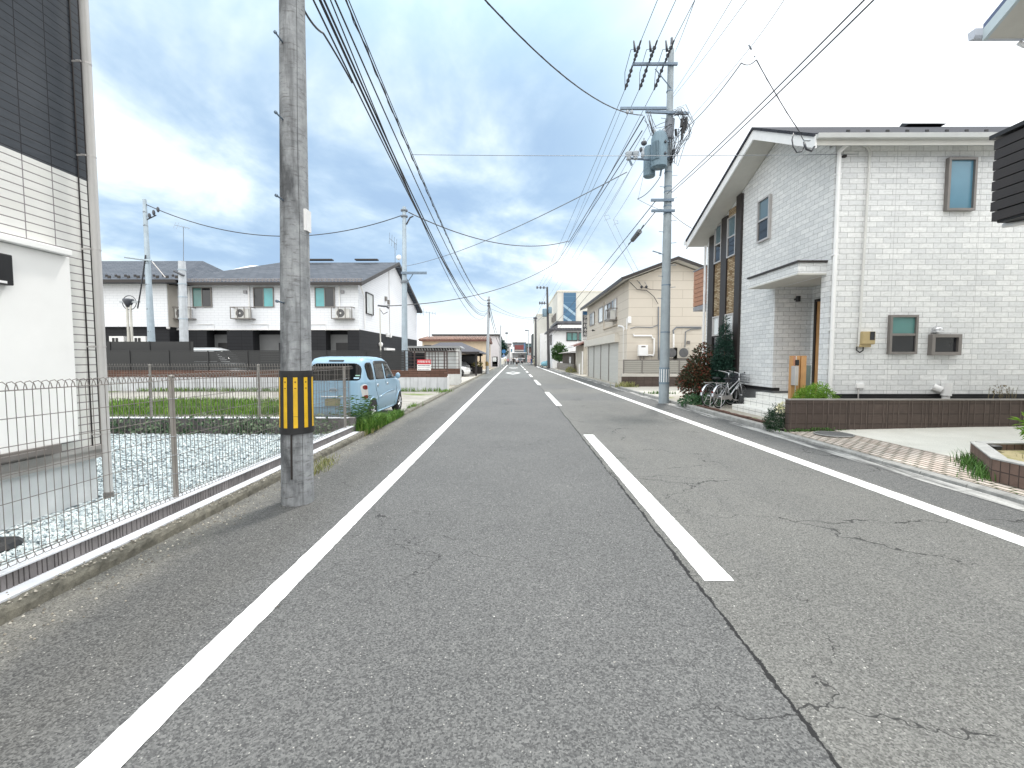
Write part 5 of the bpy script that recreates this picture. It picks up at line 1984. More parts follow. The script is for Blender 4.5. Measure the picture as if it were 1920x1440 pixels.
mk('cable_anchor', MB().box(fx(1574), fx(1580), HY - .06, HY, fz(296), fz(292)), M_dark, t)
# roof
def slab(y0, z0, y1, z1, x0, x1, th, up=0.0):
    return MB().hexa([(x0, y0, z0 - th), (x0, y1, z1 - th), (x1, y1, z1 - th), (x1, y0, z0 - th), (x0, y0, z0 + up), (x0, y1, z1 + up), (x1, y1, z1 + up), (x1, y0, z0 + up)])


X0h, X1h = 6.20, 17.2
rm_ = slab(EY0, EZ0, RY, RZ, X0h - .035, X1h, .058, .012)
b2 = slab(RY, RZ, EY1, EZ1, X0h - .035, X1h, .058, .012)
rm_.add(b2.v, b2.f)
roof = mk('roof', rm_, M_roof_dark, t)
sf = slab(EY0, EZ0 - .052, RY, RZ - .052, X0h + .045, X1h, TH - .06)
b2 = slab(RY, RZ - .052, EY1, EZ1 - .052, X0h + .045, X1h, TH - .06)
sf.add(b2.v, b2.f)
mk('soffit', sf, M_soffit, roof)
bb = slab(EY0 - .02, EZ0 - .06, RY, RZ - .06, X0h, X0h + .04, TH)
b2 = slab(RY, RZ - .06, EY1 + .02, EZ1 - .06, X0h, X0h + .04, TH)
bb.add(b2.v, b2.f)
mk('bargeboard', bb, M_white, roof)
gt = MB().prism([(EY0 - .11, EZ0 - .03), (EY0 - .095, EZ0 - .12), (EY0 + .02, EZ0 - .13), (EY0 + .02, EZ0 - .02), (EY0 - .01, EZ0 - .02), (EY0 - .015, EZ0 - .05)], 'x', X0h + .02, X1h)
gt.box(X0h + .04, X1h, EY0 + .001, EY0 + .03, EZ0 - .23, EZ0 - .135)
mk('gutter', gt, mat('gutter_pale', (.52, .53, .52), .5, .06, 3), roof)
gt = MB().prism([(EY1 + .16, EZ1 - .02), (EY1 + .14, EZ1 - .14), (EY1 - .02, EZ1 - .15), (EY1 - .02, EZ1)], 'x', X0h - .04, X1h)
mk('gutter', gt, M_white, roof)
sn = MB()
for k in range(24):
    x = X0h + .9 + k * .42
    for yy in (10.0,):
        sn.box(x, x + .07, yy, yy + .02, roofz(yy), roofz(yy) + .06)
mk('snow_guard', sn, M_black, roof)
ka, kb_ = P(1691, 236, RY).x, P(1760, 236, RY).x
mk('ridge_vent', MB().prism([(RY - .22, RZ - .02), (RY + .2, RZ - .02), (RY, RZ + .10)], 'x', ka, kb_), M_black, roof)
# far-side downpipe and the wooden balcony at the back
mk('back_downpipe', MB().tube([(HX - .05, YE + .06, .1), (HX - .05, YE + .06, zw(YE) - .1)], .04, 10), M_white, t, smooth='auto')
bl = MB()
z = 3.48
while z < 4.70:
    bl.box(6.90, 9.5, 17.62, 17.65, z, z + .15)
    bl.box(6.90, 6.93, YE + .01, 17.62, z, z + .15)
    z += .165
bo = mk('balcony', bl, M_woodslat, t)
mk('balcony_rail', MB().box(6.88, 9.5, YE + .01, 17.67, 4.80, 4.84), mat('balcony_grey', (.26, .26, .28), .5), bo)
mk('balcony_floor', MB().box(6.90, 9.5, YE + .01, 17.65, 3.30, 3.46), mat('balcony_grey', (.26, .26, .28), .5), bo)
# wiring on the gable corner
lp_ = [P(1488, 250, 9.55), P(1485, 262, 9.5), P(1487, 275, 9.5), P(1494, 286, 9.5), P(1503, 284, 9.5), P(1508, 275, 9.6), P(1507, 266, 9.6)]
mk('service_loop', MB().tube(lp_, .012, 6).tube([P(1508, 268, 9.55), P(1512, 280, 9.5), P(1521, 283, 9.5), P(1527, 275, 9.6)], .02, 6).tube([P(1500, 250, 9.55), P(1506, 262, 9.58), P(1516, 265, 9.6)], .008, 5), M_cable, t, smooth=True)
mk('service_clamp', MB().tube([P(1507, 263, 9.58), P(1519, 263, 9.58)], .022, 6), M_grey, t)

# ---- tiled entrance steps
t = thing('entrance_steps', 'white tiled entrance steps leading up to the porch', 'steps', (6.6, 11.5, 0))
s_ = MB()
s_.box(6.05, 6.38, 10.50, 12.57, .06, .24)
mk('step', s_, M_tilestep, t, bevel=.006)
mk('step', MB().box(6.38, 6.70, 10.50, 12.57, .06, .41), M_tilestep, t, bevel=.006)
mk('step', MB().box(6.70, 7.84, 10.45, 12.57 - .48, .06, .575).box(6.70, 6.995, 12.09, 12.57, .06, .575), M_tilestep, t, bevel=.006)

# ---- brown block wall along the garden
t = thing('block_wall', 'brown ribbed block wall in front of the white house', 'wall', (9, 9.1, 0))
mk('blocks', MB().box(5.46, 17, 8.98, 9.12, -.02, .672), M_block, t)
gr = MB()
x = 5.49
while x < 12.5:
    gr.box(x, x + .018, 8.9725, 8.9795, .06, .668)
    x += R.choice((.07, .10, .13, .2))
mk('ribs', gr, mat('brown_block_rib', (.10, .078, .068), .9, .3, 6), t)
mk('cap', MB().box(5.455, 17, 8.97, 9.13, .672, .692), mat('block_cap', (.27, .25, .23), .9, .15, 5), t)

# ---- gate post with letter box and intercom
t = thing('gate_post', 'orange wooden gate post with letter box and intercom', 'gate post', (6.05, 9.75, 0))
yq = 9.75
x0, x1 = P(1484, 700, yq).x, P(1500.5, 700, yq).x
zt = P(1495, 667, yq).z
mk('post', MB().box(x0, x1 - .01, yq, yq + .1, .05, zt), M_wood, t, bevel=.005)
mk('side_panel', MB().box(x1 + .0, x1 + .115, yq - .02, yq + .12, .05, zt), M_wood, t, bevel=.005)
lbx = mk('letter_box', MB().box(x0 - .01, x0 + .065, yq - .14, yq - .002, P(1490, 722, yq).z, P(1490, 686, yq).z), M_alu, t, bevel=.006)
mk('intercom', MB().box(P(1490.5, 680, yq).x, P(1497, 680, yq).x, yq - .035, yq - .001, P(1490, 685, yq).z, P(1490, 674.5, yq).z), M_black, t, bevel=.006)
mk('brown_insert', MB().box(x0 + .03, x0 + .075, yq - .006, yq - .001, P(1490, 685, yq).z, zt - .01), M_woodslat, t)
mk('pale_strip', MB().box(x0 + .08, x0 + .10, yq - .004, yq - .0005, .7, zt - .01), M_soffit, t)
gpx = P(1509, 700, 9.95).x
mk('glass_panel', MB().box(gpx, gpx + .13, 9.95, 9.97, .1, P(1513, 685, 9.95).z), glassmat('green_grey_glass', (.12, .16, .15), .25), t)


# ---- bushes
def bush(name, label, cat, blobs, n, L, W, m, stems=None, seed=1, extra=None):
    r = random.Random(seed)
    t_ = thing(name, label, cat, (blobs[0][0][0], blobs[0][0][1], 0))
    q_ = MB()
    crown(q_, r, blobs, n, L, W)
    mk('foliage', q_, m, t_, norm=False)
    if stems:
        s2 = MB()
        for (a_, b_, ra, rb_) in stems:
            mid = Vector(a_).lerp(Vector(b_), .5) + Vector((r.uniform(-.04, .04), r.uniform(-.04, .04), 0))
            s2.tube([a_, mid, b_], [ra, (ra + rb_) / 2, rb_], 6)
        mk('stem', s2, M_trunk, t_, smooth=True)
    if extra:
        q_ = MB()
        crown(q_, r, *extra[0])
        mk('flowers' if 'petal' in extra[1].name else 'new_growth', q_, extra[1], t_, norm=False)
    return t_


bush('photinia_bush', 'reddish topped bush beside the transformer pole and the bicycles', 'bush',
     [((5.80, 14.5, .75), (.42, .42, .62)), ((5.95, 14.6, 1.25), (.36, .36, .45)), ((6.05, 14.55, 1.65), (.26, .26, .33)), ((5.60, 14.4, .95), (.34, .34, .35)), ((6.1, 14.6, .9), (.3, .3, .5)), ((5.38, 14.5, .75), (.2, .2, .25))],
     5200, .09, .045, L_red, [((5.85, 14.5, .05), (5.9, 14.5, 1.3), .03, .012), ((5.85, 14.5, .05), (5.6, 14.4, 1.0), .025, .01), ((5.88, 14.52, .05), (6.1, 14.6, 1.5), .025, .01)], 3)
bush('conifer_shrub', 'narrow dark green conifer standing before the brown fins', 'bush',
     [((6.55, 14.25, .55), (.38, .36, .5)), ((6.55, 14.25, 1.1), (.36, .33, .5)), ((6.57, 14.25, 1.65), (.29, .28, .5)), ((6.58, 14.25, 2.15), (.20, .2, .42)), ((6.6, 14.25, 2.5), (.10, .1, .32)), ((6.35, 14.2, 1.3), (.18, .18, .3))],
     9000, .085, .026, L_con, [((6.57, 14.25, .05), (6.6, 14.25, 2.6), .035, .008)], 4)
bush('ground_shrub', 'low spreading green shrub at the foot of the transformer pole', 'bush',
     [((5.62, 13.9, .18), (.5, .35, .18)), ((5.9, 13.7, .2), (.4, .3, .2)), ((5.55, 14.3, .15), (.3, .3, .15))], 900, .12, .045,
     leafmat('ground_leaf', (.025, .075, .03), (.055, .13, .06), (.10, .19, .09)), None, 5)
bush('round_shrub', 'dark green shrub with cream flowers at the block wall corner', 'bush',
     [((5.38, 9.30, .24), (.20, .22, .22)), ((5.50, 9.38, .34), (.17, .2, .2)), ((5.30, 9.22, .16), (.16, .18, .15))], 3200, .05, .011, L_dark, None, 6,
     (([((5.45, 9.22, .47), (.11, .10, .06)), ((5.53, 9.3, .53), (.09, .1, .07))], 190, .045, .03), L_flower))
bush('lime_shrub', 'bright green shrub growing behind the brown block wall', 'bush',
     [((6.15, 9.42, .74), (.27, .22, .18)), ((6.32, 9.42, .82), (.22, .2, .17)), ((6.0, 9.40, .68), (.2, .17, .12)), ((6.5, 9.42, .72), (.17, .17, .14))], 3000, .055, .014, L_lime, None, 8)
mk_ = MB()
blades(mk_, R, [(R.gauss(5.9, .35), 8.95 - abs(R.gauss(0, .04)), .055) for _ in range(160)], .02, .07, .008, 1.4)
crown(mk_, R, [((6.0, 8.93, .08), (.35, .06, .05)), ((5.62, 8.93, .07), (.1, .05, .04))], 260, .035, .02)
solo('weed_tuft', mk_, L_weed, 'small weeds along the foot of the brown block wall', 'weeds', norm=False, kind='stuff')
mk_ = MB()
for _ in range(22):
    x, y = R.gauss(10.45, .14), R.gauss(9.75, .05)
    mk_.tube([(x, y, .6), (x + R.uniform(-.06, .06), y, .6 + R.uniform(.15, .32))], .004, 4)
crown(mk_, R, [((10.45, 9.75, .82), (.17, .08, .12))], 60, .05, .02)
solo('dry_plant', mk_, mat('dry_stem', (.20, .17, .10), .9, .2, 9), 'thin dry plant against the white house wall behind the block wall', 'plant', norm=False)
mk_ = MB()
for _ in range(8):
    x, y = R.uniform(5.45, 5.9), R.uniform(16.8, 17.4)
    blades(mk_, R, [(R.gauss(5.9, .3), R.gauss(18.3, .12), .07) for _ in range(20)], .06, .16, .012, .9)
solo('weed_tuft', mk_, L_weed, 'small weeds on the pale forecourt beyond the transformer pole', 'weeds', norm=False, kind='stuff')
mk_ = MB()
blades(mk_, R, [(R.gauss(5.62, .25), R.gauss(22.7, .15), .06) for _ in range(220)], .1, .35, .016, .9)
solo('weed_tuft', mk_, L_dry, 'yellowish weeds at the corner of the beige house fence', 'weeds', norm=False, kind='stuff')

# ---- planter of red-brown blocks in the right foreground
t = thing('brick_planter', 'red brown block planter with grey capping beside the driveway', 'planter', (6.4, 5, 0))
A = Vector((6.42, 6.35, 0))
B_ = Vector((5.62, 5.30, 0))
C_ = Vector((5.47, 1.5, 0))


def wall_seg(mb, a, b, th, z0, z1, inset=0.0):
    a, b = Vector(a), Vector(b)
    d = (b - a).normalized()
    n = Vector((d.y, -d.x, 0))
    # inward is to the left of travel a->b
    i_ = Vector((-d.y, d.x, 0))
    p = [a, b, b + i_ * th, a + i_ * th]
    return mb.hexa([(p[0].x, p[0].y, z0), (p[3].x, p[3].y, z0), (p[2].x, p[2].y, z0), (p[1].x, p[1].y, z0), (p[0].x, p[0].y, z1), (p[3].x, p[3].y, z1), (p[2].x, p[2].y, z1), (p[1].x, p[1].y, z1)])


bm_ = MB().prism([(6.42, 6.35), (5.62, 5.30), (5.47, 1.5), (5.60, 1.5), (5.745, 5.26), (6.48, 6.22)], 'z', -.02, .318)
bm_.box(6.481, 9.0, 6.225, 6.35, .0, .318)
mk('blocks', bm_, M_plantbrick, t)
cpm = MB().prism([(6.42, 6.36), (5.612, 5.302), (5.462, 1.5), (5.61, 1.5), (5.755, 5.255), (6.49, 6.21)], 'z', .319, .336)
cpm.box(6.49, 9.0, 6.215, 6.36, .3185, .3355)
mk('cap', cpm, mat('block_cap_grey', (.36, .36, .35), .9, .15, 8, bump=.3), t)
mk('soil', MB().add([(6.45, 6.24, .24), (5.72, 5.27, .24), (5.585, 1.5, .24), (9, 1.5, .24), (9, 6.24, .24)], [(0, 1, 2, 3, 4)]), soil('planter_soil', (.30, .26, .15), (.42, .36, .22), (.16, .17, .05), 3, .5, .65, 60), t)
for (x, y, lab) in ((6.53, 6.12, 'small black garden lamp at the back corner of the brick planter'), (6.55, 5.55, 'small black garden lamp standing on the planter soil')):
    g_ = thing('garden_lamp', lab, 'garden lamp', (x, y, .24), 0, 'garden lamps in the planter')
    g_m = MB().lathe([(.03, .19), (.062, .19), (.066, .235), (.05, .245)], (x, y, .0 + .08 if y > 6 else -.02 + .1), 14)
    mk('lamp_head', g_m, M_black, g_, smooth='auto')
    g_m = MB().tube([(x, y, .22), (x, y, .30)], .018, 8)
    mk('spike', g_m, M_alu, g_)
q_ = MB()
for _ in range(70):
    blades(q_, R, [(R.uniform(6.1, 8.5), R.uniform(3.5, 6.1), .24)], .03, .08, .004, 1.2)
solo('planter_weeds', q_, L_dry, 'sparse dry weeds on the soil of the brick planter', 'weeds', norm=False)
bush('yellow_shrub', 'yellow green leafy shrub at the right edge in the planter', 'bush',
     [((6.98, 5.95, .62), (.22, .2, .13)), ((7.1, 6.0, .48), (.22, .2, .14)), ((7.0, 5.85, .38), (.15, .15, .1))], 420, .13, .03, L_lime, [((7.05, 5.95, .24), (7.0, 5.95, .6), .012, .006)], 12)
q_ = MB()
pts = []
for _ in range(520):
    u = R.random()
    p = A.lerp(B_, u)
    pts.append((p.x - abs(R.gauss(0, .10)) - .02, p.y + R.uniform(-.1, .05), .07))
blades(q_, R, pts, .05, .2, .005, .8)
solo('weed_clump', q_, L_weed, 'green weeds growing at the foot of the brick planter', 'weeds', norm=False)
q = G(1603, 826, .09)
mhc = MB().lathe([(.29, .088), (.29, .094), (.27, .098)], (q.x + .12, 8.45, 0), 28)
solo('manhole_cover', mhc, mat('cast_iron', (.12, .12, .12), .7, .2, 20, bump=.4), 'dark round manhole cover in the driveway beside the block wall', 'manhole cover', smooth='auto')
solo('manhole_ring', MB().torus((q.x + .12, 8.45, .086), .31, .011, 'z', 32, 6), M_gutter, 'pale concrete ring around the driveway manhole cover', 'manhole ring', smooth=True)

# ---- near right house: eave corner and slatted balcony
t = thing('house', 'near right house with pale eave corner and dark slatted balcony', 'house', (9, 4, 0))
ez = P(1850, 62, 6.5).z
mk('wall', MB().box(7.35, 14, -4, 5.75, 0, ez - .1), M_tilecream, t)
ry, rzz = 2.2, ez + 2.3
nx0 = P(1832, 60, 6.5).x
eY = 6.42
rm_ = MB().hexa([(nx0, eY, ez - .0), (nx0, ry, rzz), (14.5, ry, rzz), (14.5, eY, ez), (nx0, eY, ez + .06), (nx0, ry, rzz + .06), (14.5, ry, rzz + .06), (14.5, eY, ez + .06)])
rm_.hexa([(nx0, ry, rzz), (nx0, -2, ez), (14.5, -2, ez), (14.5, ry, rzz), (nx0, ry, rzz + .06), (nx0, -2, ez + .06), (14.5, -2, ez + .06), (14.5, ry, rzz + .06)])
roof = mk('roof', rm_, mat('slate_blue_roof', (.10, .13, .22), .6, .15, 4), t)
sfm = MB().hexa([(nx0 + .05, eY - .02, ez - .14), (nx0 + .05, ry, rzz - .14), (14.5, ry, rzz - .14), (14.5, eY - .02, ez - .14), (nx0 + .05, eY - .02, ez - .004), (nx0 + .05, ry, rzz - .004), (14.5, ry, rzz - .004), (14.5, eY - .02, ez - .004)])
mk('soffit', sfm, M_soffit, roof)
bbm = MB().hexa([(nx0 + .0, eY, ez - .16), (nx0 + .0, ry, rzz - .16), (nx0 + .045, ry, rzz - .16), (nx0 + .045, eY, ez - .16), (nx0 + .0, eY, ez - .002), (nx0 + .0, ry, rzz - .002), (nx0 + .045, ry, rzz - .002), (nx0 + .045, eY, ez - .002)])
mk('bargeboard', bbm, mat('bargeboard_pale', (.50, .58, .62), .5, .05, 3), roof)
mk('gutter', MB().prism([(eY, ez - .08), (eY + .02, ez - .11), (eY + .09, ez - .10), (eY + .11, ez + .01), (eY, ez + .01)], 'x', nx0 - .10, 14.5), mat('gutter_lilac', (.50, .53, .60), .5, .05, 3), roof)
mk('gutter_pipe', MB().tube([(nx0 + .55, eY + .06, ez - .14), (nx0 + .60, eY + .03, ez - .2), (7.3, 5.85, ez - .55)], .03, 8), M_white, roof, smooth=True)
bx0 = 6.19
yb1 = 6.0
zb0, zb1 = P(1857, 418, yb1).z, P(1857, 256, yb1).z
bm_ = MB()
k = 0
z = zb0 + .03
stp = (zb1 - zb0 - .05) / 8
for k in range(8):
    z = zb0 + .02 + k * stp
    bm_.box(bx0 - (.012 if k else 0), bx0 + .02, 2.2, yb1 + (.03 if k % 2 else .02), z, z + stp - .014)
    bm_.box(bx0 + .02, 7.35, yb1 - .02, yb1 + .02, z, z + stp - .014)
bo = mk('balcony', bm_, M_dark, t)
mk('balcony_rail', MB().box(bx0 - .05, 7.35, 2.2, yb1 + .06, zb1 - .02, zb1 + .03), M_black, bo)
mk('balcony_floor', MB().box(bx0 + .022, bx0 + .05, 2.2, yb1 - .03, zb0, zb1 - .03).box(bx0 + .03, 7.35, 2.2, yb1 - .025, zb0 - .01, zb0 + .1), M_black, bo)
mk('balcony_drain', MB().tube([(bx0 + .15, yb1 + .02, zb0 - .03), (bx0 + .3, 5.7, zb0 - .05), (7.3, 5.0, zb0 - .07)], .03, 8), M_white, bo, smooth=True)


# ---- bicycles
def bicycle(label, steel, basket=True):
    t_ = thing('bicycle', label, 'bicycle', (0, 0, 0), 0, 'bicycles parked against the white house')
    r = .33
    for (y, nm) in ((-.52, 'rear'), (.54, 'front')):
        wm = MB().torus((0, y, r), r - .017, .018, 'x', 36, 8)
        wo = mk('wheel', wm, M_tyre, t_, smooth=True, local=True)
        rm = MB().torus((0, y, r), r - .042, .011, 'x', 36, 6)
        for k in range(18):
            a = 2 * PI * k / 18
            rm.tube([(.02 * (1 if k % 2 else -1), y + .02 * math.cos(a + .8), r + .02 * math.sin(a + .8)), (0, y + (r - .045) * math.cos(a), r + (r - .045) * math.sin(a))], .0013, 3)
        rm.tube([(-.05, y, r), (.05, y, r)], .02, 8)
        mk('rim', rm, M_chrome, wo, smooth=True, local=True)
        mg_ = MB()
        a0, a1 = (.25, PI * .98) if nm == 'rear' else (.42, PI * .82)
        pts_ = [(0, y + (r + .025) * math.cos(a0 + (a1 - a0) * k / 14), r + (r + .025) * math.sin(a0 + (a1 - a0) * k / 14)) for k in range(15)]
        vs, fs = [], []
        for i, p in enumerate(pts_):
            for xx, dz_ in ((-.028, -.008), (-.015, .004), (.015, .004), (.028, -.008)):
                vs.append((xx, p[1], p[2] + dz_))
        for i in range(14):
            for j in range(3):
                fs.append((i * 4 + j, i * 4 + j + 1, (i + 1) * 4 + j + 1, (i + 1) * 4 + j))
        mg_.add(vs, fs)
        mk('mudguard', mg_, M_chrome, t_, smooth=True, norm=False, local=True)
    fm = MB()
    bbk, st_, hd, hb = (0, -.05, .29), (0, -.20, .74), (0, .36, .84), (0, .40, .68)
    fm.tube([bbk, st_], .016, 8)
    fm.tube([(0, .39, .70), bbk], .019, 8)
    fm.tube([(0, .37, .79), (0, -.12, .50)], .015, 8)
    fm.tube([hd, hb], .02, 8)
    for s in (-1, 1):
        fm.tube([(s * .045, -.52, r), (s * .03, -.05, .29)], .010, 6)
        fm.tube([(s * .045, -.52, r), (s * .02, -.18, .68)], .009, 6)
        fm.tube([(s * .035, .40, .68), (s * .045, .47, .5), (s * .05, .54, r)], .011, 6)
        fm.tube([(s * .05, -.52, r), (s * .07, -.62, .70)], .006, 5)
    mk('frame', fm, steel, t_, smooth=True, local=True)
    ck = MB().lathe([(.085, -.004), (.085, .004)], (.05, -.05, .29), 20, 'x')
    ck.tube([(.07, -.05, .29), (.075, .10, .22)], .009, 6)
    ck.tube([(-.07, -.05, .29), (-.075, -.20, .36)], .009, 6)
    ck.box(.075, .165, .06, .14, .21, .235)
    ck.box(-.165, -.075, -.24, -.16, .35, .375)
    ck.box(.04, .065, -.50, -.02, .25, .36)
    mk('crank_set', ck, M_alu, t_, local=True)
    sd_ = MB().ball((0, -.22, .83), (.10, .14, .045), 14, 8)
    sd_.tube([(0, -.20, .72), (0, -.215, .81)], .012, 6)
    mk('saddle', sd_, M_black, t_, smooth=True, local=True)
    hbm = MB().tube([(0, .36, .84), (0, .35, .97)], .013, 8)
    hbm.tube([(-.29, .13, 1.03), (-.24, .20, 1.035), (-.12, .34, 1.0), (0, .36, .97), (.12, .34, 1.0), (.24, .20, 1.035), (.29, .13, 1.03)], .0115, 8)
    hbo = mk('handlebar', hbm, M_chrome, t_, smooth=True, local=True)
    mk('grip', MB().tube([(-.245, .195, 1.035), (-.30, .10, 1.03)], .017, 8).tube([(.245, .195, 1.035), (.30, .10, 1.03)], .017, 8), M_black, hbo, smooth=True, local=True)
    if basket:
        bk = MB()
        for k in range(9):
            for q in (0, 1):
                x = -.18 + .36 * k / 8
                bk.tube([(x * .8, .44 + .26 * q, .72), (x, .43 + .32 * q, .95)], .003, 4)
            y = .43 + .32 * k / 8
            for s in (-1, 1):
                bk.tube([(s * .145, .44 + .26 * k / 8, .72), (s * .18, y, .95)], .003, 4)
            bk.tube([(-.145 + .29 * k / 8, .44, .72), (-.145 + .29 * k / 8, .70, .72)], .003, 4)
        for z, q in ((.72, .8), (.79, .87), (.87, .94), (.95, 1.0)):
            bk.tube([(-.18 * q, .435, z), (.18 * q, .435, z), (.18 * q, .435 + .315 * q, z), (-.18 * q, .435 + .315 * q, z), (-.18 * q, .435, z)], .0045, 4)
        mk('basket', bk, M_insul, t_, local=True)
    rk = MB()
    for x in (-.06, 0, .06):
        rk.tube([(x, -.30, .715), (x, -.72, .72)], .005, 5)
    rk.tube([(-.06, -.72, .72), (.06, -.72, .72)], .005, 5)
    mk('rack', rk, M_alu, t_, local=True)
    mk('kick_stand', MB().tube([(-.05, -.50, r), (-.12, -.60, .01)], .009, 6).tube([(.05, -.50, r), (.12, -.60, .01)], .009, 6), M_alu, t_, local=True)
    mk('rear_reflector', MB().box(-.02, .02, -.89, -.87, .45, .50), M_lamp_red, t_, local=True)
    return t_


M_bikesilver = mat('bike_silver', (.62, .63, .65), .3, .08, 9, metal=.5)
M_bikeblack = mat('bike_dark', (.10, .10, .11), .35, .1, 9, metal=.3)
bk = bicycle('silver framed bicycle nearest the white steps', M_bikesilver)
bk.location = (6.24, 13.12, .088)
bk.rotation_euler = (0, rad(4), rad(-57))
bk2 = bicycle('darker bicycle with white mudguards behind the silver one', M_bikeblack)
bk2.location = (6.10, 13.46, .088)
bk2.rotation_euler = (0, rad(3), rad(-59))
# ================================================================ RIGHT BACKGROUND
# ---- beige house with shutters
t = thing('house', 'beige two storey house with grey shutters beyond the transformer pole', 'house', (8.5, 30, 0))
BX, BY0, BY1 = 5.95, 23.8, 37.2
PX, PZ, EZ = 8.3, 6.55, 5.62
gpoly = [(BX, 0), (10.7, 0), (10.7, EZ - .05), (PX, PZ - .12), (BX, EZ - .05)]
mk('wall', MB().prism(gpoly, 'y', BY0, BY1), M_beige, t)
rm_ = MB()
for (xa, za, xb, zb_) in ((5.5, EZ - .10, PX, PZ), (PX, PZ, 11.2, EZ - .10)):
    rm_.hexa([(xa, 23.3, za), (xa, 37.8, za), (xb, 37.8, zb_), (xb, 23.3, zb_), (xa, 23.3, za + .10), (xa, 37.8, za + .10), (xb, 37.8, zb_ + .10), (xb, 23.3, zb_ + .10)])
roof = mk('roof', rm_, mat('dark_grey_roof', (.07, .068, .075), .6, .15, 2), t)
so_ = MB()
for (xa, za, xb, zb_) in ((5.52, EZ - .16, PX, PZ - .06), (PX, PZ - .06, 11.15, EZ - .16)):
    so_.hexa([(xa, 23.34, za), (xa, 37.75, za), (xb, 37.75, zb_), (xb, 23.34, zb_), (xa, 23.34, za + .055), (xa, 37.75, za + .055), (xb, 37.75, zb_ + .055), (xb, 23.34, zb_ + .055)])
mk('soffit', so_, M_soffit, roof)
bbm = MB()
for (xa, za, xb, zb_) in ((5.5, EZ - .10, PX, PZ), (PX, PZ, 11.2, EZ - .10)):
    bbm.hexa([(xa, 23.27, za - .05), (xa, 23.298, za - .05), (xb, 23.298, zb_ - .05), (xb, 23.27, zb_ - .05), (xa, 23.27, za + .11), (xa, 23.298, za + .11), (xb, 23.298, zb_ + .11), (xb, 23.27, zb_ + .11)])
bbm.box(5.46, 5.498, 23.27, 37.8, EZ - .18, EZ + .01)
mk('fascia', bbm, M_dark, roof)
Fb = Face((BX, 0, 0), (0, 1, 0), (-1, 0, 0))
Fb2 = Face((0, BY0, 0), (1, 0, 0), (0, -1, 0))
def by(px):
    return BX * F / (px - 964)


window(Fb, by(1114), by(1106), 4.0, 4.95, t, M_bronze, [M_gl_pale, M_gl_dark], dep=.07)
window(Fb, by(1130.5), by(1122), 3.95, 4.98, t, M_bronze, [M_gl_pale], dep=.07)
window(Fb, by(1145), by(1132.5), 3.95, 4.95, t, M_bronze, [M_gl_dark, M_gl_pale], dep=.07)
window(Fb, by(1155.5), by(1146), 3.9, 4.98, t, M_alu, [M_gl_pale, M_gl_dark], dep=.07)
bd_ = MB()
Fb.box(bd_, BY0, BY1, 0, .05, 2.95, 3.02)
Fb.box(bd_, by(1156), by(1131), 0, .09, 3.40, 3.47)
Fb.box(bd_, by(1132), by(1131), 0, .05, 3.47, 5.2)
mk('wall_band', bd_, mat('beige_band', (.52, .46, .38), .7, .05, 3), t)
hb = MB()
Fb.box(hb, 25.6, 36.8, 0, .30, 2.42, 2.90)
mk('shutter_housing', hb, mat('housing_beige', (.60, .57, .51), .6, .06, 2), t)
M_shut = brickmat('shutter_slats', (.55, .55, .52), (.57, .57, .54), (.34, .34, .32), 40.0, .075, .006, 0, .06, 2, .8, .5)
for (a_, b_) in ((by(1160), by(1142.6)), (by(1142), by(1127.4)), (by(1127), by(1114.6)), (by(1114), by(1104.4))):
    q = MB()
    Fb.box(q, a_, b_, 0, .04, .02, 2.42)
    so2 = mk('roller_shutter', q, M_shut, t)
    q = MB()
    Fb.box(q, b_ - .05, b_ + .09, 0, .07, .02, 2.42)
    mk('shutter_rail', q, M_bronze, so2)
q = MB()
Fb.box(q, 23.8, by(1160.5), .0, .06, .02, 2.95)
mk('corner_pier', q, M_beige, t)
# pipes on the two walls
pm = MB().tube([(5.93, by(1159), 3.35), (5.93, 25.0, 3.25), (5.93, 24.6, 3.15), (5.93, 24.5, .2)], .05, 8)
pm.tube([(5.93, 24.0, 3.6), (5.93, 24.0, .2)], .035, 8)
mk('white_pipe', pm, M_white, t, smooth='auto')
def bp(px, py, dy=.05):
    v = P(px, py, BY0 - dy)
    return v


pm = MB().tube([bp(1188, 626), bp(1188, 629.5), bp(1222, 629.5), bp(1223, 634), bp(1226.5, 635), bp(1226.5, 662), bp(1224, 668)], .045, 8)
pm.tube([bp(1214, 666), bp(1225, 666)], .04, 8)
pm.tube([bp(1263, 670), bp(1263, 626)], .05, 8)
mk('white_pipe', pm, M_white, t, smooth='auto')
pm = MB().tube([bp(1263, 626), bp(1262, 620), bp(1268, 613.5), bp(1315, 613.5)], .035, 6)
pm.tube([bp(1182, 616), bp(1192, 613), bp(1222, 614), bp(1232, 610), bp(1234, 608)], .02, 5)
pm.tube([bp(1284, 660), bp(1285.5, 622), bp(1296, 617), bp(1315, 616)], .025, 5)
pm.tube([bp(1234.5, 675), bp(1234.5, 575)], .03, 6)
mk('cable_run', pm, M_cable2, t, smooth='auto')
a_, b_ = bp(1195.5, 667.5), bp(1213.5, 647)
wh = mk('water_heater', MB().box(a_.x, b_.x, BY0 - .24, BY0, a_.z, b_.z), M_white, t, bevel=.02)
mk('heater_grille', MB().box(a_.x + .14, b_.x - .14, BY0 - .246, BY0 - .241, b_.z - .12, b_.z - .05), M_bronze, wh)
mk('heater_pipes', MB().tube([(a_.x + .12, BY0 - .12, a_.z), (a_.x + .12, BY0 - .12, .6)], .03, 6).tube([(a_.x + .3, BY0 - .12, a_.z), (a_.x + .3, BY0 - .12, .6)], .03, 6), M_bronze, wh)
vq = MB()
c = bp(1291, 642)
Fb2.box(vq, c.x - .08, c.x + .08, 0, .05, c.z - .08, c.z + .08)
mk('wall_vent', vq, M_bronze, t)
c = bp(1180.5, 600)
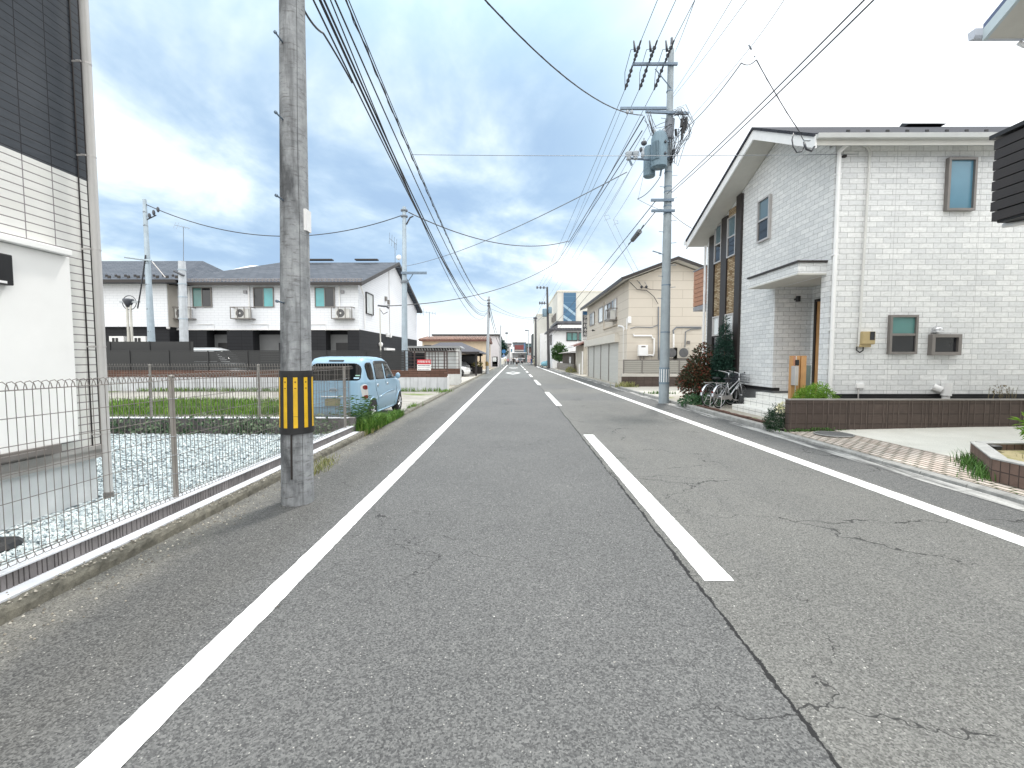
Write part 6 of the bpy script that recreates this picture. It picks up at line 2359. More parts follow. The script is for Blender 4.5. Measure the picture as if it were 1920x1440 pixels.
mk('light_sensor', MB().box(c.x - .1, c.x + .08, BY0 - .12, BY0, c.z - .18, c.z + .18), M_white, t, bevel=.03)
c = Vector((5.9, by(1115), 3.55))
mk('spot_lamp', MB().tube([(6.0, c.y, 3.55), (5.82, c.y, 3.55)], .03, 6).tube([(5.82, c.y, 3.6), (5.74, c.y, 3.5)], .07, 8), M_black, t)
ins = MB()
for px in (1203, 1212):
    c = bp(px, 538, .15)
    ins.ball(tuple(c), (.07, .07, .08), 10, 6)
ins.tube([bp(1180, 528, .1), bp(1195, 543, .1), bp(1213, 545, .1), bp(1226, 556, .1), bp(1234, 570, .1)], .018, 5)
ins.tube([bp(1194, 525, .12), bp(1205, 538, .12), bp(1220, 543, .12), bp(1240, 544, .12)], .014, 5)
mk('service_entry', ins, M_cable, t, smooth=True)
# window air conditioner in a wall cage on the road side
o = copy_tree(ac0)
o['label'] = 'air conditioner cage hanging on the beige house above the shutters'
o.location = (BX - .005, by(1152), 3.72)
o.rotation_euler = (0, 0, -PI / 2)
for (px, lab) in ((1250, 'outdoor air conditioner left of the pair behind the transformer pole'), (1272, 'outdoor air conditioner nearest the reddish bush')):
    c = bp(px, 672)
    t_ = thing('air_conditioner', lab, 'air conditioner', (c.x, BY0 - .4, c.z), 0, 'air conditioners beside the beige house')
    w_ = .42
    mk('casing', MB().box(c.x - w_, c.x + w_, BY0 - .45, BY0 - .12, c.z, c.z + .56), mat('aircon_beige', (.42, .39, .34), .5, .05, 4), t_, bevel=.015)
    fn = MB().lathe([(.24, -.004), (.24, 0.0)], (c.x + .12, BY0 - .452, c.z + .29), 20, 'y')
    mk('fan_grille', fn, M_fan, t_)
    mk('stand', MB().box(c.x - w_, c.x + w_, BY0 - .42, BY0 - .16, c.z - .06, c.z - .001).box(c.x - w_, c.x - w_ + .05, BY0 - .42, BY0 - .16, .06, c.z - .06).box(c.x + w_ - .05, c.x + w_, BY0 - .42, BY0 - .16, .06, c.z - .06), M_bronze, t_)
# fence in front of it
t = thing('panel_fence', 'beige slatted panel fence on a brown block wall before the beige house', 'fence', (8, 23, 0))
fx0 = P(1166.5, 700, 23.0).x
mk('block_base', MB().box(fx0, 12.5, 23.0, 23.15, -.02, .58), M_block, t)
mk('base_cap', MB().box(fx0 - .02, 12.5, 22.98, 23.17, .58, .73), mat('cap_beige', (.50, .48, .44), .8, .08, 3), t)
M_panel = brickmat('fence_slats', (.33, .32, .29), (.35, .34, .31), (.16, .155, .14), 60.0, .10, .008, 0, .06, 2, .8, .5)
k = 0
x = fx0 + .12
while x < 12:
    mk('panel', MB().box(x, x + .88, 23.06, 23.09, .76, 1.40), M_panel, t)
    mk('fence_post', MB().box(x - .06, x - .005, 23.04, 23.11, .73, 1.44), M_bronze, t)
    x += .94
mk('top_rail', MB().box(fx0 + .06, 12.2, 23.05, 23.10, 1.40, 1.435), M_bronze, t)

# ---- vertical shop sign on the far corner of the beige house
a_, b_ = P(1091.5, 583, 37.9), P(1103, 640, 37.9)
t = thing('vertical_sign', 'tall vertical shop sign with white lettering beside the shuttered house', 'sign', ((a_.x + b_.x) / 2, 37.9, b_.z))
mk('casing', MB().box(a_.x, b_.x, 37.9, 38.15, b_.z, a_.z), M_white, t)
w_ = b_.x - a_.x
hgt = a_.z - b_.z
pnl = mk('dark_panel', MB().box(a_.x + .06, b_.x - .02, 37.892, 37.899, b_.z + hgt * .155, b_.z + hgt * .86), mat('sign_charcoal', (.055, .055, .065), .5, .1, 4), t)
mk('blue_panel', MB().box(a_.x + .06, b_.x - .02, 37.892, 37.899, b_.z + hgt * .87, b_.z + hgt * .985), mat('sign_blue', (.05, .16, .33), .5, .1, 4), t)
for i, ch in enumerate('伊藤材木所'):
    zc = b_.z + hgt * (.79 - .142 * i)
    text_mesh('lettering', ch, M_white, pnl, ((a_.x + b_.x) / 2 + .02, 37.888, zc), (1, 0, 0), (0, 0, 1), hgt * .135)
sp = MB()
for r_ in range(2):
    for k in range(4):
        x = a_.x + .09 + k * .105
        sp.box(x, x + .07, 37.893, 37.899, b_.z + hgt * (.10 - .06 * r_), b_.z + hgt * (.125 - .06 * r_))
mk('small_print', sp, mat('print_grey', (.16, .16, .2)), t)
mk('bracket', MB().box(b_.x, b_.x + .12, 38.0, 38.05, b_.z + .3, b_.z + .36).box(b_.x, b_.x + .12, 38.0, 38.05, a_.z - .4, a_.z - .34), M_dark, t)

# ---- small annex, posts and shed beyond
t = thing('low_house', 'small cream house with tiled eave and dark doorway beyond the shutters', 'house', (9, 45, 0))
mk('wall', MB().box(6.5, 12, 42.5, 48, 0, 2.75), mat('cream_plaster', (.62, .58, .50), .8, .08, 1, streak=.2), t)
rm_ = MB().hexa([(5.5, 41.9, 2.55), (5.5, 48.5, 2.55), (9.4, 48.5, 3.9), (9.4, 41.9, 3.9), (5.5, 41.9, 2.68), (5.5, 48.5, 2.68), (9.4, 48.5, 4.03), (9.4, 41.9, 4.03)])
rm_.hexa([(9.4, 41.9, 3.9), (9.4, 48.5, 3.9), (12.4, 48.5, 2.75), (12.4, 41.9, 2.75), (9.4, 41.9, 4.03), (9.4, 48.5, 4.03), (12.4, 48.5, 2.88), (12.4, 41.9, 2.88)])
roof = mk('roof', rm_, M_tileroof, t)
mk('gable_wall', MB().prism([(6.5, 2.751), (12, 2.751), (9.4, 3.88)], 'y', 42.6, 47.9), mat('cream_plaster', (.62, .58, .50)), t)
mk('gutter', MB().tube([(5.42, 41.9, 2.6), (5.42, 48.5, 2.6)], .07, 8), M_white, roof)
mk('doorway', MB().box(6.9, 7.75, 42.44, 42.495, .1, 2.1), M_gl_dark, t)
window(Face((0, 42.5, 0), (1, 0, 0), (0, -1, 0)), 7.95, 9.2, 1.2, 2.1, t, M_bronze, [M_gl_dark, M_gl_dark])
for (px, lab) in ((1086.5, 'left of two white posts beyond the shutters'), (1092, 'right of two white posts beyond the shutters')):
    c = P(px, 690, 41)
    q = MB().tube([(c.x, 41, .0), (c.x, 41, 1.0 if px < 1090 else 2.1)], .06, 10)
    q.tube([(c.x, 41, .98 if px < 1090 else 2.08), (c.x, 41, 1.03 if px < 1090 else 2.13)], .07, 10)
    solo('white_post', q, M_white, lab, 'post', 'white posts beyond the shutters', smooth='auto')
t = thing('shed', 'dark weathered shed with a sloping tin roof behind a grey wall', 'shed', (8, 54, 0))
mk('wall', MB().box(6.5, 10, 49.5, 61, 0, 2.15), mat('weathered_board', (.085, .072, .06), .9, .3, 3, streak=.5), t)
mk('roof', MB().hexa([(6.0, 49.0, 2.12), (6.0, 61.5, 2.12), (10.3, 61.5, 2.9), (10.3, 49.0, 2.9), (6.0, 49.0, 2.2), (6.0, 61.5, 2.2), (10.3, 61.5, 2.98), (10.3, 49.0, 2.98)]), mat('tin_roof', (.36, .34, .32), .6, .2, 1), t)
window(Face((6.5, 0, 0), (0, 1, 0), (-1, 0, 0)), 51.5, 53.5, .9, 1.7, t, M_bronze, [M_gl_pale])
t = thing('garden_wall', 'grey garden wall with bushes on it before the shed', 'wall', (6.2, 56, 0))
mk('blocks', MB().box(6.05, 6.25, 47, 66, 0, .9), brickmat('grey_garden_block', (.24, .225, .205), (.29, .27, .25), (.14, .13, .12), .5, .2, .012, .5, .3, 2, .4, .9), t)
q_ = MB()
crown(q_, R, [((5.75, 46.3, .25), (.5, .7, .3)), ((5.9, 47.5, .3), (.4, .6, .3))], 500, .16, .06)
solo('roadside_bush', q_, L_dry, 'small pale bush at the near end of the grey garden wall', 'bush', norm=False)


def tree(name, label, base, h, blobs, n, L, W, m, seed, group=None):
    r = random.Random(seed)
    t_ = thing(name, label, 'tree', base, 0, group)
    b_ = Vector(base)
    tk = MB().tube([b_, b_ + Vector((.05, 0, h * .35)), b_ + Vector((0, .05, h * .7))], [h * .035, h * .026, h * .012], 8)
    for (c, rr_) in blobs[:6]:
        tk.tube([b_ + Vector((.03, 0, h * .33)), b_ + Vector((c[0] * .5, c[1] * .5, (h * .33 + c[2]) / 2 + .1)), b_ + Vector(c)], [h * .016, h * .011, h * .004], 5)
    mk('trunk', tk, M_trunk, t_, smooth=True)
    q2 = MB()
    crown(q2, r, [((b_.x + c[0], b_.y + c[1], b_.z + c[2]), rr_) for c, rr_ in blobs], n, L, W, .35)
    mk('crown', q2, m, t_, norm=False)
    return t_


tree('round_tree', 'round green tree in front of the white tiled house', (6.35, 64.5, 0), 3.6, [((-.3, 0, 2.5), (.75, .8, .8)), ((.45, 0, 2.6), (.75, .8, .75)), ((0, 0, 3.2), (.6, .6, .55)), ((.1, -.2, 1.7), (.85, .8, .6)), ((-.5, 0, 1.8), (.5, .5, .5)), ((.7, 0, 1.9), (.5, .5, .5))], 4200, .20, .11, L_tree, 21)
tree('dark_tree', 'tall dark tree on the left of the far road', (-3.4, 112, 0), 6.5, [((0, 0, 4.8), (1.1, 1.2, 1.4)), ((.7, 0, 4.2), (1.0, 1, 1.2)), ((-.8, 0, 4.0), (1.1, 1, 1.1)), ((0, 0, 2.8), (1.2, 1.1, 1.0)), ((1.0, 0, 3.0), (.8, .8, .9)), ((-.9, 0, 2.6), (.9, .9, .9))], 4200, .36, .2, L_con, 22)
tree('dark_tree', 'lighter green tree behind the white roadside shop', (-5.1, 104, 0), 5.6, [((0, 0, 4.2), (1.1, 1.0, 1.0)), ((.7, 0, 3.5), (.9, .9, .9)), ((-.8, 0, 3.6), (1.0, .9, .9)), ((.2, 0, 2.6), (1.0, 1.0, .9))], 2400, .34, .2, L_tree, 23)

# ---- white tiled house
t = thing('tiled_house', 'white walled traditional house with dark tiled roof tiers', 'house', (9, 72, 0))
x0, x1 = P(1037, 640, 68).x, 12.5
zt = P(1060, 617, 68).z
mk('wall', MB().box(x0, x1, 68, 78, 0, zt - .1), mat('plaster_white', (.76, .77, .79), .8, .05, .8, streak=.12), t)
M_kawara = mat('dark_roof_tile', (.085, .085, .10), .5, .3, 2)
rm_ = MB().prism([(x0 - .6, zt - .25), (x0 - .6, zt), (x0 + .9, zt + .75), (x1, zt + .75), (x1, zt - .25)], 'y', 67.2, 78.5)
roof = mk('roof', rm_, M_kawara, t)
rt = MB()
x = x0 - .5
while x < x1:
    rt.ball((x, 67.15, zt - .08), (.15, .1, .17), 8, 6)
    x += .42
mk('eave_tiles', rt, M_kawara, roof)
mk('plaster_band', MB().box(x0 + .6, x1, 67.1, 67.19, zt + .12, zt + .55), M_white, roof)
mk('ridge', MB().box(x0 + .4, x1, 67.0, 78.6, zt + .75, zt + 1.1), M_kawara, roof)
Ft = Face((0, 68, 0), (1, 0, 0), (0, -1, 0))
window(Ft, P(1062, 630, 68).x, P(1083, 630, 68).x, P(1070, 639.5, 68).z, P(1070, 623, 68).z, t, M_dark, [M_gl_green, M_gl_green], dep=.12, fw=.12)
window(Ft, P(1084.5, 630, 68).x, P(1098, 630, 68).x, P(1070, 639.5, 68).z, P(1070, 623, 68).z, t, M_dark, [M_gl_green, M_gl_green], dep=.12, fw=.12)
Ft2 = Face((x0, 0, 0), (0, 1, 0), (-1, 0, 0))
window(Ft2, 70.5, 72.0, 3.6, 5.2, t, M_dark, [M_gl_dark], dep=.1)
window(Ft2, 74, 75.2, 3.6, 5.2, t, M_dark, [M_gl_dark], dep=.1)

# ---- cream office building with a blue glass strip
t = thing('office_building', 'cream four storey building with a tall blue glass strip', 'office building', (14, 92, 0))
YO = 88
x0, x1 = P(1045, 600, YO).x, P(1125, 600, YO).x + 3
zt = P(1060, 547, YO).z
M_cream = mat('cream_concrete', (.58, .575, .535), .8, .08, .5, streak=.25)
mk('wall', MB().box(x0, x1, YO, YO + 24, 0, zt), M_cream, t)
mk('parapet', MB().box(x0 - .12, x1, YO - .12, YO + 24, zt, zt + .25), mat('parapet_cream', (.66, .64, .57), .8, .05, 1), t)
Fo = Face((0, YO, 0), (1, 0, 0), (0, -1, 0))
gx0, gx1 = P(1056, 600, YO).x, P(1079.5, 600, YO).x
gz0, gz1 = P(1060, 604, YO).z, P(1060, 549, YO).z
q = MB()
Fo.box(q, gx0, gx1, 0, .08, gz0, gz1)
mgl, ng, bg_ = newmat('blue_strip_glass')
x_, y_, z_ = ng.xyz(ng.pos())
gxn = ng.m('FRACT', ng.m('MULTIPLY', z_, .9))
gl_ = ng.m('LESS_THAN', gxn, .05)
setb(ng, bg_, ng.mix(gl_, (.028, .105, .20), (.10, .20, .30)), .15, 0, .5)
gs = mk('glass_strip', q, mgl, t)
q = MB()
Fo.box(q, gx0 - .12, gx0, 0, .14, gz0, gz1 + .1)
Fo.box(q, gx1, gx1 + .12, 0, .14, gz0, gz1 + .1)
mk('strip_frame', q, M_alu, gs)
q = MB()
for (pa, pb) in (((1056.5, 572), (1079, 590)), ((1056.5, 593), (1072, 603.5))):
    a_, b_ = P(*pa, YO - .1), P(*pb, YO - .1)
    q.hexa([(a_.x, YO - .1, a_.z - .28), (a_.x, YO - .085, a_.z - .28), (b_.x, YO - .085, b_.z - .28), (b_.x, YO - .1, b_.z - .28), (a_.x, YO - .1, a_.z + .28), (a_.x, YO - .085, a_.z + .28), (b_.x, YO - .085, b_.z + .28), (b_.x, YO - .1, b_.z + .28)])
mk('stair_band', q, mat('stair_pale', (.28, .40, .50), .5, .05, 2), gs)
Fo2 = Face((x0, 0, 0), (0, 1, 0), (-1, 0, 0))
for z in (9.0, 5.6):
    for y in (90.5, 93.2, 96.0):
        window(Fo2, y, y + 1.6, z, z + 1.5, t, M_bronze, [M_gl_dark, M_gl_pale], dep=.12, sill=True)
tk = MB()
for (px) in (1051.5, 1056.5):
    c = P(px, 547, YO + 3)
    tk.tube([(c.x, YO + 3, zt + .2), (c.x, YO + 3, zt + .9)], .22 if px < 1054 else .1, 10)
mk('roof_tank', tk, M_grey, t)
t = thing('low_office', 'lower cream building wing left of the blue glass strip', 'building', (8, 100, 0))
x0b = P(1007, 640, 98).x
zb = P(1020, 590, 98).z
mk('wall', MB().box(x0b, P(1045, 600, 98).x + 1, 98, 116, 0, zb), M_cream, t)
mk('parapet', MB().box(x0b - .1, P(1045, 600, 98).x + 1, 97.9, 116, zb, zb + .2), mat('parapet_cream', (.66, .64, .57)), t)
Fl = Face((0, 98, 0), (1, 0, 0), (0, -1, 0))
window(Fl, P(1034, 600, 98).x, P(1044, 600, 98).x, P(1040, 604, 98).z, P(1040, 595, 98).z, t, M_bronze, [M_gl_dark], dep=.15, fw=.2)
mk('white_wing', MB().box(x0b + .6, x0b + 3.4, 95.5, 97.88, 0, zb * .62), M_ghw, t)

# ---- far end of the street
FAR = []
def block(name, label, cat, px0, px1, pyt, Y, dep, m, wins=None, trim=M_dark, roof=True):
    a_, b_ = P(px0, pyt, Y), P(px1, pyt, Y)
    t_ = thing(name, label, cat, ((a_.x + b_.x) / 2, Y, 0))
    mk('wall', MB().box(a_.x, b_.x, Y, Y + dep, 0, a_.z), m, t_)
    if roof:
        mk('roof', MB().box(a_.x - .3, b_.x + .3, Y - .4, Y + dep, a_.z, a_.z + .25), trim, t_)
    f_ = Face((0, Y, 0), (1, 0, 0), (0, -1, 0))
    for (p0, p1, y0, y1, g) in (wins or []):
        window(f_, P(p0, 600, Y).x, P(p1, 600, Y).x, P(960, y1, Y).z, P(960, y0, Y).z, t_, M_bronze, [g], dep=.15, fw=.12)
    return t_, f_


t_, f_ = block('corner_shop', 'dark shop at the end of the road with a red sign board', 'shop', 962, 985, 643, 185, 12, mat('shop_slate', (.12, .15, .18), .7, .2, .5), [(966, 970, 641.5, 643.5, M_gl_pale)])
q = MB()
f_.box(q, P(965, 650, 185).x, P(982, 650, 185).x, 0, .3, P(970, 655.5, 185).z, P(970, 647, 185).z)
mk('red_board', q, mat('board_red', (.15, .035, .035), .6, .25, 2), t_)
q = MB()
f_.box(q, P(965, 650, 185).x, P(983, 650, 185).x, .0, .25, P(970, 658.5, 185).z, P(970, 656, 185).z)
mk('lower_board', q, mat('board_grey', (.34, .32, .31), .6, .1, 2), t_)
q = MB()
f_.box(q, P(982, 650, 185).x, P(985, 650, 185).x, 0, .3, P(970, 664, 185).z, P(970, 642, 185).z)
mk('blue_board', q, mat('board_blue', (.08, .14, .24), .6, .3, 2), t_)
t_, f_ = block('corner_store', 'low shop front with a pale eave under the red sign', 'shop', 961, 986, 662, 165, 10, M_alcove, [(971, 983, 665, 671, M_gl_dark)], trim=M_ghw)
q = MB()
f_.box(q, P(961, 650, 165).x, P(984, 650, 165).x, 0, 1.2, P(970, 673, 165).z, P(970, 671.4, 165).z)
mk('awning', q, M_ghw, t_)
block('white_building', 'small white building left of the red sign shop', 'building', 956, 964, 650.5, 172, 10, M_ghw, [(957.5, 961, 654, 660, M_gl_blue)], roof=False)
block('grey_building', 'grey stepped building behind the dark left tree', 'building', 949.5, 958, 645, 190, 12, mat('grey_render', (.40, .38, .38), .8, .2, .4), [(951, 954, 650, 653, M_gl_dark), (951, 954, 658, 661, M_gl_dark)])
block('dark_building', 'tall narrow black building on the right of the far road', 'building', 998, 1003, 626, 150, 10, mat('black_wall', (.035, .045, .05), .6, .15, .5), roof=False)
block('teal_building', 'dark teal building beside the red sign shop', 'building', 985, 998, 645, 200, 12, mat('teal_wall', (.07, .13, .14), .6, .3, .4), [(988, 992, 650, 655, M_gl_blue), (993, 996, 650, 655, M_gl_dark)])
block('brown_shop', 'brown shop on the right of the far road', 'shop', 990, 1001, 652, 158, 10, mat('brown_shop_wall', (.17, .10, .09), .7, .25, .6), [(992, 996, 661, 666, M_gl_pale)])
block('grey_kiosk', 'small dark shop with a flat canopy by the dark far poles', 'shop', 1003, 1011, 669, 108, 6, mat('kiosk_grey', (.13, .12, .11), .7, .2, 1), [(1004, 1008, 675, 682, M_gl_dark)])
for (px, lab) in ((988.5, 'left red and white banner by the far shops'), (992, 'right red and white banner by the far shops')):
    c = P(px, 684, 118)
    t_ = thing('shop_banner', lab, 'banner', (c.x, 118, 0), 0, 'banners by the far shops')
    mk('pole', MB().tube([(c.x, 118, 0), (c.x, 118, 2.4)], .03, 6), M_white, t_)
    mk('cloth', MB().box(c.x + .03, c.x + .5, 117.99, 118.01, .5, 2.3), mat('banner_pink', (.62, .42, .40), .8, .3, 3), t_)
c = P(944.5, 660, 92)
t_ = thing('road_sign', 'round blue road sign on a thin pole left of the road', 'road sign', (c.x, 92, 0))
mk('pole', MB().tube([(c.x, 92, 0), (c.x, 92, 3.2)], .04, 8), M_white, t_)
mk('blue_disc', MB().lathe([(.40, -.015), (.40, .015)], (c.x, 91.95, P(944, 659, 92).z), 20, 'y'), mat('sign_blue2', (.05, .22, .48), .5, .05, 3), t_)
mk('lower_plate', MB().lathe([(.30, -.015), (.30, .015)], (c.x, 91.95, P(944, 667, 92).z), 20, 'y'), mat('sign_blue3', (.22, .32, .52), .5, .05, 3), t_)
c = P(1036, 681, 62)
solo('white_signboard', MB().box(c.x - .02, c.x + .62, 61.98, 62.02, .25, 1.15).box(c.x, c.x + .04, 61.985, 62.015, 0, .25).box(c.x + .56, c.x + .60, 61.985, 62.015, 0, .25), M_white, 'blank white board standing beside the dark tall pole', 'sign board')
c = P(1021, 684, 74)
t_ = thing('covered_scooter', 'scooter under a light blue cover by the dark far poles', 'scooter', (c.x, 74, 0))
cv = MB()
cv.ball((c.x, 74, .62), (.62, .35, .42), 14, 8)
cv.ball((c.x + .38, 74, .85), (.26, .3, .32), 10, 8)
mk('cover', cv, mat('cover_blue', (.25, .50, .60), .6, .15, 5), t_, smooth=True)
for s in (-.45, .45):
    mk('wheel', MB().torus((c.x + s, 74, .22), .17, .05, 'y', 16, 6), M_tyre, t_)

# ================================================================ POLES
def crossarm(mb, x0, x1, y, z, h=.075, d=.075, dy=0.0):
    return mb.hexa([(x0, y - d / 2, z - h / 2), (x0, y + d / 2, z - h / 2), (x1, y + d / 2 + dy, z - h / 2), (x1, y - d / 2 + dy, z - h / 2), (x0, y - d / 2, z + h / 2), (x0, y + d / 2, z + h / 2), (x1, y + d / 2 + dy, z + h / 2), (x1, y - d / 2 + dy, z + h / 2)])


RX, RYY = P(1244.5, 755, 15.2).x, 15.2
M_rp = mat('pale_blue_pole', (.29, .335, .365), .7, .12, 4, bump=.15, streak=.35)
t = thing('utility_pole', 'tall blue grey power pole with transformer and cross arms on the right', 'utility pole', (RX, RYY, 0))
mk('shaft', MB().tube([(RX, RYY, -.1), (RX, RYY, 4), (RX + .01, RYY, 8), (RX + .02, RYY, 11.42)], [.168, .142, .115, .092], 24), M_rp, t, smooth='auto')
def rx(px):
    return P(px, 400, 15.2).x
def rz_(py):
    return P(1244, py, 15.2).z


bn = MB().tube([(RX, RYY, rz_(720)), (RX, RYY, rz_(689))], .168, 24)
bo = mk('marker_band', bn, mat('band_slate', (.17, .23, .28), .6, .1, 4), t, smooth='auto')
wsm = MB()
for k in range(-2, 6):
    a0 = -.95 + k * .47
    vs, fs = [], []
    for i in range(5):
        a = a0 + .17 * i / 4
        for z in (rz_(716), rz_(692)):
            vs.append((RX + .171 * math.sin(a), RYY - .171 * math.cos(a), z))
    for i in range(4):
        fs.append((2 * i, 2 * i + 2, 2 * i + 3, 2 * i + 1))
    wsm.add(vs, fs)
mk('white_stripes', wsm, M_white, bo, norm=False)
ca = MB()
crossarm(ca, rx(1180), rx(1262), RYY - .13, rz_(125))
mk('cross_arm', ca, M_galv, t)
ca = MB()
crossarm(ca, rx(1159), rx(1244), RYY - .12, rz_(207))
mk('cross_arm', ca, M_galv, t)
ca = MB()
crossarm(ca, rx(1204), rx(1285), RYY - .22, rz_(216), dy=.12)
mk('cross_arm', ca, M_galv, t)
ca = MB()
crossarm(ca, rx(1218), rx(1260), RYY - .14, rz_(378))
mk('cross_arm', ca, M_galv, t)
ca = MB()
crossarm(ca, rx(1219), rx(1262), RYY - .15, rz_(398))
mk('cross_arm', ca, M_galv, t)
mk('arm_brace', MB().tube([(rx(1222), RYY - .1, rz_(133)), (rx(1252), RYY - .1, rz_(169))], .018, 5), M_galv, t)
# strain insulators: near side (towards the camera) and far side of the top arm
ins = MB()
for px in (1181, 1209, 1238):
    x, z = rx(px) + .02, rz_(122)
    for (dy_, dz_, r_) in ((-.10, .02, .045), (-.22, .05, .06), (-.34, .07, .05), (-.46, .09, .06), (-.60, .10, .03)):
        ins.ball((x, RYY - .13 + dy_ * 1.2, z + dz_), (r_, r_, r_ * 1.2), 8, 6)
    ins.tube([(x, RYY - .15, z), (x, RYY - .95, z + .12)], .028, 6)
    ins.tube([(x - .06, RYY - .5, z + .1), (x - .10, RYY - .5, z + .42)], [.04, .025], 6)
    ins.tube([(x, RYY, z), (x - .02, RYY + .9, z - .25)], .03, 6)
    for k in range(4):
        ins.ball((x - .005 * k, RYY + .2 + k * .17, z - .05 - .055 * k), (.06, .05, .07), 8, 6)
    ins.tube([(x, RYY - .6, z + .12), (x - .16, RYY - .4, z + .22), (x - .2, RYY + .2, z - .1), (x - .05, RYY + .8, z - .25)], .010, 5)
ins.tube([(RX + .02, RYY - .05, 11.4), (RX + .02, RYY - .05, 11.75)], [.05, .04], 8)
mk('insulators', ins, M_insul, t, smooth=True)
pi = MB()
for px in (1172, 1180):
    pi.lathe([(.03, 0), (.055, .03), (.05, .09), (.03, .12)], (rx(px), RYY - .12, rz_(207) - .17), 10)
mk('pin_insulators', pi, M_porc, t, smooth=True)
# transformer
M_trans = mat('transformer_blue', (.145, .215, .265), .5, .08, 5, metal=.1)
cx, cy = rx(1227.5), RYY - .36
tr = MB().lathe([(.20, rz_(325) + .02), (.245, rz_(324) + .03), (.25, rz_(318)), (.25, rz_(270)), (.215, rz_(264)), (.21, rz_(262)), (.16, rz_(259))], (cx, cy, 0), 28)
to = mk('transformer', tr, M_trans, t, smooth='auto')
fn = MB()
for k in range(6):
    a = PI + .35 + k * .17
    px_, py_ = cx + .26 * math.cos(a), cy + .26 * math.sin(a)
    fn.box(px_ - .012, px_ + .012, py_ - .035, py_ + .012, rz_(312), rz_(279))
mk('cooling_fins', fn, M_trans, to)
fb_ = MB()
for py in (282, 303):
    fb_.ball((cx + .12, cy - .235, rz_(py)), (.05, .04, .035), 8, 6)
    fb_.tube([(cx + .12, cy - .22, rz_(py) - .05), (cx + .12, cy - .24, rz_(py) + .06)], .012, 5)
mk('bolts', fb_, M_insul, to)
tr = MB().lathe([(.16, rz_(331)), (.19, rz_(329)), (.19, rz_(278)), (.16, rz_(274))], (rx(1217), RYY + .05, 0), 24)
mk('transformer', tr, M_trans, t, smooth='auto')
bush_ = MB()
for (px, py) in ((1219, 256), (1228, 254), (1236, 258)):
    bush_.lathe([(.04, 0), (.05, .04), (.03, .06), (.045, .1), (.02, .16)], (rx(px), cy, rz_(262)), 8)
mk('bushings', bush_, M_porc, to)
mk('hanger', MB().box(rx(1238), RX, RYY - .2, RYY - .15, rz_(300), rz_(297)).box(rx(1238), RX, RYY - .2, RYY - .15, rz_(272), rz_(269)).tube([(rx(1234), RYY - .25, rz_(323)), (rx(1233), RYY - .2, rz_(335))], .03, 6), M_galv, t)
# fuse cut-outs on a bracket
cu_ = MB()
for (px, py) in ((1171, 302), (1183, 301)):
    x, z = rx(px), rz_(py)
    cu_.lathe([(.05, -.16), (.085, -.14), (.05, -.08), (.10, -.03), (.10, .0), (.12, .05), (.12, .075), (.04, .09)], (x, RYY - .45, z), 12)
cu_.lathe([(.05, -.2), (.06, -.1), (.045, 0), (.06, .06)], (rx(1197), RYY - .4, rz_(293)), 10)
mk('fuse_cutouts', cu_, M_porc, t, smooth=True)
cu_ = MB().tube([(rx(1175), RYY - .40, rz_(307)), (rx(1212), RYY - .3, rz_(307))], .035, 6)
cu_.tube([(rx(1173), RYY - .45, rz_(312)), (rx(1177), RYY - .45, rz_(321))], .035, 6)
mk('fuse_bracket', cu_, M_galv, t)
cu_ = MB().ball((rx(1199), RYY - .4, rz_(279)), (.10, .08, .08), 8, 6).ball((rx(1194), RYY - .4, rz_(291)), (.06, .06, .08), 8, 6)
cu_.tube([(rx(1199), RYY - .4, rz_(279)), (rx(1199), RYY - .4, rz_(270))], .015, 5)
mk('arrester', cu_, M_insul, t)
# tangle of cable joints at the right of the pole
rt_ = random.Random(11)
tg = MB()
for _ in range(8):
    x, z, y = rx(rt_.uniform(1262, 1281)), rz_(rt_.uniform(238, 262)), RYY - rt_.uniform(.1, .4)
    tg.tube([(x, y, z - rt_.uniform(.09, .2)), (x + rt_.uniform(-.03, .03), y, z + rt_.uniform(.08, .16))], rt_.uniform(.028, .05), 7)
mk('cable_joints', tg, M_black, t)
tg = MB()
for _ in range(16):
    xa, xb = rx(rt_.uniform(1250, 1262)), rx(rt_.uniform(1262, 1284))
    za, zb_ = rz_(rt_.uniform(214, 226)), rz_(rt_.uniform(240, 285))
    y = RYY - rt_.uniform(.05, .4)
    xm = rx(rt_.uniform(1272, 1292))
    tg.tube([(xa, y, za), ((xa + xm) / 2, y, za + .1), (xm, y, (za + zb_) / 2), (xb, y - .02, zb_), (rx(rt_.uniform(1252, 1266)), y, zb_ - rt_.uniform(.1, .7)), (rx(1250), y, rz_(rt_.uniform(300, 318)))], .008, 4)
for _ in range(9):
    xa, xb = rx(rt_.uniform(1198, 1216)), rx(rt_.uniform(1240, 1252))
    za, zb_ = rz_(rt_.uniform(216, 240)), rz_(rt_.uniform(238, 262))
    y = RYY - rt_.uniform(.1, .5)
    tg.tube([(xa, y, za), (xa * .7 + xb * .3, y, min(za, zb_) - rt_.uniform(.0, .4)), (xa * .3 + xb * .7, y, zb_ - rt_.uniform(0, .25)), (xb, y, zb_)], .009, 4)
for px in (1248, 1252, 1256):
    tg.tube([(rx(px), RYY - .2, rz_(260)), (rx(px + 2), RYY - .22, rz_(290)), (rx(px + 3), RYY - .2, rz_(310)), (rx(px - 4), RYY - .18, rz_(300))], .012, 5)
mk('looped_wires', tg, M_cable, t, smooth=True)
tg = MB().tube([(RX - .02, RYY - .02, rz_(262)), (RX + .02, RYY - .03, rz_(225))], .15, 10)
mk('strap_bundle', tg, M_cable2, t)
for k in range(17):
    bt = MB()
    z = rz_(560) + k * .36
    s_ = 1 if k % 2 else -1
    bt.tube([(RX + s_ * .1, RYY - .05, z), (RX + s_ * .29, RYY - .08, z + .01)], .009, 5)
    mk('step_bolt', bt, M_galv, t)
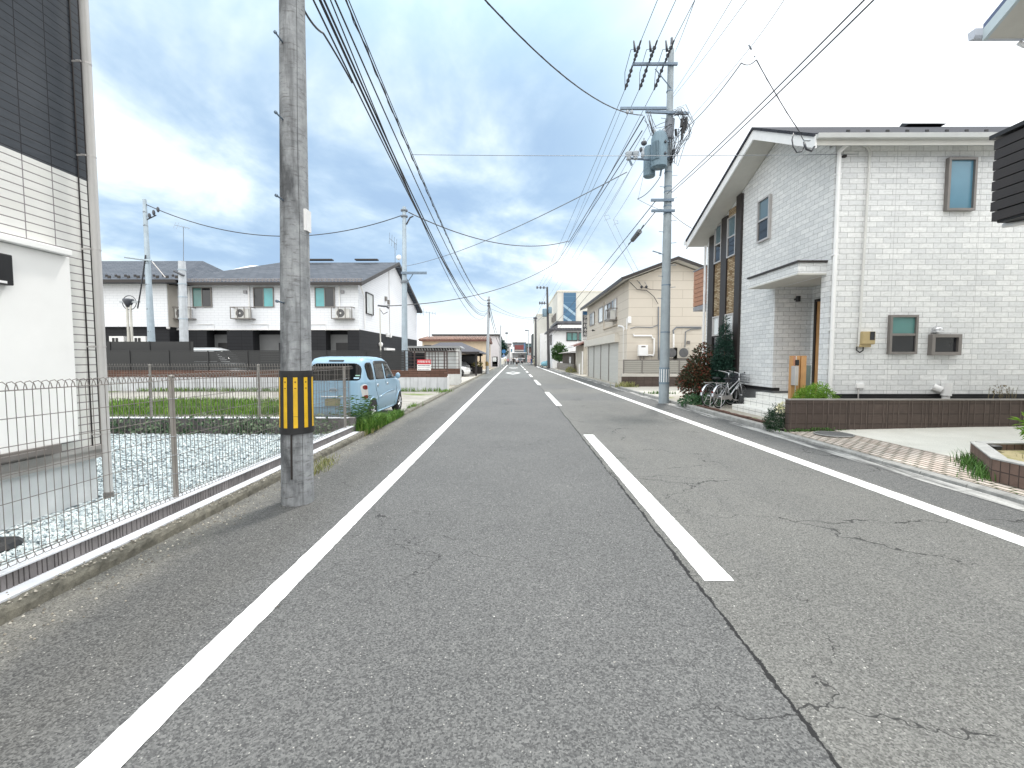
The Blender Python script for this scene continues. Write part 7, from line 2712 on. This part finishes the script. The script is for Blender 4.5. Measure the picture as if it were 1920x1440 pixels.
for py in (173, 325, 352, 361, 536, 624, 388, 402):
    z = rz_(py)
    mk('pole_band', MB().tube([(RX + .005, RYY, z), (RX + .005, RYY, z + .035)], .175 - .0066 * z, 20), M_galv, t)
mk('stub_rod', MB().tube([(rx(1223), RYY - .1, rz_(472)), (rx(1240), RYY - .1, rz_(477))], .02, 5), M_galv, t)

# far left pole (cables end here), and further poles down the road
FL = P(914, 701, 44)
M_plg = mat('far_pole_grey', (.40, .43, .46), .6, .12, 3, streak=.3)
M_pld = mat('far_pole_dark', (.06, .058, .062), .7, .2, 3)


def far_pole(label, px, pyb, pyt, Y, r, m, arms=(), band=None, dxt=0.0):
    b_ = P(px, pyb, Y)
    top = P(px + dxt, pyt, Y)
    t_ = thing('utility_pole', label, 'utility pole', (b_.x, Y, 0))
    mk('shaft', MB().tube([(b_.x, Y, -.05), ((b_.x + top.x) / 2, Y, top.z / 2), (top.x, Y, top.z)], [r, r * .8, r * .6], 12), m, t_, smooth='auto')
    for (p0, p1, py) in arms:
        q0, q1 = P(p0, py, Y), P(p1, py, Y)
        mk('cross_arm', MB().box(q0.x, q1.x, Y - .18, Y - .10, q0.z - .06, q0.z + .06), M_galv if m is not M_pld else M_cable2, t_)
        im = MB()
        for k in range(3):
            x = q0.x + (q1.x - q0.x) * k / 3
            im.ball((x, Y - .14, q0.z + .05), (.12, .12, .24), 8, 6)
        mk('insulators', im, M_insul, t_)
    if band:
        mk('marker_band', MB().tube([(b_.x, Y, P(px, band[1], Y).z), (b_.x, Y, P(px, band[0], Y).z)], r * 1.06, 12), mat('marker_ochre', (.28, .19, .06), .6, .2, 4), t_)
    return t_, b_, top


tfl, FLb, FLt = far_pole('grey pole at left roadside where the black cables end', 913.5, 701.5, 556, 44, .17, M_plg, (), (678, 686), 3.2)
fm = MB()
for z in (7.05, 6.75, 6.5):
    fm.tube([(FLt.x - .02, 44, z), (FLt.x - .02, 44, z + .09)], .16, 10)
fm.tube([(FLt.x, 43.9, 6.9), (FLt.x + .05, 43.9, 5.4)], .05, 6)
mk('cable_clamps', fm, M_insul, tfl)
far_pole('second thin pole further along the left roadside', 938.3, 690, 610, 71, .14, M_plg, (), None, .5)
far_pole('distant grey pole above the dark left tree', 950.5, 684, 621, 120, .16, M_plg, ((948, 953, 625),))
tfr, FRb, FRt = far_pole('dark pole with high cross arms right of the road beyond the houses', 1029, 691, 538, 67, .23, M_pld, ((1007, 1026, 540), (1012, 1025, 569)), None, -3.0)
fm = MB().lathe([(.3, 0), (.33, .08), (.33, 1.05), (.25, 1.15)], (P(1021, 594, 67).x, 66.8, P(1021, 594, 67).z), 14)
fm.lathe([(.25, 0), (.28, .08), (.28, .85), (.2, .95)], (P(1031, 588, 67).x, 66.8, P(1031, 588, 67).z), 14)
mk('transformer', fm, M_trans, tfr, smooth='auto')
far_pole('dark pole with two lamp heads left of the high pole', 1004.5, 690, 594, 84, .21, M_pld, ((1001, 1008, 597),))
far_pole('thin pole among the far shops on the right', 991, 684, 621, 120, .15, M_plg, ((985, 992, 620),))

# ================================================================ CABLES
CL = 'cable'
lc = lambda z: Vector(lp(z, lr(z) + .03))
FLc = Vector((FLt.x, 44, 0))
def flz(z):
    return Vector((FLt.x, 44, z))


# bundle on the left: starts on the near pole above the frame
lt0 = lp(0)
def lstart(px, py):
    return P(px, py, 4.66)


wire(lstart(590, -22), flz(6.05), .015, M_cable, 'thickest black cable of the roadside bundle running to the far pole', via=(745, 315))
wire(lstart(597, -24), flz(6.18), .012, M_cable, 'black cable just above the thickest one in the roadside bundle', via=(748, 311))
wire(lstart(577, -22), flz(6.35), .010, M_cable, 'thin left cable beside the thick bundle', via=(742, 317))
wire(lstart(601, -46), flz(6.45), .008, M_cable, 'thin right cable beside the thick bundle', via=(783, 396))
wire(lstart(622, -14), flz(6.7), .0095, M_cable, 'single thin cable between the thick bundle and the twisted cable', via=(775, 330))
wire(lstart(640, -20), flz(7.1), .009, M_cable, 'twisted dark cable at the right of the roadside bundle', via=(775, 300), wav=.016)
wire(lstart(643, -26), flz(7.16), .006, M_cable, 'slim messenger above the twisted dark cable', via=(776, 296))
a_ = Vector(lp(4.95, lr(5) - .01, -.02))
c_ = P(606, 62, 5.3)
e_ = P(660, 155, 6.2)
solo('branch_cable', MB().tube(curve_pts(a_, c_, .04, 8) + curve_pts(c_, e_, -.01, 8)[1:], .012, 6), M_cable, 'short cable branching from the striped concrete pole to the bundle', CL, 'overhead cables', smooth=True)
# across the road from the striped pole to the transformer pole
wire(Vector(lp(7.2, 0)), Vector((rx(1199), RYY - .2, rz_(222))), .014, M_cable, 'dark twisted cable crossing overhead to the transformer pole', sag=.8, wav=.012)
# left background cable across the apartments
P1, P3 = P(273, 383, 23), P(756, 403, 21.9)
wire(P(273, 478, 22.8), P(258, 578, 23.4), .035, M_cable, 'dark cable dropping from the leaning pole to the riser head', sag=.1)
wire(P1, P3, .022, M_cable, 'sagging cable between the two tall apartment poles', via=(530, 443))
j1 = P(1066, 452, 33)
wire(P(766, 398, 21.9), j1, .026, M_cable, 'sagging cable from the tall apartment pole across the road', via=(940, 457))
j2 = P(1045, 491, 42)
wire(tp_ + Vector((.3, 0, .12)), j2, .026, M_cable, 'long low cable rising from the apartment riser across the road', via=(880, 556))
wire(P(742, 502, 34.3), Vector((rx(1168), RYY - .45, rz_(333))), .017, M_cable2, 'grey service cable from the apartment gable to the transformer pole', via=(960, 430))
wire(P(772, 290, 9.6), Vector((HX + .45, 9.95, P(1560, 291, 10).z)), .006, M_cable2, 'thin straight messenger crossing the road to the white house', sag=.03)
# high voltage lines over the right side
XH = [rx(1181) + .02, rx(1209) + .02, rx(1238) + .02]
for i, (x, w_) in enumerate(zip(XH, ('left', 'middle', 'right'))):
    z = rz_(122) + .12
    q = MB().tube(curve_pts((x, RYY - .9, z), (x + .12, -14, z + .35), .12, 20), .0095, 5)
    q.tube([(x + .012, 12.0, z + .02), (x + .016, 11.5, z + .02)], .03, 6)
    solo('overhead_cable', q, M_cable, '%s high line running from the transformer pole top over the camera' % w_, CL, 'overhead cables', smooth=True)
    far = P((1007, 1013, 1019)[i], 541, 66.8)
    wire(Vector((x - .02, RYY + .9, z - .35)), far, .0095, M_cable, '%s high line from the transformer pole top to the dark far pole' % w_, sag=.55)
wire(Vector((RX + .15, RYY, 11.35)), P(1303, 0, 6.6), .006, M_cable2, 'pale thin line from the transformer pole top, left of the pair', sag=.03)
wire(Vector((RX + .08, RYY, 10.0)), P(1372, 0, 6.6), .005, M_cable2, 'left of two pale lines rising from the transformer pole', sag=.03)
wire(Vector((RX + .12, RYY, 9.95)), P(1400, 0, 6.6), .005, M_cable2, 'right of two pale lines rising from the transformer pole', sag=.03)
jn = P(1406, 90, 8.6)
wire(Vector((rx(1283), RYY, rz_(232))), jn, .005, M_cable2, 'pale line from the transformer pole to the drop junction', sag=.02)
wire(jn, P(1470, 0, 6.8), .005, M_cable2, 'pale line continuing over the camera from the drop junction', sag=.02)
wire(Vector((rx(1276), RYY - .1, rz_(247))), P(1390, 118, 8.8), .010, M_cable, 'dark service cable rising from the transformer pole to the junction', via=(1345, 178))
wire(P(1390, 118, 8.8), P(1418, 112, 8.6), .008, M_cable, 'short looped tail at the drop junction', sag=.06)
wire(P(1418, 112, 8.6), P(1501, 250, 9.55), .008, M_cable, 'twisted service drop from the junction to the white house gable', via=(1452, 172), wav=.01)
solo('cable_joint', MB().tube([P(1404, 84, 8.6), P(1409, 93, 8.6)], .014, 6).ball(tuple(P(1415, 106, 8.6)), .014, 6, 5), M_cable2, 'small grey joint on the service drop', CL, smooth=True)
wire(Vector((rx(1246), RYY - .2, rz_(368))), P(1628, -8, 5.2), .010, M_cable, 'left of two dark telecom lines over the white house', sag=.05)
wire(Vector((rx(1254), RYY - .2, rz_(366))), P(1648, -10, 5.2), .010, M_cable, 'right of two dark telecom lines over the white house', sag=.05)
# low voltage and telecom runs going away from the transformer pole
wire(Vector((rx(1202), RYY - .2, rz_(224))), P(1066, 455, 33), .020, M_cable, 'upper thick low voltage cable leaving the transformer pole', sag=.04)
wire(Vector((rx(1200), RYY - .1, rz_(248))), P(1045, 491, 42), .018, M_cable, 'lower thick low voltage cable leaving the transformer pole', sag=.04)
wire(Vector((rx(1214), RYY, rz_(232))), P(1016, 575, 66.8), .008, M_cable2, 'thin low voltage line from the transformer pole to the dark far pole', sag=.25)
wire(Vector((rx(1160), RYY - .1, rz_(210))), P(1012, 570, 66.8), .007, M_cable2, 'thin line from the long arm tip to the dark far pole', sag=.25)
wire(Vector((rx(1225), RYY, rz_(240))), P(1022, 578, 66.8), .007, M_cable2, 'second thin low voltage line to the dark far pole', sag=.25)
b1, b2_ = P(1133, 405, 27), P(1150, 412, 27)
wire(Vector((rx(1184), RYY, rz_(312))), b1, .008, M_cable2, 'thin line from the fuse bracket to the left drop joint', sag=.05)
wire(Vector((rx(1206), RYY, rz_(318))), b2_, .008, M_cable2, 'thin line from the fuse bracket to the right drop joint', sag=.05)
wire(b1, bp(1203, 536, .2), .010, M_cable2, 'left service drop to the beige house gable', sag=.12)
wire(b2_, bp(1213, 536, .2), .010, M_cable2, 'right service drop to the beige house gable', sag=.12)
solo('drip_loop', MB().tube([b1, b1 + Vector((.25, 0, .06)), b1 + Vector((.35, 0, -.14)), b1 + Vector((.05, 0, -.22)), b1 + Vector((.03, 0, -.3))], .009, 5), M_cable2, 'small loop at the left drop joint', CL, smooth=True)
solo('drip_loop', MB().tube([b2_, b2_ + Vector((.25, 0, -.06)), b2_ + Vector((.3, 0, -.2)), b2_ + Vector((.05, 0, -.26)), b2_ + Vector((.03, 0, -.36))], .009, 5), M_cable2, 'small loop at the right drop joint', CL, smooth=True)
t1 = Vector((rx(1226), RYY - .15, rz_(380)))
t2 = Vector((rx(1226), RYY - .15, rz_(400)))
wire(t1, P(1020, 628, 66.8), .014, M_cable, 'upper telecom cable from the transformer pole to the dark far pole', sag=.25, wav=.012)
wire(t2, P(1022, 642, 66.8), .014, M_cable, 'lower telecom cable from the transformer pole to the dark far pole', sag=.25)
c = P(1191, 442, 19.2)
t_ = thing('cable_splice_box', 'grey splice box hanging on the telecom cable by the transformer pole', 'splice box', c)
mk('case', MB().tube([c + Vector((-.05, .28, -.12)), c + Vector((.12, -.25, .12))], [.09, .11], 10), mat('splice_grey', (.10, .11, .12), .5, .1, 6), t_, smooth='auto')
mk('clamps', MB().tube([c + Vector((-.06, .3, -.13)), c + Vector((-.12, .6, -.2))], .025, 5).tube([c + Vector((.12, -.26, .12)), c + Vector((.2, -.5, .3))], .02, 5), M_black, t_)
wire(P(1206, 330, 15), P(1196, 375, 16.5), .005, M_cable2, 'short pale wire hanging left of the transformer', sag=.02)
wire(Vector((rx(1233), RYY - .2, rz_(336))), P(1195, 373, 15.3), .012, M_cable, 'short dark cable from the transformer foot', sag=.12)
wire(P(1195, 373, 15.3), Vector((rx(1238), RYY - .1, rz_(396))), .008, M_cable2, 'short cable back to the lower arms of the transformer pole', sag=.02)
wire(Vector((RX + .1, RYY - .1, rz_(402))), P(1297, 428, 15.6), .010, M_cable2, 'short cable from the transformer pole towards the white house roof', sag=.03)
# from the cable end pole across to the far right pole, and on down the left side
wire(flz(6.95), P(1020, 590, 66.8), .020, M_cable2, 'upper crossing cable from the cable end pole to the dark far pole', sag=.9)
wire(flz(6.35), P(1020, 597, 66.8), .018, M_cable2, 'lower crossing cable from the cable end pole to the dark far pole', sag=.5)
wire(flz(6.9), P(938.5, 640, 71), .030, M_cable, 'dark cable dropping from the cable end pole to the next pole', sag=.55)
wire(flz(6.3), P(938.3, 650, 71), .030, M_cable, 'second dark cable from the cable end pole to the next pole', sag=.6)
wire(P(938.5, 612, 71), P(1004, 600, 84), .018, M_cable2, 'thin cable crossing the road between the far thin poles', sag=.25)
wire(P(1026, 545, 67), P(991, 622, 120), .020, M_cable2, 'high line continuing down the street from the dark far pole', sag=.4)
wire(P(1026, 580, 67), P(1004, 604, 84), .020, M_cable2, 'cable linking the dark far pole and the two lamp pole', sag=.3)

# ================================================================ PEOPLE far down the road
def skin_mesh(joints, edges, radii):
    me = bpy.data.meshes.new('body')
    me.from_pydata(joints, edges, [])
    o = bpy.data.objects.new('body', me)
    COL.objects.link(o)
    o.modifiers.new('skin', 'SKIN')
    if not me.skin_vertices:
        bm = bmesh.new()
        bm.from_mesh(me)
        bm.verts.layers.skin.verify()
        bm.to_mesh(me)
        bm.free()
    for v, r_ in zip(me.skin_vertices[0].data, radii):
        v.radius = (r_, r_)
    me.skin_vertices[0].data[0].use_root = True
    sm = o.modifiers.new('sub', 'SUBSURF')
    sm.levels = sm.render_levels = 1
    dg = bpy.context.evaluated_depsgraph_get()
    m2 = bpy.data.meshes.new_from_object(o.evaluated_get(dg))
    bpy.data.objects.remove(o)
    for p in m2.polygons:
        p.use_smooth = True
    return m2


J = [(0, 0, .95), (0, 0, 1.15), (0, -.01, 1.38), (0, 0, 1.50), (0, .015, 1.60), (0, .015, 1.70),
     (.10, 0, .90), (.11, .07, .50), (.11, .02, .09), (.11, .16, .03),
     (-.10, 0, .90), (-.11, -.05, .50), (-.11, -.20, .10), (-.11, -.06, .03),
     (.19, 0, 1.40), (.24, -.03, 1.12), (.25, .06, .88), (.25, .10, .80), (-.19, 0, 1.40), (-.24, .02, 1.12), (-.25, .12, .90), (-.25, .17, .83)]
E = [(0, 1), (1, 2), (2, 3), (3, 4), (4, 5), (0, 6), (6, 7), (7, 8), (8, 9), (0, 10), (10, 11), (11, 12), (12, 13), (2, 14), (14, 15), (15, 16), (16, 17), (2, 18), (18, 19), (19, 20), (20, 21)]
RAD = [.12, .12, .14, .055, .09, .085, .085, .06, .045, .035, .085, .06, .045, .035, .055, .042, .033, .028, .055, .042, .033, .028]
body_me = skin_mesh(J, E, RAD)
M_skin = mat('skin', (.42, .27, .19), .6, .06, 5)
M_hair = mat('black_hair', (.015, .012, .011), .5, .2, 8)


def person(label, px, pyb, h, rz, shirt, pants, skirt=False):
    q = G(px, pyb, 0)
    t_ = thing('person', label, 'person', (0, 0, 0), 0, 'people walking far down the road')
    b_ = bpy.data.objects.new('body', body_me)
    COL.objects.link(b_)
    b_.parent = t_
    if not b_.data.materials:
        b_.data.materials.append(M_skin)
    sh_ = MB().tube([(0, 0, .90), (0, 0, 1.05), (0, -.005, 1.25), (0, 0, 1.40), (0, 0, 1.47)], [.165, .15, .165, .17, .085], 14)
    for s in (-1, 1):
        sh_.tube([(s * .14, 0, 1.41), (s * .205, 0, 1.38), (s * .245, 0, 1.14)], [.075, .068, .058], 10)
    mk('shirt', sh_, shirt, t_, smooth=True, local=True)
    pt = MB()
    if skirt:
        pt.tube([(0, 0, .96), (0, 0, .75), (0, 0, .42)], [.155, .19, .22], 14)
    else:
        pt.tube([(0, 0, .80), (0, 0, .97)], [.15, .15], 12)
        pt.tube([(.09, 0, .88), (.11, .07, .50), (.11, .02, .11)], [.105, .08, .065], 10)
        pt.tube([(-.09, 0, .88), (-.11, -.05, .50), (-.11, -.19, .13)], [.105, .08, .065], 10)
    mk('trousers' if not skirt else 'skirt', pt, pants, t_, smooth=True, local=True)
    hm = MB().ball((0, -.015, 1.68), (.095, .105, .10), 12, 8)
    mk('hair', hm, M_hair, t_, smooth=True, local=True)
    fm_ = MB().ball((0, .112, 1.64), (.012, .02, .016), 6, 5)
    mk('nose', fm_, M_skin, t_, smooth=True, local=True)
    t_.location = (q.x, q.y, 0)
    t_.rotation_euler = (0, 0, rz)
    s = h / 1.76
    t_.scale = (s, s, s)
    return t_


def cloth(name, c):
    return mat(name, c, .85, .1, 6)


W_ = cloth('white_cloth', (.74, .75, .78))
person('person in pale yellow top, leftmost of the far walkers', 947.5, 684.5, 1.62, PI, cloth('cream_cloth', (.62, .58, .38)), cloth('grey_cloth', (.30, .30, .31)))
person('person in pink top walking at the left road edge', 952.5, 684.6, 1.66, 0, cloth('pink_cloth', (.55, .24, .27)), cloth('dark_cloth', (.03, .03, .035)))
person('person in white top and dark trousers beside the pink one', 958.2, 684.0, 1.68, 0, W_, cloth('dark_cloth', (.03, .03, .035)))
person('person all in black in the middle of the far road', 962.3, 684.2, 1.72, 0, cloth('black_cloth', (.015, .015, .017)), cloth('black_cloth', (.015, .015, .017)))
person('person in white shirt and dark skirt nearest in the road', 968.8, 686.3, 1.70, PI, W_, cloth('dark_cloth', (.03, .03, .035)), True)
person('person in dark blue top by the right far shops', 996.5, 684.6, 1.68, 0, cloth('navy_cloth', (.04, .06, .16)), cloth('blue_cloth', (.10, .16, .30)))
person('person in green and white top by the dark far poles', 1001, 685.5, 1.6, PI, cloth('pale_green_cloth', (.36, .42, .30)), cloth('tan_cloth', (.45, .40, .30)))

# small fallen leaf on the left line
lf = MB()
q = G(511, 1139, .006)
leaf_quads(lf, q, Vector((1, .25, .06)), Vector((0, 0, 1)), .055, .012, .05)
solo('fallen_leaf', lf, mat('dead_leaf', (.05, .04, .03), .8), 'dark narrow dead leaf lying on the left white line', 'leaf', norm=False)
